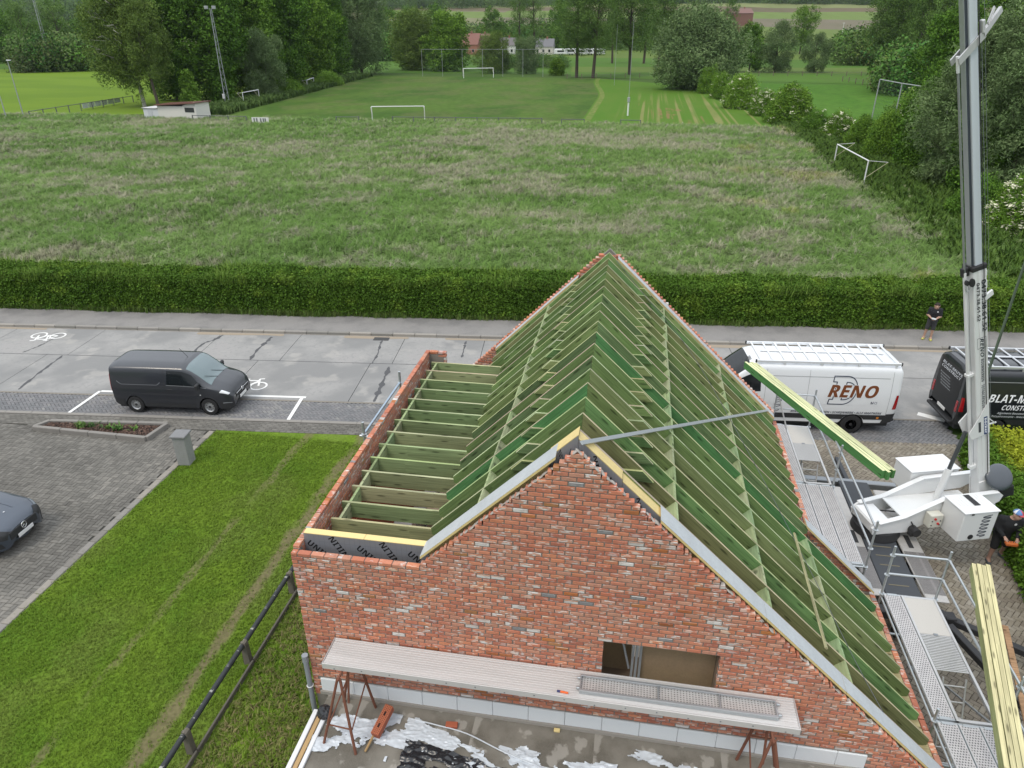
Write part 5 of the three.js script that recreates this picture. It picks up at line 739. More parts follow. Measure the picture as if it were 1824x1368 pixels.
// ------------------------------------------------------------------ trailer crane
{
  const cr = thing('trailer_crane', 'white trailer crane with a telescopic boom standing on the paved driveway', 'crane', [6.75, 0, -16.1], null, true);
  const mW = paintMat([.7, .71, .71], .4), mDk = std([.045, .05, .058], .65), mChq = std([.48, .47, .46], .45, { metalness: .5, map: texPerf2 }), mBlk = std([.02, .02, .022], .6), mGreyP = std([.58, .63, .68], .4, { metalness: .12 });
  // trailer chassis
  M('platform', bbox(6.35, 7.15, .62, .86, -18.3, -13.4, .02), mDk, cr);
  for (let k = 0; k < 9; k++) M('tread_bar', bbox(6.5, 6.95, .86, .868, -14.0 - k * .35, -13.97 - k * .35, .003), std([.16, .14, .09], .7), cr);
  for (const [a, b] of [[5.95, 6.32], [7.18, 7.68]]) { const g = bbox(a, b, .84, .9, -17.9, -13.55, .02); const m = M('mudguard', muv(g, 1.2), std([.55, .54, .53], .45, { metalness: .4, map: texPav }), cr); M('tread_plate', muv(new THREE.PlaneGeometry(b - a - .04, 1.5).rotateX(-Math.PI / 2).translate((a + b) / 2, .903, -14.5), 2), mChq, m); M('slot', bbox((a + b) / 2 - .06, (a + b) / 2 + .06, .901, .908, -15.9, -15.4, .02), mBlk, m); }
  for (const x of [5.98, 7.62]) for (const z of [-15.4, -16.3]) { const w = new THREE.Group(); w.name = 'wheel'; w.position.set(x, .33, z).sub(cr.userData.w0); cr.add(w); M('tyre', new THREE.TorusGeometry(.23, .1, 10, 22).rotateY(Math.PI / 2), mTyre, w); M('rim', new THREE.CylinderGeometry(.17, .17, .12, 16).rotateZ(Math.PI / 2), mRim, w); }
  M('drawbar', beam(V(6.75, .6, -18.2), V(6.75, .55, -20.0), .12, .12, up0, .01), mDk, cr);
  M('outrigger_beam', merge([bbox(5.3, 8.0, .55, .75, -18.6, -18.4, .02), bbox(7.9, 8.05, 0.02, .6, -18.58, -18.42, .01), bbox(5.85, 6.0, 0.02, .6, -18.58, -18.42, .01)]), mGalvD, cr);
  M('outrigger_beam', merge([bbox(5.9, 7.7, .6, .82, -13.35, -13.1, .02), bbox(6.5, 6.75, .1, .95, -13.3, -13.05, .03), bbox(7.2, 7.4, .3, 1.0, -13.2, -12.95, .03)]), mBlk, cr);
  for (const [a, b] of [[V(7.6, .7, -13.2), V(9.9, .45, -12.2)], [V(7.5, .7, -13.0), V(8.6, .4, -10.6)], [V(6.1, .7, -13.2), V(5.9, .3, -12.3)]]) { M('outrigger_leg', beam(a, b, .16, .16, up0, .015), mBlk, cr); M('jack', tube(V(b.x, 0, b.z), V(b.x, b.y + .35, b.z), .045, 10), mGalv, cr); M('foot_pad', new THREE.CylinderGeometry(.17, .2, .04, 16).translate(b.x, .03, b.z), mBlk, cr); }
  M('cable_coil', path(Array.from({ length: 40 }, (_, k) => V(7.0 + .06 * Math.cos(k * 1.3), .9 + k * .012, -11.6 + .06 * Math.sin(k * 1.3))), .012, 5, 160), mBlk, cr);
  // slewing frame: local axes a (along the arm), b (towards the camera side)
  const T = V(6.75, 1.0, -16.1), a = V(.955, 0, -.297), b = V(.297, 0, .955); const A = (s, h, q) => V(T.x + a.x * s + b.x * q, h, T.z + a.z * s + b.z * q); const basis = new THREE.Matrix4().makeBasis(a, up0, b).setPosition(T.x, 0, T.z); const L = g => g.applyMatrix4(basis);
  M('turntable', new THREE.CylinderGeometry(.55, .6, .2, 32).translate(T.x, .98, T.z), mBlk, cr);
  const plate = [[-.42, 1.1], [-.46, 1.28], [-.3, 1.42], [.35, 1.55], [1.35, 2.02], [2.75, 2.08], [2.9, 1.98], [2.85, 1.8], [2.5, 1.62], [1.4, 1.55], [.75, 1.2], [.5, 1.08]];
  for (const q of [.42, -.48]) { const ar = M('slewing_arm', L(extrude(plate, q, q + .06)), mW, cr); M('flange', L(merge(plate.slice(2, 6).map((p, i) => i < 3 ? beam(V(p[0], p[1], q + .03), V(plate[3 + i][0], plate[3 + i][1], q + .03), .13, .025) : null))), mW, ar); }
  M('arm_floor', L(merge([bbox(-.4, .5, 1.08, 1.12, -.45, .45, .01), bbox(.3, 2.5, 1.5, 1.54, -.45, .45, .01), bbox(-.45, .1, 1.12, 1.4, -.4, .4, .04)])), mW, cr);
  M('hydraulic_pump', L(merge([new THREE.CylinderGeometry(.11, .11, .22, 14).rotateX(Math.PI / 2).translate(.62, 1.2, .6), bbox(.5, .74, 1.06, 1.2, .5, .66, .02)])), mBlk, cr); M('hose', L(path([V(.6, 1.3, .6), V(.5, 1.5, .3), V(.3, 1.4, 0), V(.1, 1.3, -.2)], .018, 6)), mBlk, cr);
  // control box, motor housing, counter box
  const cb = M('control_box', L(bbox(.86, 1.2, 1.35, 1.72, .5, .72, .015)), std([.58, .57, .5], .5), cr); for (const [s, h] of [[.98, 1.62], [1.08, 1.48]]) M('button', L(new THREE.CylinderGeometry(.028, .03, .03, 12).rotateX(Math.PI / 2).translate(s, h, .735)), std([.5, .02, .02], .4), cb); for (let k = 0; k < 4; k++) M('switch', L(bbox(.9 + (k % 2) * .22, .93 + (k % 2) * .22, 1.42 + (k >> 1) * .12, 1.45 + (k >> 1) * .12, .72, .735, .004)), mBlk, cb);
  const hx = M('housing', L(bbox(1.26, 2.16, 1.28, 2.1, .5, 1.22, .02)), mW, cr); M('lid', L(bbox(1.24, 2.18, 2.1, 2.14, .48, 1.24, .012)), mW, hx); for (let k = 0; k < 9; k++) M('louvre', L(bbox(1.34 + k * .085, 1.38 + k * .085, 2.14, 2.148, .55, .95, .003)), mW, hx); M('slot', L(bbox(1.68, 1.84, 2.149, 2.154, .55, .98, .01)), mBlk, hx); M('port', L(new THREE.CylinderGeometry(.07, .07, .01, 20).rotateX(Math.PI / 2).translate(1.6, 1.4, 1.225)), mBlk, hx); M('latch', L(bbox(1.44, 1.5, 2.06, 2.1, 1.22, 1.236, .003)), mBlk, hx);
  const lg = decal(256, 256, (x, w, h) => { x.clearRect(0, 0, w, h); x.strokeStyle = '#2b3140'; x.lineWidth = 9; x.beginPath(); let y = 10; x.moveTo(190, y); for (let k = 0; k < 6; k++) { x.bezierCurveTo(90, y + 10, 60, y + 25, 130, y + 22); x.bezierCurveTo(200, y + 15, 190, y + 30, 120, y + 38); y += 38; } x.stroke(); }); M('tree_logo', L(new THREE.PlaneGeometry(.6, .72).translate(1.86, 1.69, 1.2235)), lg, hx);
  M('counter_box', L(merge([bbox(1.1, 2.45, 1.45, 2.12, -1.25, -.56, .02)])), mW, cr); M('counter_lid', L(bbox(1.08, 2.47, 2.12, 2.15, -1.27, -.54, .01)), mW, cr);
  // boom
  const B = A(2.68, 1.85, 0), ang = 71.1 * D2R; const e = a.clone().multiplyScalar(-Math.cos(ang)).addScaledVector(up0, Math.sin(ang)), rgt = a.clone().multiplyScalar(Math.sin(ang)).addScaledVector(up0, Math.cos(ang)); // rgt: away from the house
  const bb = new THREE.Matrix4().makeBasis(rgt.clone().multiplyScalar(.6), e, b.clone().multiplyScalar(.65)).setPosition(B.x, B.y, B.z), K = g => g.applyMatrix4(bb); // local: x right, y along the boom, z towards the viewer
  const boom = M('boom', K(merge([bbox(-.24, .26, -.35, 6.35, -.24, .22, .02), bbox(-.06, .06, -.2, 6.3, .22, .235, .006), bbox(.2, .255, -.2, 6.3, .22, .24, .006)])), mW, cr);
  M('boom_foot', K(merge([extrude([[-.3, -.5], [.45, -.55], [.45, -.1], [.26, .4], [-.24, .4]], .225, .27), extrude([[-.3, -.5], [.45, -.55], [.45, -.1], [.26, .4], [-.24, .4]], -.29, -.245)])), mW, cr);
  M('inner_boom', K(bbox(-.1, .17, 6.2, 17.5, -.17, .16, .015)), mGreyP, cr); M('guide_rail', K(merge([bbox(-.2, -.1, 6.2, 17.5, -.1, .1, .01), bbox(.17, .215, 6.2, 17.5, -.08, .12, .008)])), std([.04, .05, .065], .5), cr); M('guide_edge', K(merge([bbox(-.222, -.203, 6.2, 17.5, -.1, .11, .004), bbox(.218, .25, 6.2, 17.2, -.1, .05, .004)])), mGalv, cr);
  M('boom_head', K(merge([bbox(-.35, .45, 17.4, 17.9, -.22, .22, .03), bbox(.3, 1.2, 17.6, 17.8, -.1, .1, .02)])), mW, cr);
  M('collar', K(merge([bbox(-.27, .29, 6.3, 6.42, -.27, .25, .02), bbox(-.5, -.25, 6.2, 6.4, -.08, .08, .02)])), mBlk, cr);
  M('side_tube', K(tube(V(-.42, .9, .05), V(-.42, 6.3, .05), .06, 14)), mW, cr); M('tube_rod', K(tube(V(-.42, 6.3, .05), V(-.42, 10.55, .05), .035, 12)), std([.4, .42, .44], .35, { metalness: .7 }), cr); M('rod_end', K(tube(V(-.42, 10.5, .05), V(-.42, 10.8, .05), .05, 12)), mW, cr);
  M('tube_clamp', K(merge([bbox(-.5, -.22, .82, .95, -.05, .14, .02), bbox(-.5, -.22, 3.6, 3.68, -.05, .14, .01)])), mW, cr); M('clamp_pulley', K(merge([new THREE.CylinderGeometry(.1, .1, .06, 18).rotateX(Math.PI / 2).translate(-.3, 6.08, .25), new THREE.CylinderGeometry(.06, .06, .1, 14).rotateX(Math.PI / 2).translate(-.46, 6.1, .2)])), mBlk, cr); M('shackle', K(new THREE.TorusGeometry(.08, .015, 6, 16, Math.PI).rotateZ(Math.PI).translate(-.4, 5.95, .16)), mGalv, cr);
  M('upper_bracket', K(merge([beam(V(-.5, 10.72, .2), V(.35, 11.05, .2), .05, .14), beam(V(.3, 11.05, .2), V(.95, 11.35, .1), .1, .1), beam(V(.45, 11.2, .2), V(.75, 11.42, .1), .04, .06), beam(V(-.45, 10.68, -.2), V(.35, 11, -.2), .05, .12), bbox(.24, .36, 11.05, 11.3, .1, .24, .02)])), mAlu, cr);
  M('lower_bracket', K(merge([extrude([[-.62, 2.05], [-.5, 1.85], [.24, 1.9], [.24, 2.85], [-.2, 2.4]], .24, .28), extrude([[-.7, 2.25], [-.5, 1.85], [-.2, 1.9], [-.2, 2.5]], -.2, -.16)])), mW, cr); M('bracket_opening', K(bbox(-.22, -.12, 2.0, 2.3, .281, .286, .004)), mDk, cr);
  M('right_lug', K(merge([bbox(.27, .42, 6.05, 6.2, -.08, .08, .02), bbox(.27, .42, 5.75, 5.95, -.08, .08, .02), beam(V(.26, 5.5, .05), V(.62, 5.6, .05), .08, .12), beam(V(.26, 2.3, .1), V(.6, 2.02, .1), .03, .03), beam(V(.26, 2.05, .1), V(.66, 2.02, .1), .03, .03)])), mW, cr);
  const wv = (x, n, y0, y1, z, r) => K(path(Array.from({ length: n }, (_, k) => V(x + .012 * Math.sin(k * 1.7), lerp(y0, y1, k / (n - 1)), z)), r, 5)); M('rope', wv(.14, 12, .3, 17.3, .255, .014), mBlk, cr); M('rope', wv(-.33, 10, .9, 6.0, .1, .008), mGalvD, cr); M('rope', wv(.52, 4, 2.0, 17.3, .0, .006), mGalvD, cr); M('rope', wv(.42, 4, 6.0, 11.2, .0, .008), mGalvD, cr);
  // lettering on the boom, read downwards
  const bt = decal(256, 2048, (x, w, h) => { x.clearRect(0, 0, w, h); x.save(); x.translate(30, 20); x.rotate(Math.PI / 2); x.fillStyle = '#1c2430'; x.font = 'bold 124px sans-serif'; x.fillText('0473.38.61.52', 0, -118, 720); x.font = 'bold 84px sans-serif'; x.fillStyle = '#20262e'; x.fillText('0473.38.61.52', 20, -20, 680); x.strokeStyle = '#30363f'; x.lineWidth = 5; x.strokeRect(800, -190, 150, 180); x.font = 'italic bold 104px sans-serif'; x.fillText('RENO', 800, -66, 280); x.font = 'bold 86px sans-serif'; x.fillText('BOUWWERKEN · TOTAALRENOVATIE', 1110, -74, 850); x.restore(); });
  M('boom_lettering', K(new THREE.PlaneGeometry(.48, 3.7).translate(.02, 4.25, .2425)), bt, cr);
  const bk = canvasTex(128, 384, (x, w, h) => { x.fillStyle = '#16346c'; x.fillRect(0, 0, w, h); x.save(); x.translate(28, 24); x.rotate(Math.PI / 2); x.fillStyle = '#fff'; x.font = 'bold 112px sans-serif'; x.fillText('böcker', 0, 0, 340); x.restore(); }); M('maker_plate', K(new THREE.PlaneGeometry(.15, .52).translate(.08, 2.15, .2835)), std(0xffffff, .5, { map: bk }), cr);
  // luffing ram, winch drum cover and motor
  const r0 = A(1.5, 1.7, .0), r1 = V(-.55, 2.0, 0).applyMatrix4(bb), rm = r0.clone().lerp(r1, .45); M('ram_cylinder', tube(r0, rm, .085, 16), mW, cr); M('ram_rod', tube(rm, r1, .05, 14), std([.12, .13, .14], .3, { metalness: .6 }), cr);
  const dn = V(.1, .62, .78).normalize(), dq = new THREE.Quaternion().setFromUnitVectors(up0, dn), dc = V(.55, .45, .4).applyMatrix4(bb); const dish = new THREE.LatheGeometry([[0, .06], [.1, .058], [.2, .045], [.3, .015], [.34, -.02], [.34, -.05], [0, -.05]].map(p => new THREE.Vector2(...p)), 36).applyQuaternion(dq).translate(dc.x, dc.y, dc.z); M('winch_cover', dish, new THREE.MeshPhysicalMaterial({ color: lin(.05, .06, .072), roughness: .25, clearcoat: .7, side: THREE.DoubleSide }), cr); M('winch_drum', new THREE.CylinderGeometry(.2, .2, .3, 20).applyQuaternion(dq).translate(dc.x - dn.x * .2, dc.y - dn.y * .2, dc.z - dn.z * .2), mGalvD, cr);
  M('winch_motor', K(merge([bbox(.55, 1.15, -.28, .05, .0, .45, .03), bbox(.6, 1.1, .02, .12, .05, .4, .02)])), mBlk, cr); M('hose', K(path([V(.5, -.25, .1), V(.42, -.6, .15), V(.35, -.9, .1), V(.2, -.6, .2)], .02, 6)), mBlk, cr);
  // dark green sling hanging off the rear of the boom
  const s1 = V(.24, 3.05, -.05).applyMatrix4(bb); const d2 = ray(1838, 430), tt = 20.5; const s2 = V(d2.x * tt, CAMH + d2.y * tt, d2.z * tt);
  const sl = thing('lifting_sling', 'dark green textile lifting sling stretched from the boom over the black van', 'sling', s1.toArray(), null, true); M('strap', beam(s1, s2, .1, .035, b), std([.03, .05, .024], .85), sl);
}

// ------------------------------------------------------------------ vegetation
function leafClump(n, len, wid, sd, rad = 1) { // n bent leaves spread through a ball
  const P = [], I = []; const s0 = seed; seed = sd; for (let k = 0; k < n; k++) { let d = V(rr(-1, 1), rr(-1, 1), rr(-1, 1)); while (d.lengthSq() > 1) d = V(rr(-1, 1), rr(-1, 1), rr(-1, 1)); const c = d.clone().multiplyScalar(rad); const ax = V(rr(-1, 1), rr(-.7, .5), rr(-1, 1)).normalize(), sd2 = V(rr(-1, 1), rr(-.4, .4), rr(-1, 1)).cross(ax).normalize(), nn = ax.clone().cross(sd2); const l = len * rr(.6, 1.3), w = wid * rr(.7, 1.2), o = P.length / 3; const A = c.clone().addScaledVector(ax, -l / 2), B = c.clone().addScaledVector(ax, l / 2).addScaledVector(nn, l * .15), C = c.clone().addScaledVector(sd2, w / 2).addScaledVector(nn, -l * .06), D = c.clone().addScaledVector(sd2, -w / 2).addScaledVector(nn, -l * .06); P.push(A.x, A.y, A.z, C.x, C.y, C.z, B.x, B.y, B.z, D.x, D.y, D.z); I.push(o, o + 1, o + 2, o, o + 2, o + 3); } seed = s0; const g = new THREE.BufferGeometry(); g.setAttribute('position', new THREE.Float32BufferAttribute(P, 3)); g.setIndex(I); g.computeVertexNormals(); return g; }
const mLeaf = matte(0xffffff, .75), mBark = std([.075, .06, .045], .95), mBarkPale = std([.42, .4, .36], .9);
const CL = { broad: leafClump(26, .42, .3, 11), fine: leafClump(34, .45, .13, 12), small: leafClump(30, .3, .22, 13), hedge: leafClump(22, .5, .34, 14), flower: leafClump(9, .34, .3, 15, .5) };
function inst(geo, mat, list, name, parent) { const im = new THREE.InstancedMesh(geo, mat, list.length); im.name = name; im.castShadow = im.receiveShadow = true; list.forEach((e, i) => { im.setMatrixAt(i, e.m); im.setColorAt(i, e.c); }); im.userData.kind = 'stuff'; parent.add(im); return im; }
const KIND = {
  dark: { c: [[.085, .18, .022], [.06, .135, .018], [.12, .235, .03]], cl: 'broad' }, oak: { c: [[.12, .225, .026], [.085, .175, .022], [.16, .28, .036]], cl: 'broad' },
  willow: { c: [[.15, .225, .09], [.115, .18, .066], [.195, .27, .115]], cl: 'fine' }, poplar: { c: [[.115, .205, .045], [.085, .155, .034], [.155, .25, .06]], cl: 'small' },
  birch: { c: [[.14, .215, .046], [.105, .165, .036], [.18, .255, .056]], cl: 'fine' }, light: { c: [[.16, .29, .036], [.125, .24, .03], [.2, .33, .05]], cl: 'broad' } };
function tree(name, label, pos, h, w, kind, o = {}) {
  const t = thing(name, label, 'tree', pos, o.group || null); const K = KIND[kind]; const cb = o.base ?? .18, mat = o.pale ? mBarkPale : mBark; const dist = Math.hypot(pos[0], pos[2]);
  // trunk and limbs
  const G = []; const tr = o.trunk || Math.max(.12, h * .016); const lean = V(rr(-.04, .04) * h + (o.lean || 0) * h, 0, rr(-.04, .04) * h); const trunkTop = V(lean.x, h * .8, lean.z); G.push(tube(V(0, -.2, 0), V(lean.x * .5, h * .4, lean.z * .5), tr * 1.15, 9, tr * .75)); G.push(tube(V(lean.x * .5, h * .4, lean.z * .5), trunkTop, tr * .75, 8, tr * .2));
  const lobes = []; const nl = o.lobes || Math.round(clamp(w * h / 9, 9, 34));
  for (let k = 0; k < nl; k++) { const f = (k + rnd()) / nl, y = lerp(cb, .97, f); const prof = o.prof ? o.prof(f) : Math.pow(Math.sin(Math.PI * clamp(.12 + .8 * f)), .7); const a = k * 2.4 + rnd() * .9, r = w / 2 * prof * rr(.25, .78); const p = V(lean.x * y + Math.cos(a) * r, y * h, lean.z * y + Math.sin(a) * r); const R = w * rr(.15, .26) * (o.lr || 1) * (.55 + .45 * prof); lobes.push([p, R]); const y0 = Math.max(cb * h * .7, p.y - r * .8 - R * .3); if (y0 < h * .8) { const q = V(lean.x * y0 / h, y0, lean.z * y0 / h); G.push(tube(q, p, tr * .3, 6, tr * .08)); } }
  if (o.pale) for (let k = 0; k < 9; k++) { const a = rr(-.9, 1.6), y = rr(.35, .85) * h, r = w * rr(.3, .5); const p = V(lean.x * y / h, y - 1.5, lean.z * y / h), q = V(p.x + Math.sin(a) * r, y + rr(-.6, 1.4), p.z + Math.cos(a) * r), e = q.clone().add(V(rr(-1, 1), rr(-.6, 1), rr(0, .8))); G.push(tube(p, q, .09, 6, .05), tube(q, e, .05, 5, .02), tube(q.clone().lerp(p, .3), e.clone().add(V(rr(-1.5, 1.5), rr(-.5, .8), .4)), .04, 5, .015)); }
  M('trunk', merge(G), mat, t);
  const n = o.n || Math.round(clamp(w * h * 4.2, 320, 1500)); const list = []; const cs = Math.max(.75, w * .075) * (o.cs || 1);
  const base = rnd(); for (let k = 0; k < n; k++) { const [p, R] = lobes[Math.floor(rnd() * lobes.length)]; let d = V(rr(-1, 1), rr(-1, 1), rr(-1, 1)); while (d.lengthSq() > 1) d = V(rr(-1, 1), rr(-1, 1), rr(-1, 1)); const rad = Math.cbrt(d.length()); d.normalize().multiplyScalar(R * rad * rr(.85, 1.12)); if (o.droop) d.y -= o.droop * rnd() * rnd() * R; const q = p.clone().add(V(d.x, d.y * .85, d.z)); if (q.y < .3) continue; const c = mixc(pick(K.c), K.c[0], rr(0, .7)), kk = rr(.8, 1.2) * (.92 + .16 * base); list.push({ m: mtx(q.x, q.y, q.z, rnd() * 6, rnd() * 6, rnd() * 6, cs * rr(.7, 1.3)), c: lin(c[0] * kk, c[1] * kk, c[2] * kk) }); }
  const cg = CL[K.cl]; inst(cg, mLeaf, list, 'crown', t); return t;
}
// a tree by the pixel of its foot, top and width in the photograph; the distance is where its foot meets the ground
function ptree(name, label, x, yb, yt, wpx, kind, o = {}) {
  const p = o.dist ? (() => { const d = ray(x, 120), t = o.dist / Math.hypot(d.x, d.z); const P = V(d.x * t, 0, d.z * t); P.y = th(P.x, P.z); return P; })() : gy(x, yb); const dep = V(p.x, p.y - CAMH, p.z).dot(cFwd); const sc = dep / FPX; const top = ray(x, yt), k = Math.hypot(p.x, p.z) / Math.hypot(top.x, top.z); const h = CAMH + top.y * k - p.y; return tree(name, label, [p.x, p.y - .05, p.z], h, wpx * sc, kind, o);
}
const popProf = f => .45 + .55 * Math.sin(Math.PI * clamp(.1 + .8 * f));
const gW = 'trees of the dark wood at the pitch side', gL = 'dark trees behind the yellow green pitch', gP = 'poplars at the far end of the pitch', gR = 'tall poplars by the pasture';
ptree('birch_tree', 'tall birch with pale trunks standing behind the white hut', 258, 190, -40, 135, 'birch', { pale: true, droop: 1.6, base: .3, n: 1500, lr: 1.05, trunk: .3 });
tree('birch_tree', 'slender second birch stem leaning beside the white hut', [-82, 0, -119], 17, 6, 'birch', { pale: false, droop: 1.4, base: .35, group: 'birches by the hut', trunk: .25, lean: -.06 });
ptree('young_tree', 'small light green conical tree beside the white hut', 343, 188, 128, 36, 'light', { base: .04, prof: f => 1 - .85 * f, n: 420 });
for (const [x, yb, yt, w, l, k] of [[318, 178, -70, 120, 'broad dark tree beside the birch at the wood edge', 'dark'], [385, 180, -80, 130, 'tall dark tree behind the floodlight mast', 'dark'], [450, 168, -75, 130, 'dark tree behind the grey willow', 'oak'], [505, 158, -70, 120, 'dark tree over the ditch beside the pitch', 'dark'], [560, 146, -60, 110, 'dark tree midway along the pitch side', 'oak'], [597, 138, -40, 80, 'dark tree at the far end of the wood', 'dark'], [420, 150, -110, 150, 'towering tree deep inside the wood', 'oak'], [535, 135, -90, 130, 'high tree rising behind the wood edge', 'dark']]) ptree('wood_tree', l, x, yb, yt, w, k, { base: .05, group: gW, n: 1350 });
ptree('grey_willow', 'grey green rounded willow in front of the dark wood', 478, 172, 62, 82, 'willow', { base: .06, n: 1000 });
for (const [x, yb, yt, w, l] of [[22, 112, 25, 90, 'dark round tree at the end of the yellow green pitch'], [78, 116, 48, 70, 'lower dark tree behind the far floodlight mast'], [118, 115, 40, 66, 'dark tree between the far floodlight mast and the birch'], [168, 114, 36, 66, 'dark tree close to the birch'], [215, 116, 40, 60, 'dark tree half hidden by the birch']]) ptree('dark_tree', l, x, yb, yt, w, 'dark', { base: .12, group: gL, n: 900 });
for (const [d, xs, yt, kind, l] of [[330, [60, 120, 180, 235], -15, 'poplar', 'tall grey green tree rising behind the yellow green pitch'], [420, [690, 735, 780, 880, 1000], 8, 'dark', 'dark tree in the belt before the village']]) xs.forEach((x, i) => ptree('background_tree', l + [' beyond its far corner', ' next to the mast', ' near the birch', ' over the birch', ' by the poplars'][i], x, 0, yt + rr(-12, 14), rr(55, 75), kind, { dist: d + rr(-20, 30), base: .08, n: 420, group: l + 's' }));
ptree('willow_tree', 'tall feathery willow at the corner where wood and pitch end', 645, 132, -35, 100, 'willow', { base: .07, n: 1400, prof: f => .75 + .35 * Math.sin(3.1 * f) });
ptree('bushy_willow', 'broad bushy willow behind the goal net, nearer the feathery willow', 742, 124, 22, 95, 'birch', { base: .05, n: 1100 }); ptree('bushy_willow', 'second bushy willow behind the goal net', 800, 126, 28, 88, 'oak', { base: .05, n: 1000 }); ptree('bushy_willow', 'olive willow in the middle behind the goal net', 880, 130, 62, 70, 'birch', { base: .05, n: 800 }); ptree('bushy_willow', 'blue grey willow at the net end nearer the poplars', 938, 131, 66, 60, 'willow', { base: .05, n: 800 });
ptree('small_bush', 'low dark bush between the net and the poplars', 993, 134, 108, 34, 'oak', { base: .05, n: 320, lobes: 8 });
for (const [x, yb, yt, w, l] of [[1027, 138, -70, 80, 'poplar with a bare trunk next to the goal net'], [1056, 139, -80, 78, 'poplar second from the goal net'], [1121, 133, -90, 90, 'third poplar with a tall bare trunk by the straw patch'], [1172, 120, -60, 70, 'fourth poplar behind the round willow']]) ptree('poplar_tree', l, x, yb, yt, w, 'poplar', { base: .27, group: gP, prof: popProf, n: 900, trunk: .42, lean: .01 });
for (const [x, yt, l] of [[925, -25, 'far poplar beside the grey roofed house'], [952, -35, 'far poplar before the caravans'], [1090, -20, 'far poplar behind the pasture fence'], [1146, -30, 'far poplar on the pasture edge']]) ptree('far_poplar', l, x, 0, yt, 40, 'poplar', { dist: 300, base: .2, prof: popProf, n: 420, group: 'far poplars' });
ptree('round_willow', 'huge rounded willow at the corner of the straw patch', 1236, 158, 24, 158, 'willow', { base: .05, n: 1700, lobes: 34 });
ptree('pasture_willow', 'dark willow beside the huge rounded one', 1334, 128, 44, 62, 'dark', { base: .1, n: 700, group: 'willows along the pasture' }); ptree('pasture_willow', 'dark willow in the middle of the pasture row', 1380, 129, 42, 68, 'willow', { base: .06, n: 800, group: 'willows along the pasture' }); ptree('pasture_willow', 'single small willow standing free in the pasture', 1449, 129, 60, 58, 'willow', { base: .05, n: 650 });
ptree('round_tree', 'solitary round tree on the far green field', 1420, 62, 13, 54, 'oak', { dist: 400, base: .2, n: 420 }); ptree('round_tree', 'solitary dark tree by the far brick building', 1290, 0, -4, 36, 'dark', { dist: 450, base: .12, n: 320 });
for (const [x, yb, yt, w, l] of [[1553, 132, -60, 72, 'leaning poplar nearest the free standing willow'], [1580, 133, -70, 74, 'leaning poplar second from the free standing willow'], [1622, 137, -75, 80, 'thick poplar between the leaning ones and the crane boom'], [1668, 140, -60, 80, 'poplar behind the crane boom'], [1600, 128, -90, 90, 'tall poplar standing behind the leaning poplars']]) ptree('tall_poplar', l, x, yb, yt, w, 'poplar', { base: .22, group: gR, prof: popProf, n: 950, trunk: .45, lean: .05 });
const gM = 'willows massed behind the crane';
for (const [x, yb, yt, w, k, l] of [[1648, 300, 140, 110, 'dark', 'lower dark willow behind the leaning net'], [1700, 330, 40, 190, 'willow', 'big grey green willow behind the crane boom'], [1790, 355, -30, 200, 'willow', 'big willow between the crane boom and the elder'], [1770, 260, -70, 190, 'oak', 'tall tree rising behind the willows'], [1860, 330, -40, 170, 'willow', 'willow directly behind the blossoming corner elder'], [1735, 345, 180, 130, 'dark', 'dark lower willow at the meadow edge'], [1670, 230, 10, 130, 'dark', 'dark tree between the poplars and the willows']]) ptree('willow', l, x, yb, yt, w, k, { base: .02, n: 1900, group: gM, lobes: 30, cs: .8 });
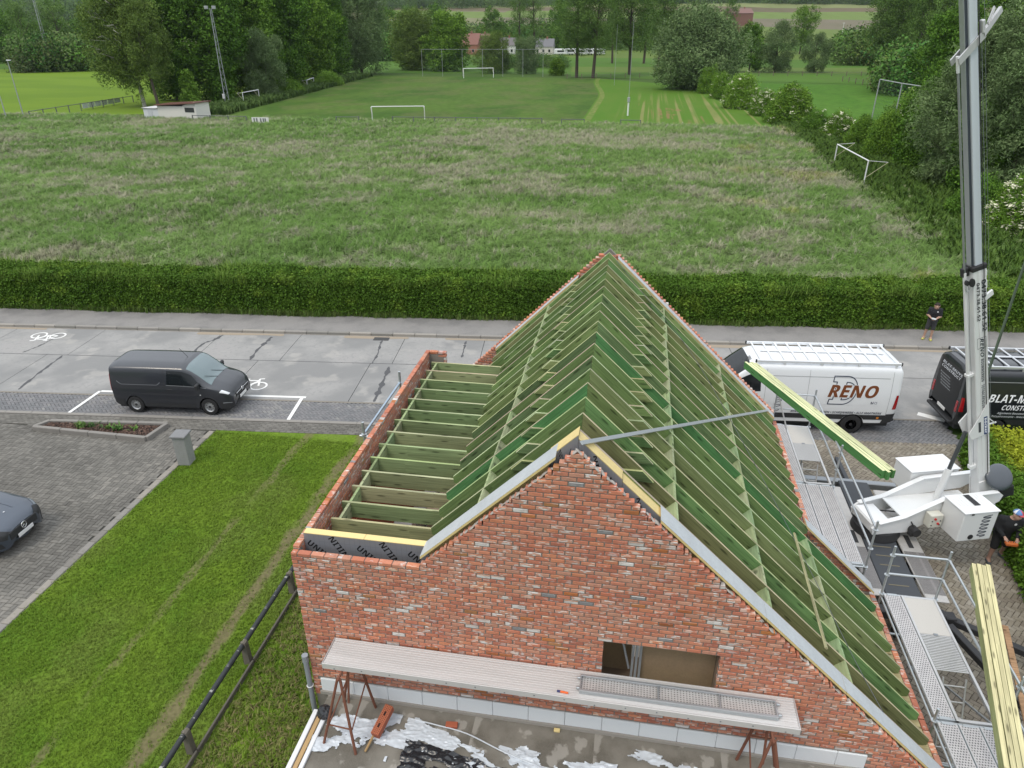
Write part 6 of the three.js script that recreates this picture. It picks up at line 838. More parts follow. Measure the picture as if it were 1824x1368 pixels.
// shrubs with white elder blossom along the ditch
function shrub(name, label, pos, w, h, kind, n, fl, group) {
  const t = thing(name, label, 'shrub', pos, group); const K = KIND[kind]; M('stem', merge(Array.from({ length: 5 }, () => tube(V(rr(-.1, .1) * w, 0, rr(-.1, .1) * w), V(rr(-.35, .35) * w, h * .8, rr(-.35, .35) * w), .05, 6, .015))), mBark, t); const list = [], fls = []; const cs = clamp(w * .1, .16, .6);
  for (let k = 0; k < n; k++) { const a = rnd() * 6.283, f = Math.pow(rnd(), .5), el = Math.acos(rr(0, 1)); const R = rr(.7, 1.05) * (.85 + .3 * vn(a * 2 + pos[0], el * 3)); const q = V(Math.cos(a) * Math.sin(el) * w / 2 * R, Math.cos(el) * h * R * .95 + .1, Math.sin(a) * Math.sin(el) * w / 2 * R); const c = pick(K.c), kk = rr(.8, 1.25); list.push({ m: mtx(q.x, q.y, q.z, rnd() * 6, rnd() * 6, rnd() * 6, cs * rr(.7, 1.3)), c: lin(c[0] * kk, c[1] * kk, c[2] * kk) }); if (fl && rnd() < fl * 1.6) fls.push({ m: mtx(q.x * 1.06, q.y * 1.05, q.z * 1.06, rr(-.6, .6), rnd() * 6, rr(-.6, .6), rr(.55, 1.0), .25, rr(.55, 1.0)), c: lin(.62, .62, .45) }); }
  inst(CL.small, mLeaf, list, 'foliage', t); if (fls.length) inst(CL.flower, mLeaf, fls, 'blossom', t); return t;
}
[[1262, 166, 40, 40, 0, 'oak', 'green shrub below the huge willow'], [1285, 175, 40, 40, .02, 'oak', 'plain green shrub second along the ditch'], [1318, 192, 58, 52, .12, 'light', 'elder in white blossom above the straw patch'], [1358, 205, 44, 38, .09, 'oak', 'smaller blossoming elder along the ditch'], [1402, 218, 72, 56, .07, 'oak', 'wide elder dotted with white blossom'], [1450, 236, 46, 34, .01, 'dark', 'low dark shrub in the middle of the ditch row'], [1492, 246, 52, 40, .1, 'oak', 'compact elder with white blossom by the pasture'], [1532, 264, 54, 50, .0, 'oak', 'dense green shrub at the pasture corner'], [1572, 282, 66, 72, .0, 'oak', 'tall dark green shrub behind the broken goal'], [1600, 270, 80, 85, .05, 'light', 'bright elder behind the leaning net poles'], [1640, 300, 90, 80, .02, 'dark', 'dark shrub below the willows at the meadow edge'], [1810, 412, 100, 84, .16, 'oak', 'elder covered in white blossom at the meadow corner'], [1740, 385, 90, 60, 0, 'dark', 'shrub below the crane boom at the meadow edge'], [585, 152, 50, 20, 0, 'light', 'pale tall weeds at the far ditch of the pitch'], [510, 168, 60, 22, 0, 'oak', 'overgrown weeds along the ditch of the wood']].forEach(([x, yb, wp, hp, fl, k, l]) => { const p = gy(x, yb), dep = V(p.x, -CAMH, p.z).dot(cFwd), sc = dep / FPX; shrub('shrub', l, [p.x, 0, p.z], wp * sc, hp * sc * 1.08, k, clamp(Math.round(wp * hp * .34), 260, 1500), fl, 'shrubs along the ditch'); });
// clipped hedge along the far pavement
{
  const h = thing('hedge', 'long clipped green hedge along the far pavement of the road', 'hedge', [0, 0, -32]); h.position.set(0, 0, 0);
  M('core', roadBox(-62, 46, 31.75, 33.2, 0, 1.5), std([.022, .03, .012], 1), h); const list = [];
  for (let k = 0; k < 40000; k++) { const s = rr(-48, 28), f = rnd(); const bump = .22 * fbm(s * .7, f * 3, 3); let y, tt; if (f < .58) { y = 1.72 * rnd(); tt = 31.62 - bump + (y > 1.4 ? .1 : 0) + .12 * (y / 1.7) + rr(-.06, .1); } else { y = 1.52 + .34 * fbm(s * .6, 8, 4) + rr(-.1, .12); tt = rr(31.6, 33.4); } const p = rp(s, tt, Math.max(.05, y)); const g = fbm(s * .6 + 4, y * 1.3, 3); let c = mixc([.05, .108, .014], [.095, .18, .022], g); c = mixc(c, [.17, .265, .034], .7 * sst(.55, .8, fbm(s * 1.7, y * 3 + tt, 3))); const kk = rr(.8, 1.25); list.push({ m: mtx(p.x, p.y, p.z, rnd() * 6, rnd() * 6, rnd() * 6, rr(.14, .26)), c: lin(c[0] * kk, c[1] * kk, c[2] * kk) }); }
  inst(CL.hedge, mLeaf, list, 'foliage', h);
  const sg = blade(7, .4, .14, .02, 22), sl2 = []; for (let k = 0; k < 9000; k++) { const s = rr(-48, 28), p = rp(s, rnd() < .35 ? rr(31.55, 31.9) : rr(31.9, 33.9), 1.38 + .34 * fbm(s * .6, 8, 4)), kk = rr(.8, 1.25); sl2.push({ m: mtx(p.x, p.y, p.z, rr(-.3, .3), rnd() * 6, rr(-.3, .3), rr(.5, 1.35) * (.6 + .9 * vn(s * .9, 4))), c: lin(.15 * kk, .24 * kk, .045 * kk) }); } inst(sg, mGrass, sl2, 'stray_shoots', h);
  const tg = blade(9, .32, .12, .022, 21), tl = []; for (let k = 0; k < 5200; k++) { const s = rr(-46, 26), p = rp(s, 31.42 + rr(-.12, .2) + .25 * (vn(s * .8, 2) - .5), .08); const c = mixc([.09, .17, .03], [.13, .17, .05], rnd()); tl.push({ m: mtx(p.x, p.y, p.z, 0, rnd() * 6, 0, rr(.5, 1.3)), c: lin(...c) }); } const gr = stuffInst('verge_grass', tg, mGrass, tl, null, 'fringe of uncut grass at the foot of the long hedge', 'grass');
  // outer beech hedge and shrubs at the right of the driveway
  const hb = thing('garden_hedge', 'dense green garden hedge beside the paved driveway and the crane', 'hedge', [0, 0, 0]); const l2 = []; const poly = z => 10.15 + .13 * (-z - 15.4); M('core', extrude([[poly(-9) + .45, 9], [poly(-21.3) + .4, 21.3], [18, 21.3], [18, 9]], 0, .85).rotateX(-Math.PI / 2), std([.02, .03, .012], 1), hb);
  for (let k = 0; k < 17000; k++) { const z = rr(-21.6, -10), xe = poly(z); const f = rnd(); let x, y; if (f < .3) { y = 1.25 * rnd(); x = xe + .2 - .25 * Math.sin(y * 2.3) * fbm(z * 1.2, y, 2) + rr(-.1, .12); } else { x = xe + rr(0, 6.5); y = .85 + .45 * fbm(x * .8, z * .8, 3) + .2 * sst(-20, -16, z) + rr(-.12, .12); } const yel = sst(11.1, 11.7, x) * (1 - sst(-18.8, -17.8, z)) ; const gg = fbm(x, z, 3); let c = mixc([.065, .14, .016], [.11, .21, .026], gg); c = mixc(c, [.32, .36, .03], yel * sst(.35, .6, fbm(x * .9 + 4, z * .9, 3) + .12)); const kk = rr(.8, 1.2); l2.push({ m: mtx(x, y, z, rnd() * 6, rnd() * 6, rnd() * 6, rr(.13, .24)), c: lin(c[0] * kk, c[1] * kk, c[2] * kk) }); } inst(CL.hedge, mLeaf, l2, 'foliage', hb);
}
// ------------------------------------------------------------------ the unmown meadow
const mdN = (x, z) => fbm(x * .11 + 3, z * .16, 4), mdB = (x, z) => sst(.44, .62, .6 * fbm(x * .35 + z * .1, z * .55, 4) + .4 * fbm(x * .06 + 8, z * .09, 3));
const inMeadow = (x, z) => { const d = -z; const r = 19.2 + (d < 66 ? (66 - d) * .02 : 0); return x < r; };
const mdCol = (x, z) => { let c = mixc([.115, .195, .048], [.165, .245, .075], sst(.3, .7, mdN(x, z))); c = mixc(c, [.28, .265, .175], .6 * mdB(x, z)); c = mixc(c, [.26, .25, .06], .6 * sst(.62, .72, fbm(x * .2 + 31, z * .2, 3)) * sst(2, 12, x)); return c; };
fieldSheet('meadow', [[-110, -34.5], [-36, -34], [24, -36.5], [25, -70], [20, -108], [-60, -106], [-110, -99]], 0.0, mdCol, 2048, 1, (x, z) => { const [s, t] = rs(x, z); return .28 * fbm(x * .25, z * .35, 3) * sst(33.6, 36, t) - .08 - .35 * sst(-103, -108, z) * (x > 0 ? 1 : 1); }, 220, 130);
{
  const tA = blade(22, .5, .42, .024, 31), tB = blade(20, .36, .62, .026, 32), A = [], Bl = [];
  for (let k = 0; k < 150000; k++) { const u = rnd(); const d = 35 + 71 * Math.pow(u, .78), z = -d; const hw = d * .74 + 8, x = -.17 * d + rr(-1, 1) * hw; if (!inMeadow(x, z) || x < -100) continue; const [s, t] = rs(x, z); if (t < 33.4) continue; const b = mdB(x, z); let c = mixc(mdCol(x, z), rnd() < .12 + b * .5 ? [.38, .33, .285] : [.125, .235, .05], rr(.15, .6)); const kk = rr(.6, 1.4); const y = .28 * fbm(x * .25, z * .35, 3) * sst(33.6, 36, t) - .1; const wd = fbm(x * .09, z * .12, 2) * 9; (rnd() < .5 ? A : Bl).push({ m: mtx(x, y, z, .22 + .12 * Math.cos(wd), rr(-1.2, 1.2), .16 * Math.sin(wd), rr(.55, 1.3) * (.75 + d * .006)), c: lin(c[0] * kk, c[1] * kk, c[2] * kk) }); }
  stuffInst('meadow_grass', tA, mGrass, A, null, 'tall wind combed meadow grass behind the long hedge', 'grass'); stuffInst('seed_grass', tB, mGrass, Bl, null, 'flattened seeding grass mixed through the unmown meadow', 'grass');
  // rough verge under the willows and along the ditch
  const tC = blade(13, .8, .5, .06, 33), C = []; for (let k = 0; k < 9000; k++) { const d = rr(38, 120), z = -d, x = rr(18.5, 27 + (d < 70 ? 6 : 0)); const c = mixc([.05, .1, .02], [.1, .17, .03], rnd()); C.push({ m: mtx(x, -.05, z, 0, rnd() * 6, 0, rr(.6, 1.2)), c: lin(...c) }); } for (let k = 0; k < 5000; k++) { const f = rnd(), z = lerp(-112, -212, f), x = lerp(-68, -79, f) + rr(-5, 2.5); const c = mixc([.05, .1, .022], [.11, .17, .05], rnd()); C.push({ m: mtx(x, -.05, z, 0, rnd() * 6, 0, rr(.8, 1.8)), c: lin(...c) }); } stuffInst('rough_grass', tC, mGrass, C, null, 'rank dark grass along the ditches of the meadow', 'grass');
}

// ------------------------------------------------------------------ sports ground furniture
const mWhite = std([.72, .73, .73], .6), mPost = std([.12, .13, .13], .8), mGrey = std([.32, .34, .35], .6);
function goal(label, p0, p1, h, back, r = .065, tilt = 0) { const t = thing('football_goal', label, 'goal', [(p0.x + p1.x) / 2, 0, (p0.z + p1.z) / 2], 'white football goals', true); const a = p0.clone().setY(h + tilt), b = p1.clone().setY(h); M('post', tube(p0.clone().setY(-.1), a, r, 10), mWhite, t); M('post', tube(p1.clone().setY(-.1), b, r, 10), mWhite, t); M('crossbar', tube(a, b, r, 10), mWhite, t); const n = V(-(p1.z - p0.z), 0, p1.x - p0.x).normalize().multiplyScalar(back); for (const q of [a, b]) M('net_stay', tube(q, q.clone().add(n).setY(h * .96), r * .4, 6), mWhite, t); for (const q of [p0, p1]) M('back_brace', tube(q.clone().add(n).setY(h * .96), q.clone().setY(h * .35), r * .35, 6), std([.55, .5, .35], .8), t); return t; }
goal('white goal standing at the meadow end of the pitch', gy(664, 220), gy(757, 219), 2.3, 1.2); goal('small white goal before the tall net at the far end', gy(826, 139), gy(879, 138), 2.4, -1.2, .09); goal('small white goal beside the wood with the grey willow', gy(435, 186), gy(463, 180), 2.0, -1.0); goal('crooked white goal sunk in the grass by the willows', gy(1485, 293), gy(1537, 333), 2.2, -1.6, .055, -.25); goal('half hidden white goal at the ditch of the wood', gy(548, 158), gy(560, 153), 1.8, -1, .08);
{ // ball stop nets
  const net = (label, P, h, post) => { const t = thing('ball_net', label, 'net', [P[0].x, 0, P[0].z], 'ball stop nets', true); P.forEach(p => M('post', tube(p.clone().setY(0), p.clone().setY(h), post, 8), mGrey, t)); for (let i = 0; i < P.length - 1; i++) { M('top_rail', tube(P[i].clone().setY(h), P[i + 1].clone().setY(h), post * .8, 6), mGrey, t); const W = []; const a = P[i], b = P[i + 1]; for (let k = 1; k < 14; k++) { const q = a.clone().lerp(b, k / 14); W.push(tube(q.clone().setY(0), q.clone().setY(h), .008, 3)); } for (let y = .4; y < h; y += .4) W.push(tube(a.clone().setY(y), b.clone().setY(y), .008, 3)); M('netting', merge(W), std([.05, .1, .08], .9), t).userData.kind = 'stuff'; } };
  net('tall green ball stop net behind the far goal', [0, 1, 2, 3, 4, 5, 6].map(k => gy(lerp(753, 967, k / 6), lerp(136, 137, k / 6))), 7, .05);
  net('slanted ball stop net among the elders by the willows', [gy(1542, 262), gy(1578, 278), gy(1618, 292), gy(1660, 306)], 7.2, .06);
}
function mast(label, p, h, w) { const t = thing('floodlight_mast', label, 'floodlight mast', [p.x, 0, p.z], 'lattice floodlight masts', true); const G = []; for (const [sx, sz] of [[-1, -1], [1, -1], [0, 1]]) G.push(tube(V(p.x + sx * w, 0, p.z + sz * w), V(p.x + sx * w * .35, h, p.z + sz * w * .35), .05, 6)); M('lattice_leg', merge(G), mGrey, t); const B = []; const n = Math.round(h / 1.2), c = [[-1, -1], [1, -1], [0, 1]]; for (let k = 0; k < n; k++) for (let i = 0; i < 3; i++) { const f0 = k / n, f1 = (k + 1) / n, w0 = lerp(w, w * .35, f0), w1 = lerp(w, w * .35, f1), a = c[i], b = c[(i + 1) % 3]; B.push(tube(V(p.x + a[0] * w0, h * f0, p.z + a[1] * w0), V(p.x + b[0] * w1, h * f1, p.z + b[1] * w1), .028, 4)); } M('lattice_brace', merge(B), mGrey, t); for (const s of [-.7, .7]) M('floodlight', bbox(p.x + s - .3, p.x + s + .3, h - .1, h + .4, p.z - .1, p.z + .25, .04), mGrey, t); M('fuse_box', bbox(p.x - .2, p.x + .2, 1.2, 2, p.z + w, p.z + w + .25, .03), std([.6, .6, .6], .6), t); }
mast('lattice floodlight mast beside the yellow green pitch', gy(93, 126), 22, .6); mast('lattice floodlight mast at the edge of the wood', gy(404, 188), 15.5, .4);
function pole(name, label, p, h, r, arm) { const t = thing(name, label, name === 'street_lamp' ? 'street lamp' : 'pole', [p.x, 0, p.z], null, true); M('pole', tube(V(p.x, 0, p.z), V(p.x, h, p.z), r, 10, r * .6), mGrey, t); if (arm) M('lamp_head', bbox(p.x - .15, p.x + .55, h - .05, h + .1, p.z - .12, p.z + .12, .04), std([.6, .62, .64], .5), t); return t; }
pole('street_lamp', 'grey lamp post at the corner of the yellow green pitch', gy(43, 210), 8.2, .09, true); { const p = gy(1118, 206), t = pole('floodlight_pole', 'slim floodlight pole with a white base by the straw patch', p, 14, .035); M('white_base', tube(V(p.x, 0, p.z), V(p.x, 1.9, p.z), .13, 10), mWhite, t); M('box', bbox(p.x - .2, p.x + .2, 2.0, 2.7, p.z, p.z + .25, .03), mGrey, t); } pole('floodlight_pole', 'second slim pole farther along the straw patch', gy(1094, 152), 13, .04); pole('service_post', 'dark post with a meter box beside the lamp post', gy(12, 212), 3.6, .1);
{ // white hut
  const p = gy(300, 216), t = thing('hut', 'small white hut with a rusty sheet roof at the pitch side', 'hut', [p.x, 0, p.z]); t.rotation.y = -.1; const mWl = std([.66, .65, .6], .85), mRf = std([.19, .09, .065], .9, { map: texPav });
  M('wall', bbox(-1.5, 5.2, 0, 2.15, -3.2, 0, .02), mWl, t); M('gable', extrude([[3, 2.15], [5.2, 2.15], [5.2, 2.75], [3, 2.3]], -3.2, 0), mWl, t); M('annex', bbox(-4.2, -1.52, 0, 1.75, -2.8, -.1, .02), std([.6, .62, .64], .8), t); M('annex_roof', bbox(-4.3, -1.5, 1.75, 1.83, -2.9, .05, .01), std([.5, .5, .5], .8), t);
  const rf = M('roof', extrude([[-1.8, 2.2], [5.4, 2.62], [5.4, 2.7], [-1.8, 2.28]], -3.6, .35), mRf, t); for (let k = 0; k < 16; k++) M('roof_rib', beam(V(-1.7 + k * .47, 2.31 + k * .0275, -3.55), V(-1.7 + k * .47, 2.31 + k * .0275, .3), .08, .05), mRf, rf); M('window', bbox(3.3, 4.9, 1.35, 2.0, .0, .04, .01), std([.04, .045, .045], .3), t); M('door', bbox(-3.4, -2.6, 0, 1.65, -.1, -.05, .01), std([.5, .52, .54], .7), t);
}
{ // pitch barriers and banners
  const rail = (label, P, h, gap, pn) => { const t = thing('barrier', label, 'barrier', [P[0].x, 0, P[0].z], 'low barriers round the pitches', true); for (let i = 0; i < P.length - 1; i++) { const a = P[i], b = P[i + 1], n = Math.max(1, Math.round(a.distanceTo(b) / gap)); M('rail', tube(a.clone().setY(h), b.clone().setY(h), .05, 6), mPost, t); for (let k = 0; k <= n; k++) { const q = a.clone().lerp(b, k / n); M('post', bbox(q.x - .06, q.x + .06, 0, h + .08, q.z - .06, q.z + .06, .01), mPost, t); } } return t; };
  rail('low dark barrier along the yellow green pitch', [gy(55, 212), gy(238, 182)], 1.1, 3.2); rail('low dark barrier beside the white hut', [gy(345, 219), gy(440, 221)], 1.05, 3); rail('short low barrier between the board and the near goal', [gy(600, 222), gy(640, 222)], 1.05, 3); rail('low dark barrier behind the near goal', [gy(700, 222), gy(965, 225)], 1.05, 3); rail('short dark barrier by the straw patch', [gy(1000, 227), gy(1040, 227)], 1.05, 2.2); rail('dark barrier piece below the slim pole', [gy(1105, 228), gy(1140, 229)], 1.05, 2.2);
  for (let k = 0; k < 6; k++) { const a = gy(lerp(148, 216, k / 6) + .6, lerp(196, 184, k / 6)), b = gy(lerp(148, 216, (k + 1) / 6) - .6, lerp(196, 184, (k + 1) / 6)); const m = tagMesh('banner', beam(a.setY(.62), b.setY(.62), .03, .8), std([.62, .65, .68], .7), 'plain white banner hung on the barrier of the yellow green pitch', 'banner', 'banners on the yellow green pitch barrier'); }
  const q = gy(465, 223), bd = thing('sign_board', 'white board on short legs between the hut and the pitch', 'board', [q.x, 0, q.z]); M('panel', bbox(-1.3, 1.3, .35, 1.05, -.03, .03, .01), std([.7, .7, .68], .7), bd); for (const x of [-1.1, -.4, .3, 1]) M('leg', bbox(x - .05, x + .05, 0, .5, -.06, -.03, .01), mPost, bd); for (const x of [-.9, -.5, .1, .5, .8]) M('letter_block', bbox(x - .12, x + .1, .45, .95, .031, .036, .002), std([.12, .14, .13], .7), bd);
  // pasture fence posts
  for (const [l, P] of [['wooden post and wire fence across the bright pasture', [gy(1500, 145), gy(1640, 168)]], ['post and wire fence below the pasture willows', [gy(1300, 135), gy(1640, 136)]], ['post and wire fence beyond the far poplars', [gy(1010, 140), gy(1190, 138)]]]) { const t = thing('wire_fence', l, 'fence', [P[0].x, 0, P[0].z], 'pasture fences', true); const n = Math.round(P[0].distanceTo(P[1]) / 4); for (let k = 0; k <= n; k++) { const q2 = P[0].clone().lerp(P[1], k / n); M('post', bbox(q2.x - .08, q2.x + .08, 0, 1.25, q2.z - .08, q2.z + .08, .01), std([.16, .13, .1], .9), t); } for (const y of [.5, .9]) M('wire', tube(P[0].clone().setY(y), P[1].clone().setY(y), .02, 4), mPost, t); }
}
// ------------------------------------------------------------------ far village, caravans, tree belts
const atD = (x, d) => { const r = ray(x, 60), k = d / Math.hypot(r.x, r.z); const P = V(r.x * k, 0, r.z * k); P.y = th(P.x, P.z) - .1; return P; };
function farHouse(label, x, d, w, dp, h, rh, wallC, roofC, turn) { const p = atD(x, d), t = thing('house', label, 'house', p.toArray(), 'houses of the far village'); t.rotation.y = turn; M('wall', bbox(-w / 2, w / 2, 0, h, -dp / 2, dp / 2, .02), std(wallC, .9), t); const rf = M('roof', extrude([[-dp / 2 - .3, h - .05], [dp / 2 + .3, h - .05], [0, h + rh]], -w / 2 - .3, w / 2 + .3).rotateY(Math.PI / 2), std(roofC, .85), t); M('chimney', bbox(w * .2, w * .2 + .7, h + rh * .4, h + rh + .9, -.35, .35, .03), std([.25, .12, .09], .9), rf); for (let k = 0; k < 4; k++) { const wx = lerp(-w * .36, w * .36, k / 3); const wd = M('window', bbox(wx - .55, wx + .55, 1, 2.4, dp / 2, dp / 2 + .04, .01), std([.5, .5, .5], .6), t); M('pane', bbox(wx - .45, wx + .45, 1.1, 2.3, dp / 2 + .04, dp / 2 + .06, .005), mGlass, wd); } }
[['far house with an orange red roof above the bushy willows', 700, 400, 13, 9, 4, 4, [.45, .42, .38], [.26, .12, .085], .3], ['far house with a long brown red roof near the village centre', 828, 395, 16, 10, 4.5, 5, [.3, .14, .1], [.2, .095, .075], -.1], ['far brick house beside the long brown roof', 856, 405, 10, 9, 5, 4, [.28, .12, .09], [.2, .12, .1], .5], ['far white house by the tree belt', 898, 390, 11, 8, 4, 3.5, [.62, .62, .6], [.14, .13, .13], .1], ['far grey roofed house before the caravans', 965, 385, 12, 8, 3.5, 3.5, [.55, .52, .48], [.15, .15, .16], 0], ['tall far brick building on the hill field', 1312, 560, 15, 14, 15, 3, [.2, .1, .08], [.18, .1, .085], .2], ['far white house behind the dark pitch trees', 8, 620, 14, 10, 5, 4, [.6, .6, .58], [.25, .2, .18], .2], ['far low shed with a pale green roof', 1245, 480, 18, 9, 4, 2.5, [.5, .52, .5], [.3, .38, .35], 0]].forEach(a => farHouse(...a));
[[1000, 372, 0], [1018, 374, .1], [1036, 371, -.1], [1052, 375, .2], [1068, 373, 0]].forEach(([x, d, r], i) => { const p = atD(x, d), t = thing('caravan', ['white caravan nearest the grey roofed house', 'white caravan second in the far row', 'white caravan in the middle of the far row', 'white caravan behind a poplar stem', 'white caravan at the end of the row nearest the tall poplar'][i], 'caravan', p.toArray(), 'caravans on the far site'); t.rotation.y = r; M('body', bbox(-3, 3, .5, 2.9, -1.2, 1.2, .25), std([.68, .69, .7], .6), t); M('window', bbox(-1.6, 1.6, 1.5, 2.2, 1.2, 1.22, .01), mGlass, t); for (const q of [-.6, .6]) M('wheel', new THREE.CylinderGeometry(.35, .35, .25, 14).rotateX(Math.PI / 2).translate(q, .35, 1.05), mTyre, t); });
for (const [x, d, h, l] of [[1390, 520, 9, 'slim white pole on the far field beside the brick building'], [1500, 540, 10, 'slim white pole on the far field near the poplars']]) { const p = atD(x, d), t = thing('utility_pole', l, 'pole', p.toArray(), 'poles on the far fields'); M('pole', tube(V(0, 0, 0), V(0, h, 0), .14, 8, .1), mWhite, t); M('cross_arm', bbox(-.9, .9, h - .5, h - .38, -.06, .06, .01), mWhite, t); }
{ // woods on the far hills and belts of trees in the valley: one mass nobody could count
  const list = []; const put = (x, z, s, c) => { const kk = rr(.8, 1.2); list.push({ m: mtx(x, th(x, z) + s * .55, z, rnd() * 6, rnd() * 6, rnd() * 6, s * rr(.8, 1.2), s * rr(.7, 1.1), s), c: lin(c[0] * kk, c[1] * kk, c[2] * kk) }); };
  const C = [[.08, .15, .034], [.058, .115, .026], [.105, .18, .04], [.11, .165, .055]];
  for (let k = 0; k < 6200; k++) { const d = rr(1000, 1450), ang = yaw + rr(-.75, .75); put(Math.sin(ang) * d, -Math.cos(ang) * d, rr(7, 13), pick(C)); }
  for (const [x0, x1, d0, d1, n, s0, s1] of [[560, 1010, 430, 520, 900, 3.5, 8], [0, 300, 430, 560, 700, 4, 9], [20, 240, 290, 330, 500, 3, 6], [1000, 1320, 420, 470, 220, 2.5, 5], [1040, 1190, 600, 640, 160, 3, 6], [880, 1010, 262, 290, 130, 1.2, 2.6], [600, 700, 330, 380, 320, 3, 7], [1500, 1900, 300, 420, 700, 3, 7], [1600, 1900, 170, 230, 500, 2.5, 5.5]]) for (let k = 0; k < n; k++) { const P = atD(rr(x0, x1), rr(d0, d1)); const s = rr(s0, s1); list.push({ m: mtx(P.x, P.y + s * rr(.3, 1.1), P.z, rnd() * 6, rnd() * 6, rnd() * 6, s), c: lin(...pick(C).map(v => v * rr(.9, 1.35))) }); }
  stuffInst('far_wood', leafClump(260, .15, .12, 41), mLeaf, list, null, 'distant woods and tree belts on the hills behind the village', 'wood');
}

// ------------------------------------------------------------------ people: one continuous body each, clothes as children
function sdfMesh(f, lo, hi, cell) { // naive surface nets
  const n = [0, 1, 2].map(i => Math.ceil((hi[i] - lo[i]) / cell) + 1), [nx, ny, nz] = n; const F = new Float32Array(nx * ny * nz); const id = (i, j, k) => i + nx * (j + ny * k);
  for (let k = 0; k < nz; k++) for (let j = 0; j < ny; j++) for (let i = 0; i < nx; i++) F[id(i, j, k)] = f(lo[0] + i * cell, lo[1] + j * cell, lo[2] + k * cell);
  const vi = new Int32Array(nx * ny * nz).fill(-1), P = [], I = [];
  for (let k = 0; k < nz - 1; k++) for (let j = 0; j < ny - 1; j++) for (let i = 0; i < nx - 1; i++) { let sx = 0, sy = 0, sz = 0, c = 0; const e = (a, b) => { const fa = F[id(i + a[0], j + a[1], k + a[2])], fb = F[id(i + b[0], j + b[1], k + b[2])]; if ((fa < 0) !== (fb < 0)) { const t = fa / (fa - fb); sx += a[0] + (b[0] - a[0]) * t; sy += a[1] + (b[1] - a[1]) * t; sz += a[2] + (b[2] - a[2]) * t; c++; } }; for (let q = 0; q < 4; q++) { const u = q & 1, v = q >> 1; e([0, u, v], [1, u, v]); e([u, 0, v], [u, 1, v]); e([u, v, 0], [u, v, 1]); } if (c) { vi[id(i, j, k)] = P.length / 3; P.push(lo[0] + (i + sx / c) * cell, lo[1] + (j + sy / c) * cell, lo[2] + (k + sz / c) * cell); } }
  const quad = (a, b, c, d, fl) => { if (a < 0 || b < 0 || c < 0 || d < 0) return; fl ? I.push(a, b, c, a, c, d) : I.push(a, c, b, a, d, c); };
  for (let k = 1; k < nz - 1; k++) for (let j = 1; j < ny - 1; j++) for (let i = 1; i < nx - 1; i++) { const s = F[id(i, j, k)] < 0; if (s !== F[id(i + 1, j, k)] < 0) quad(vi[id(i, j - 1, k - 1)], vi[id(i, j, k - 1)], vi[id(i, j, k)], vi[id(i, j - 1, k)], s); if (s !== F[id(i, j + 1, k)] < 0) quad(vi[id(i - 1, j, k - 1)], vi[id(i - 1, j, k)], vi[id(i, j, k)], vi[id(i, j, k - 1)], s); if (s !== F[id(i, j, k + 1)] < 0) quad(vi[id(i - 1, j - 1, k)], vi[id(i, j - 1, k)], vi[id(i, j, k)], vi[id(i - 1, j, k)], s); }
  const g = new THREE.BufferGeometry(); g.setAttribute('position', new THREE.Float32BufferAttribute(P, 3)); g.setIndex(I); g.computeVertexNormals(); return g;
}
const cap = (x, y, z, a, b, ra, rb) => { const bx = b[0] - a[0], by = b[1] - a[1], bz = b[2] - a[2]; const t = clamp(((x - a[0]) * bx + (y - a[1]) * by + (z - a[2]) * bz) / (bx * bx + by * by + bz * bz || 1)); return Math.hypot(x - a[0] - bx * t, y - a[1] - by * t, z - a[2] - bz * t) - lerp(ra, rb, t); };
const smin = (a, b, k) => { const h = Math.max(k - Math.abs(a - b), 0) / k; return Math.min(a, b) - h * h * k * .25; };
function boneSdf(bones, k, grow = 0) { return (x, y, z) => { let d = 9; for (const [a, b, ra, rb, sq] of bones) { let v; if (sq) { const c = [(a[0] + b[0]) / 2, 0, (a[2] + b[2]) / 2]; v = cap(c[0] + (x - c[0]) * sq, y, z, a, b, ra, rb); } else v = cap(x, y, z, a, b, ra, rb); d = smin(d, v, k); } return d - grow; }; }
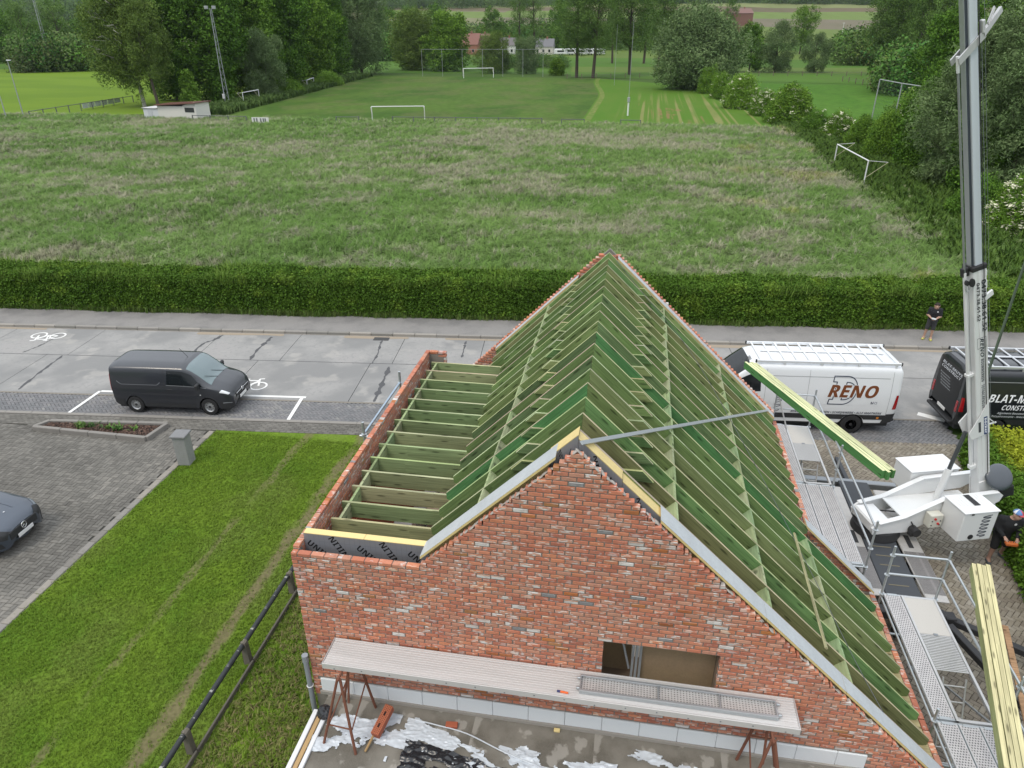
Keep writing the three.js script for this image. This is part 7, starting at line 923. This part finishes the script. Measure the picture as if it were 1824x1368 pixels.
function person(name, label, pos, turn, J, col, hat) {
  const t = thing(name, label, 'person', pos); t.rotation.y = turn; const sk = std(col.skin, .6);
  const { pel, che, nek, hd, sL, sR, eL, eR, wL, wR, hL, hR, kL, kR, aL, aR, tL, tR } = J;
  const torso = [[pel, che, .125, .15, .72], [che, nek, .13, .06, .8], [sL, sR, .068, .068]], arms = [[sL, eL, .058, .046], [eL, wL, .045, .032], [sR, eR, .058, .046], [eR, wR, .045, .032]], legs = [[hL, kL, .085, .06], [kL, aL, .062, .04], [hR, kR, .085, .06], [kR, aR, .062, .04]], feet = [[aL, tL, .045, .038], [aR, tR, .045, .038]];
  const fw = hd[3], face = [hd[0] + fw[0], hd[1] + fw[1], hd[2] + fw[2]], h0 = [hd[0], hd[1], hd[2]]; const head = [[[h0[0], h0[1] + .035, h0[2]], [h0[0] + fw[0] * .35, h0[1] - .06, h0[2] + fw[2] * .35], .092, .066], [nek, [h0[0], h0[1] - .05, h0[2]], .055, .058], [[h0[0] + fw[0] * .92, h0[1] - .005, h0[2] + fw[2] * .92], [h0[0] + fw[0] * 1.12, h0[1] - .03, h0[2] + fw[2] * 1.12], .014, .018]]; const sx = -fw[2] / .1, sz = fw[0] / .1; const ear = s => [[h0[0] + sx * s * .092, h0[1], h0[2] + sz * s * .092], [h0[0] + sx * s * .094, h0[1] - .035, h0[2] + sz * s * .094], .02, .014];
  const hands = []; for (const [w, dir, th] of [[wL, J.dL, 1], [wR, J.dR, -1]]) { const d = V(...dir).normalize(), s = V(0, 1, 0).cross(d).normalize(), palm = V(...w).addScaledVector(d, .075); hands.push([w, palm.toArray(), .03, .036]); for (let q = 0; q < 4; q++) { const o = palm.clone().addScaledVector(s, (q - 1.5) * .021), l = [.055, .065, .06, .048][q], m = o.clone().addScaledVector(d, l * .75), e = m.clone().addScaledVector(d, l * .35).add(V(0, -.035, 0)); hands.push([o.toArray(), m.toArray(), .0105, .0095], [m.toArray(), e.toArray(), .0095, .008]); } const b = V(...w).addScaledVector(d, .035).addScaledVector(s, -.03 * th), e = b.clone().addScaledVector(d, .045).addScaledVector(s, -.028 * th); hands.push([b.toArray(), e.toArray(), .013, .01]); }
  const body = boneSdf([...torso, ...arms, ...legs, ...feet, ...head, ear(1), ear(-1)], .05), hsd = boneSdf(hands, .012); const lo = [-.55, -.02, -.5], hi = [.55, 1.95, .6];
  M('body', merge([sdfMesh(body, lo, hi, .014), ...[wL, wR].map(w => sdfMesh(hsd, w.map(v => v - .2), w.map(v => v + .22), .007))]), sk, t);
  const m0 = (a, b, f) => a.map((v, i) => lerp(v, b[i], f));
  const band = (f, fn) => (x, y, z) => Math.max(f(x, y, z), fn(x, y, z));
  const shirtArm = [...(col.long ? [[eL, m0(eL, wL, .8), .058, .046], [eR, m0(eR, wR, .8), .058, .046]] : []), [sL, [lerp(sL[0], eL[0], .8), lerp(sL[1], eL[1], .8), lerp(sL[2], eL[2], .8)], .07, .064], [sR, [lerp(sR[0], eR[0], .8), lerp(sR[1], eR[1], .8), lerp(sR[2], eR[2], .8)], .07, .064]];
  M('shirt', sdfMesh(band(boneSdf([[pel, che, .13, .155, .72], [che, [nek[0], nek[1] - .07, nek[2]], .135, .075, .8], [sL, sR, .072, .072], ...shirtArm], .06, .008), (x, y, z) => pel[1] - .09 - y), lo, hi, .014), std(col.shirt, .9), t);
  const m = (a, b, f) => a.map((v, i) => lerp(v, b[i], f)); M('shorts', sdfMesh(boneSdf([[[pel[0], pel[1] - .03, pel[2]], [pel[0], pel[1] + .08, pel[2]], .135, .13, .72], [hL, m(hL, kL, .92), .1, .085], [hR, m(hR, kR, .92), .1, .085]], .05, .006), lo, hi, .014), std(col.shorts, .9), t);
  for (const [a, b] of [[aL, tL], [aR, tR]]) { M('shoe', sdfMesh(boneSdf([[[a[0], .045, a[2]], [b[0], .04, b[2]], .052, .045], [[a[0], .05, a[2]], [a[0], .11, a[2]], .048, .046]], .03, .004), lo, [.55, .25, .6], .01), std(col.shoe, .7), t); M('sock', tube(V(a[0], .09, a[2]), V(a[0], .16, a[2]), .046, 12, .045), std(col.sock, .9), t); }
  for (const s of [-1, 1]) M('eye', new THREE.SphereGeometry(.011, 10, 8).translate(h0[0] + fw[0] * .93 + sx * s * .033, h0[1] + .015, h0[2] + fw[2] * .93 + sz * s * .033), std([.03, .025, .02], .4), t); M('mouth', bbox(-.02, .02, -.004, .004, -.004, .004, .002).rotateY(Math.atan2(fw[0], fw[2])).translate(h0[0] + fw[0] * .92, h0[1] - .065, h0[2] + fw[2] * .92), std([.3, .12, .1], .6), t);
  if (hat) { const c = M('cap', new THREE.SphereGeometry(.112, 24, 12, 0, 6.3, 0, 1.5).scale(1, .8, 1.08).translate(h0[0], h0[1] + .055, h0[2]), std(hat[0], .8), t); for (let k = 0; k < 3; k++) M('cap_panel', new THREE.SphereGeometry(.1135, 10, 10, k * 2.1, .7, .1, 1.35).scale(1, .8, 1.08).translate(h0[0], h0[1] + .056, h0[2]), std(hat[1 + k % 2], .8), c); const br = extrude([[-.075, 0], [-.06, .07], [0, .095], [.06, .07], [.075, 0]], 0, .008).rotateX(Math.PI / 2).translate(0, .008, 0); br.rotateY(Math.atan2(fw[0], fw[2])).translate(h0[0] + fw[0] * .9, h0[1] + .05, h0[2] + fw[2] * .9); M('cap_brim', br, std(hat[2], .8), c); }
  else M('hair', sdfMesh((x, y, z) => Math.max(cap(x, y, z, [h0[0], h0[1] + .04, h0[2]], [h0[0] - fw[0] * .4, h0[1] - .02, h0[2] - fw[2] * .4], .102, .08), .01 - ((y - h0[1]) * .8 - ((x - h0[0]) * fw[0] + (z - h0[2]) * fw[2]) * 6 * .8 + .02)), [h0[0] - .2, h0[1] - .2, h0[2] - .2], [h0[0] + .2, h0[1] + .2, h0[2] + .2], .01), std(col.hair, .9), t);
  M('chest_print', new THREE.CircleGeometry(.035, 12).rotateY(.2).translate(che[0] + .07, che[1] + .08, che[2] + .165), std([.5, .5, .5], .8), t);
  return t;
}
{
  const p1 = gy(1652, 604, .1); const J1 = { pel: [0, .93, 0], che: [.01, 1.28, .03], nek: [.01, 1.46, .05], hd: [.01, 1.6, .1, [.0, -.02, .1]], sL: [-.18, 1.4, .03], sR: [.19, 1.4, .03], eL: [-.25, 1.14, .04], eR: [.25, 1.12, .03], wL: [-.13, 1.08, .27], wR: [.05, 1.04, .28], dL: [.7, -.15, .5], dR: [-.6, .1, .6], hL: [-.09, .88, 0], hR: [.09, .88, 0], kL: [-.14, .5, .03], kR: [.09, .5, .05], aL: [-.17, .08, 0], aR: [.1, .08, .03], tL: [-.22, .05, .16], tR: [.1, .05, .2] };
  const q = person('person', 'person in black top and dark shorts reading a phone before the hedge', [p1.x, .1, p1.z], -.25, J1, { skin: [.42, .26, .19], shirt: [.012, .013, .017], shorts: [.035, .036, .038], shoe: [.5, .48, .12], sock: [.4, .4, .38], hair: [.03, .022, .018] });
  const ph = V(-.03, 1.1, .4).applyAxisAngle(up0, -.25); const f = tagMesh('phone', bbox(-.09, .09, -.01, .01, -.05, .05, .008), std([.45, .47, .48], .3), 'pale phone held by the person before the hedge', 'phone'); f.position.set(p1.x + ph.x, .1 + ph.y, p1.z + ph.z); f.rotation.set(.5, -.25, 0);
  const p2 = gy(1766, 1000); const J2 = { pel: [0, .95, 0], che: [.03, 1.3, .06], nek: [.06, 1.48, .1], hd: [.1, 1.62, .14, [.04, -.04, .09]], sL: [-.17, 1.42, .07], sR: [.24, 1.42, .07], eL: [-.24, 1.16, .1], eR: [.3, 1.16, .12], wL: [-.08, 1.02, .3], wR: [.2, 1.02, .32], dL: [.3, -.3, .6], dR: [-.2, -.3, .6], hL: [-.09, .9, 0], hR: [.09, .9, 0], kL: [-.1, .5, .05], kR: [.2, .54, -.05], aL: [-.1, .08, .0], aR: [.3, .12, -.3], tL: [-.12, .05, .17], tR: [.36, .05, -.16] };
  person('person', 'person in black sweater and shorts with a coloured cap holding a crane remote', [p2.x, 0, p2.z], -.05, J2, { long: 1, skin: [.4, .24, .18], shirt: [.01, .011, .013], shorts: [.018, .018, .02], shoe: [.07, .08, .09], sock: [.02, .02, .02], hair: [.05, .035, .025] }, [[.1, .2, .42], [.6, .62, .66], [.45, .06, .07]]);
  const rq = V(.06, .97, .42).applyAxisAngle(up0, -.05); const rc = thing('remote_control', 'orange crane remote control held by the person with the coloured cap', 'remote control', [p2.x + rq.x, rq.y - .05, p2.z + rq.z]); M('case', bbox(-.14, .14, -.04, .05, -.07, .07, .02), std([.5, .13, .03], .5), rc); for (const x of [-.08, -.03, .03, .08]) M('joystick', tube(V(x, .05, 0), V(x, .09, 0), .008, 6), std([.1, .1, .1], .5), rc); rc.rotation.y = -.05;
}
renderer.render(scene, camera);
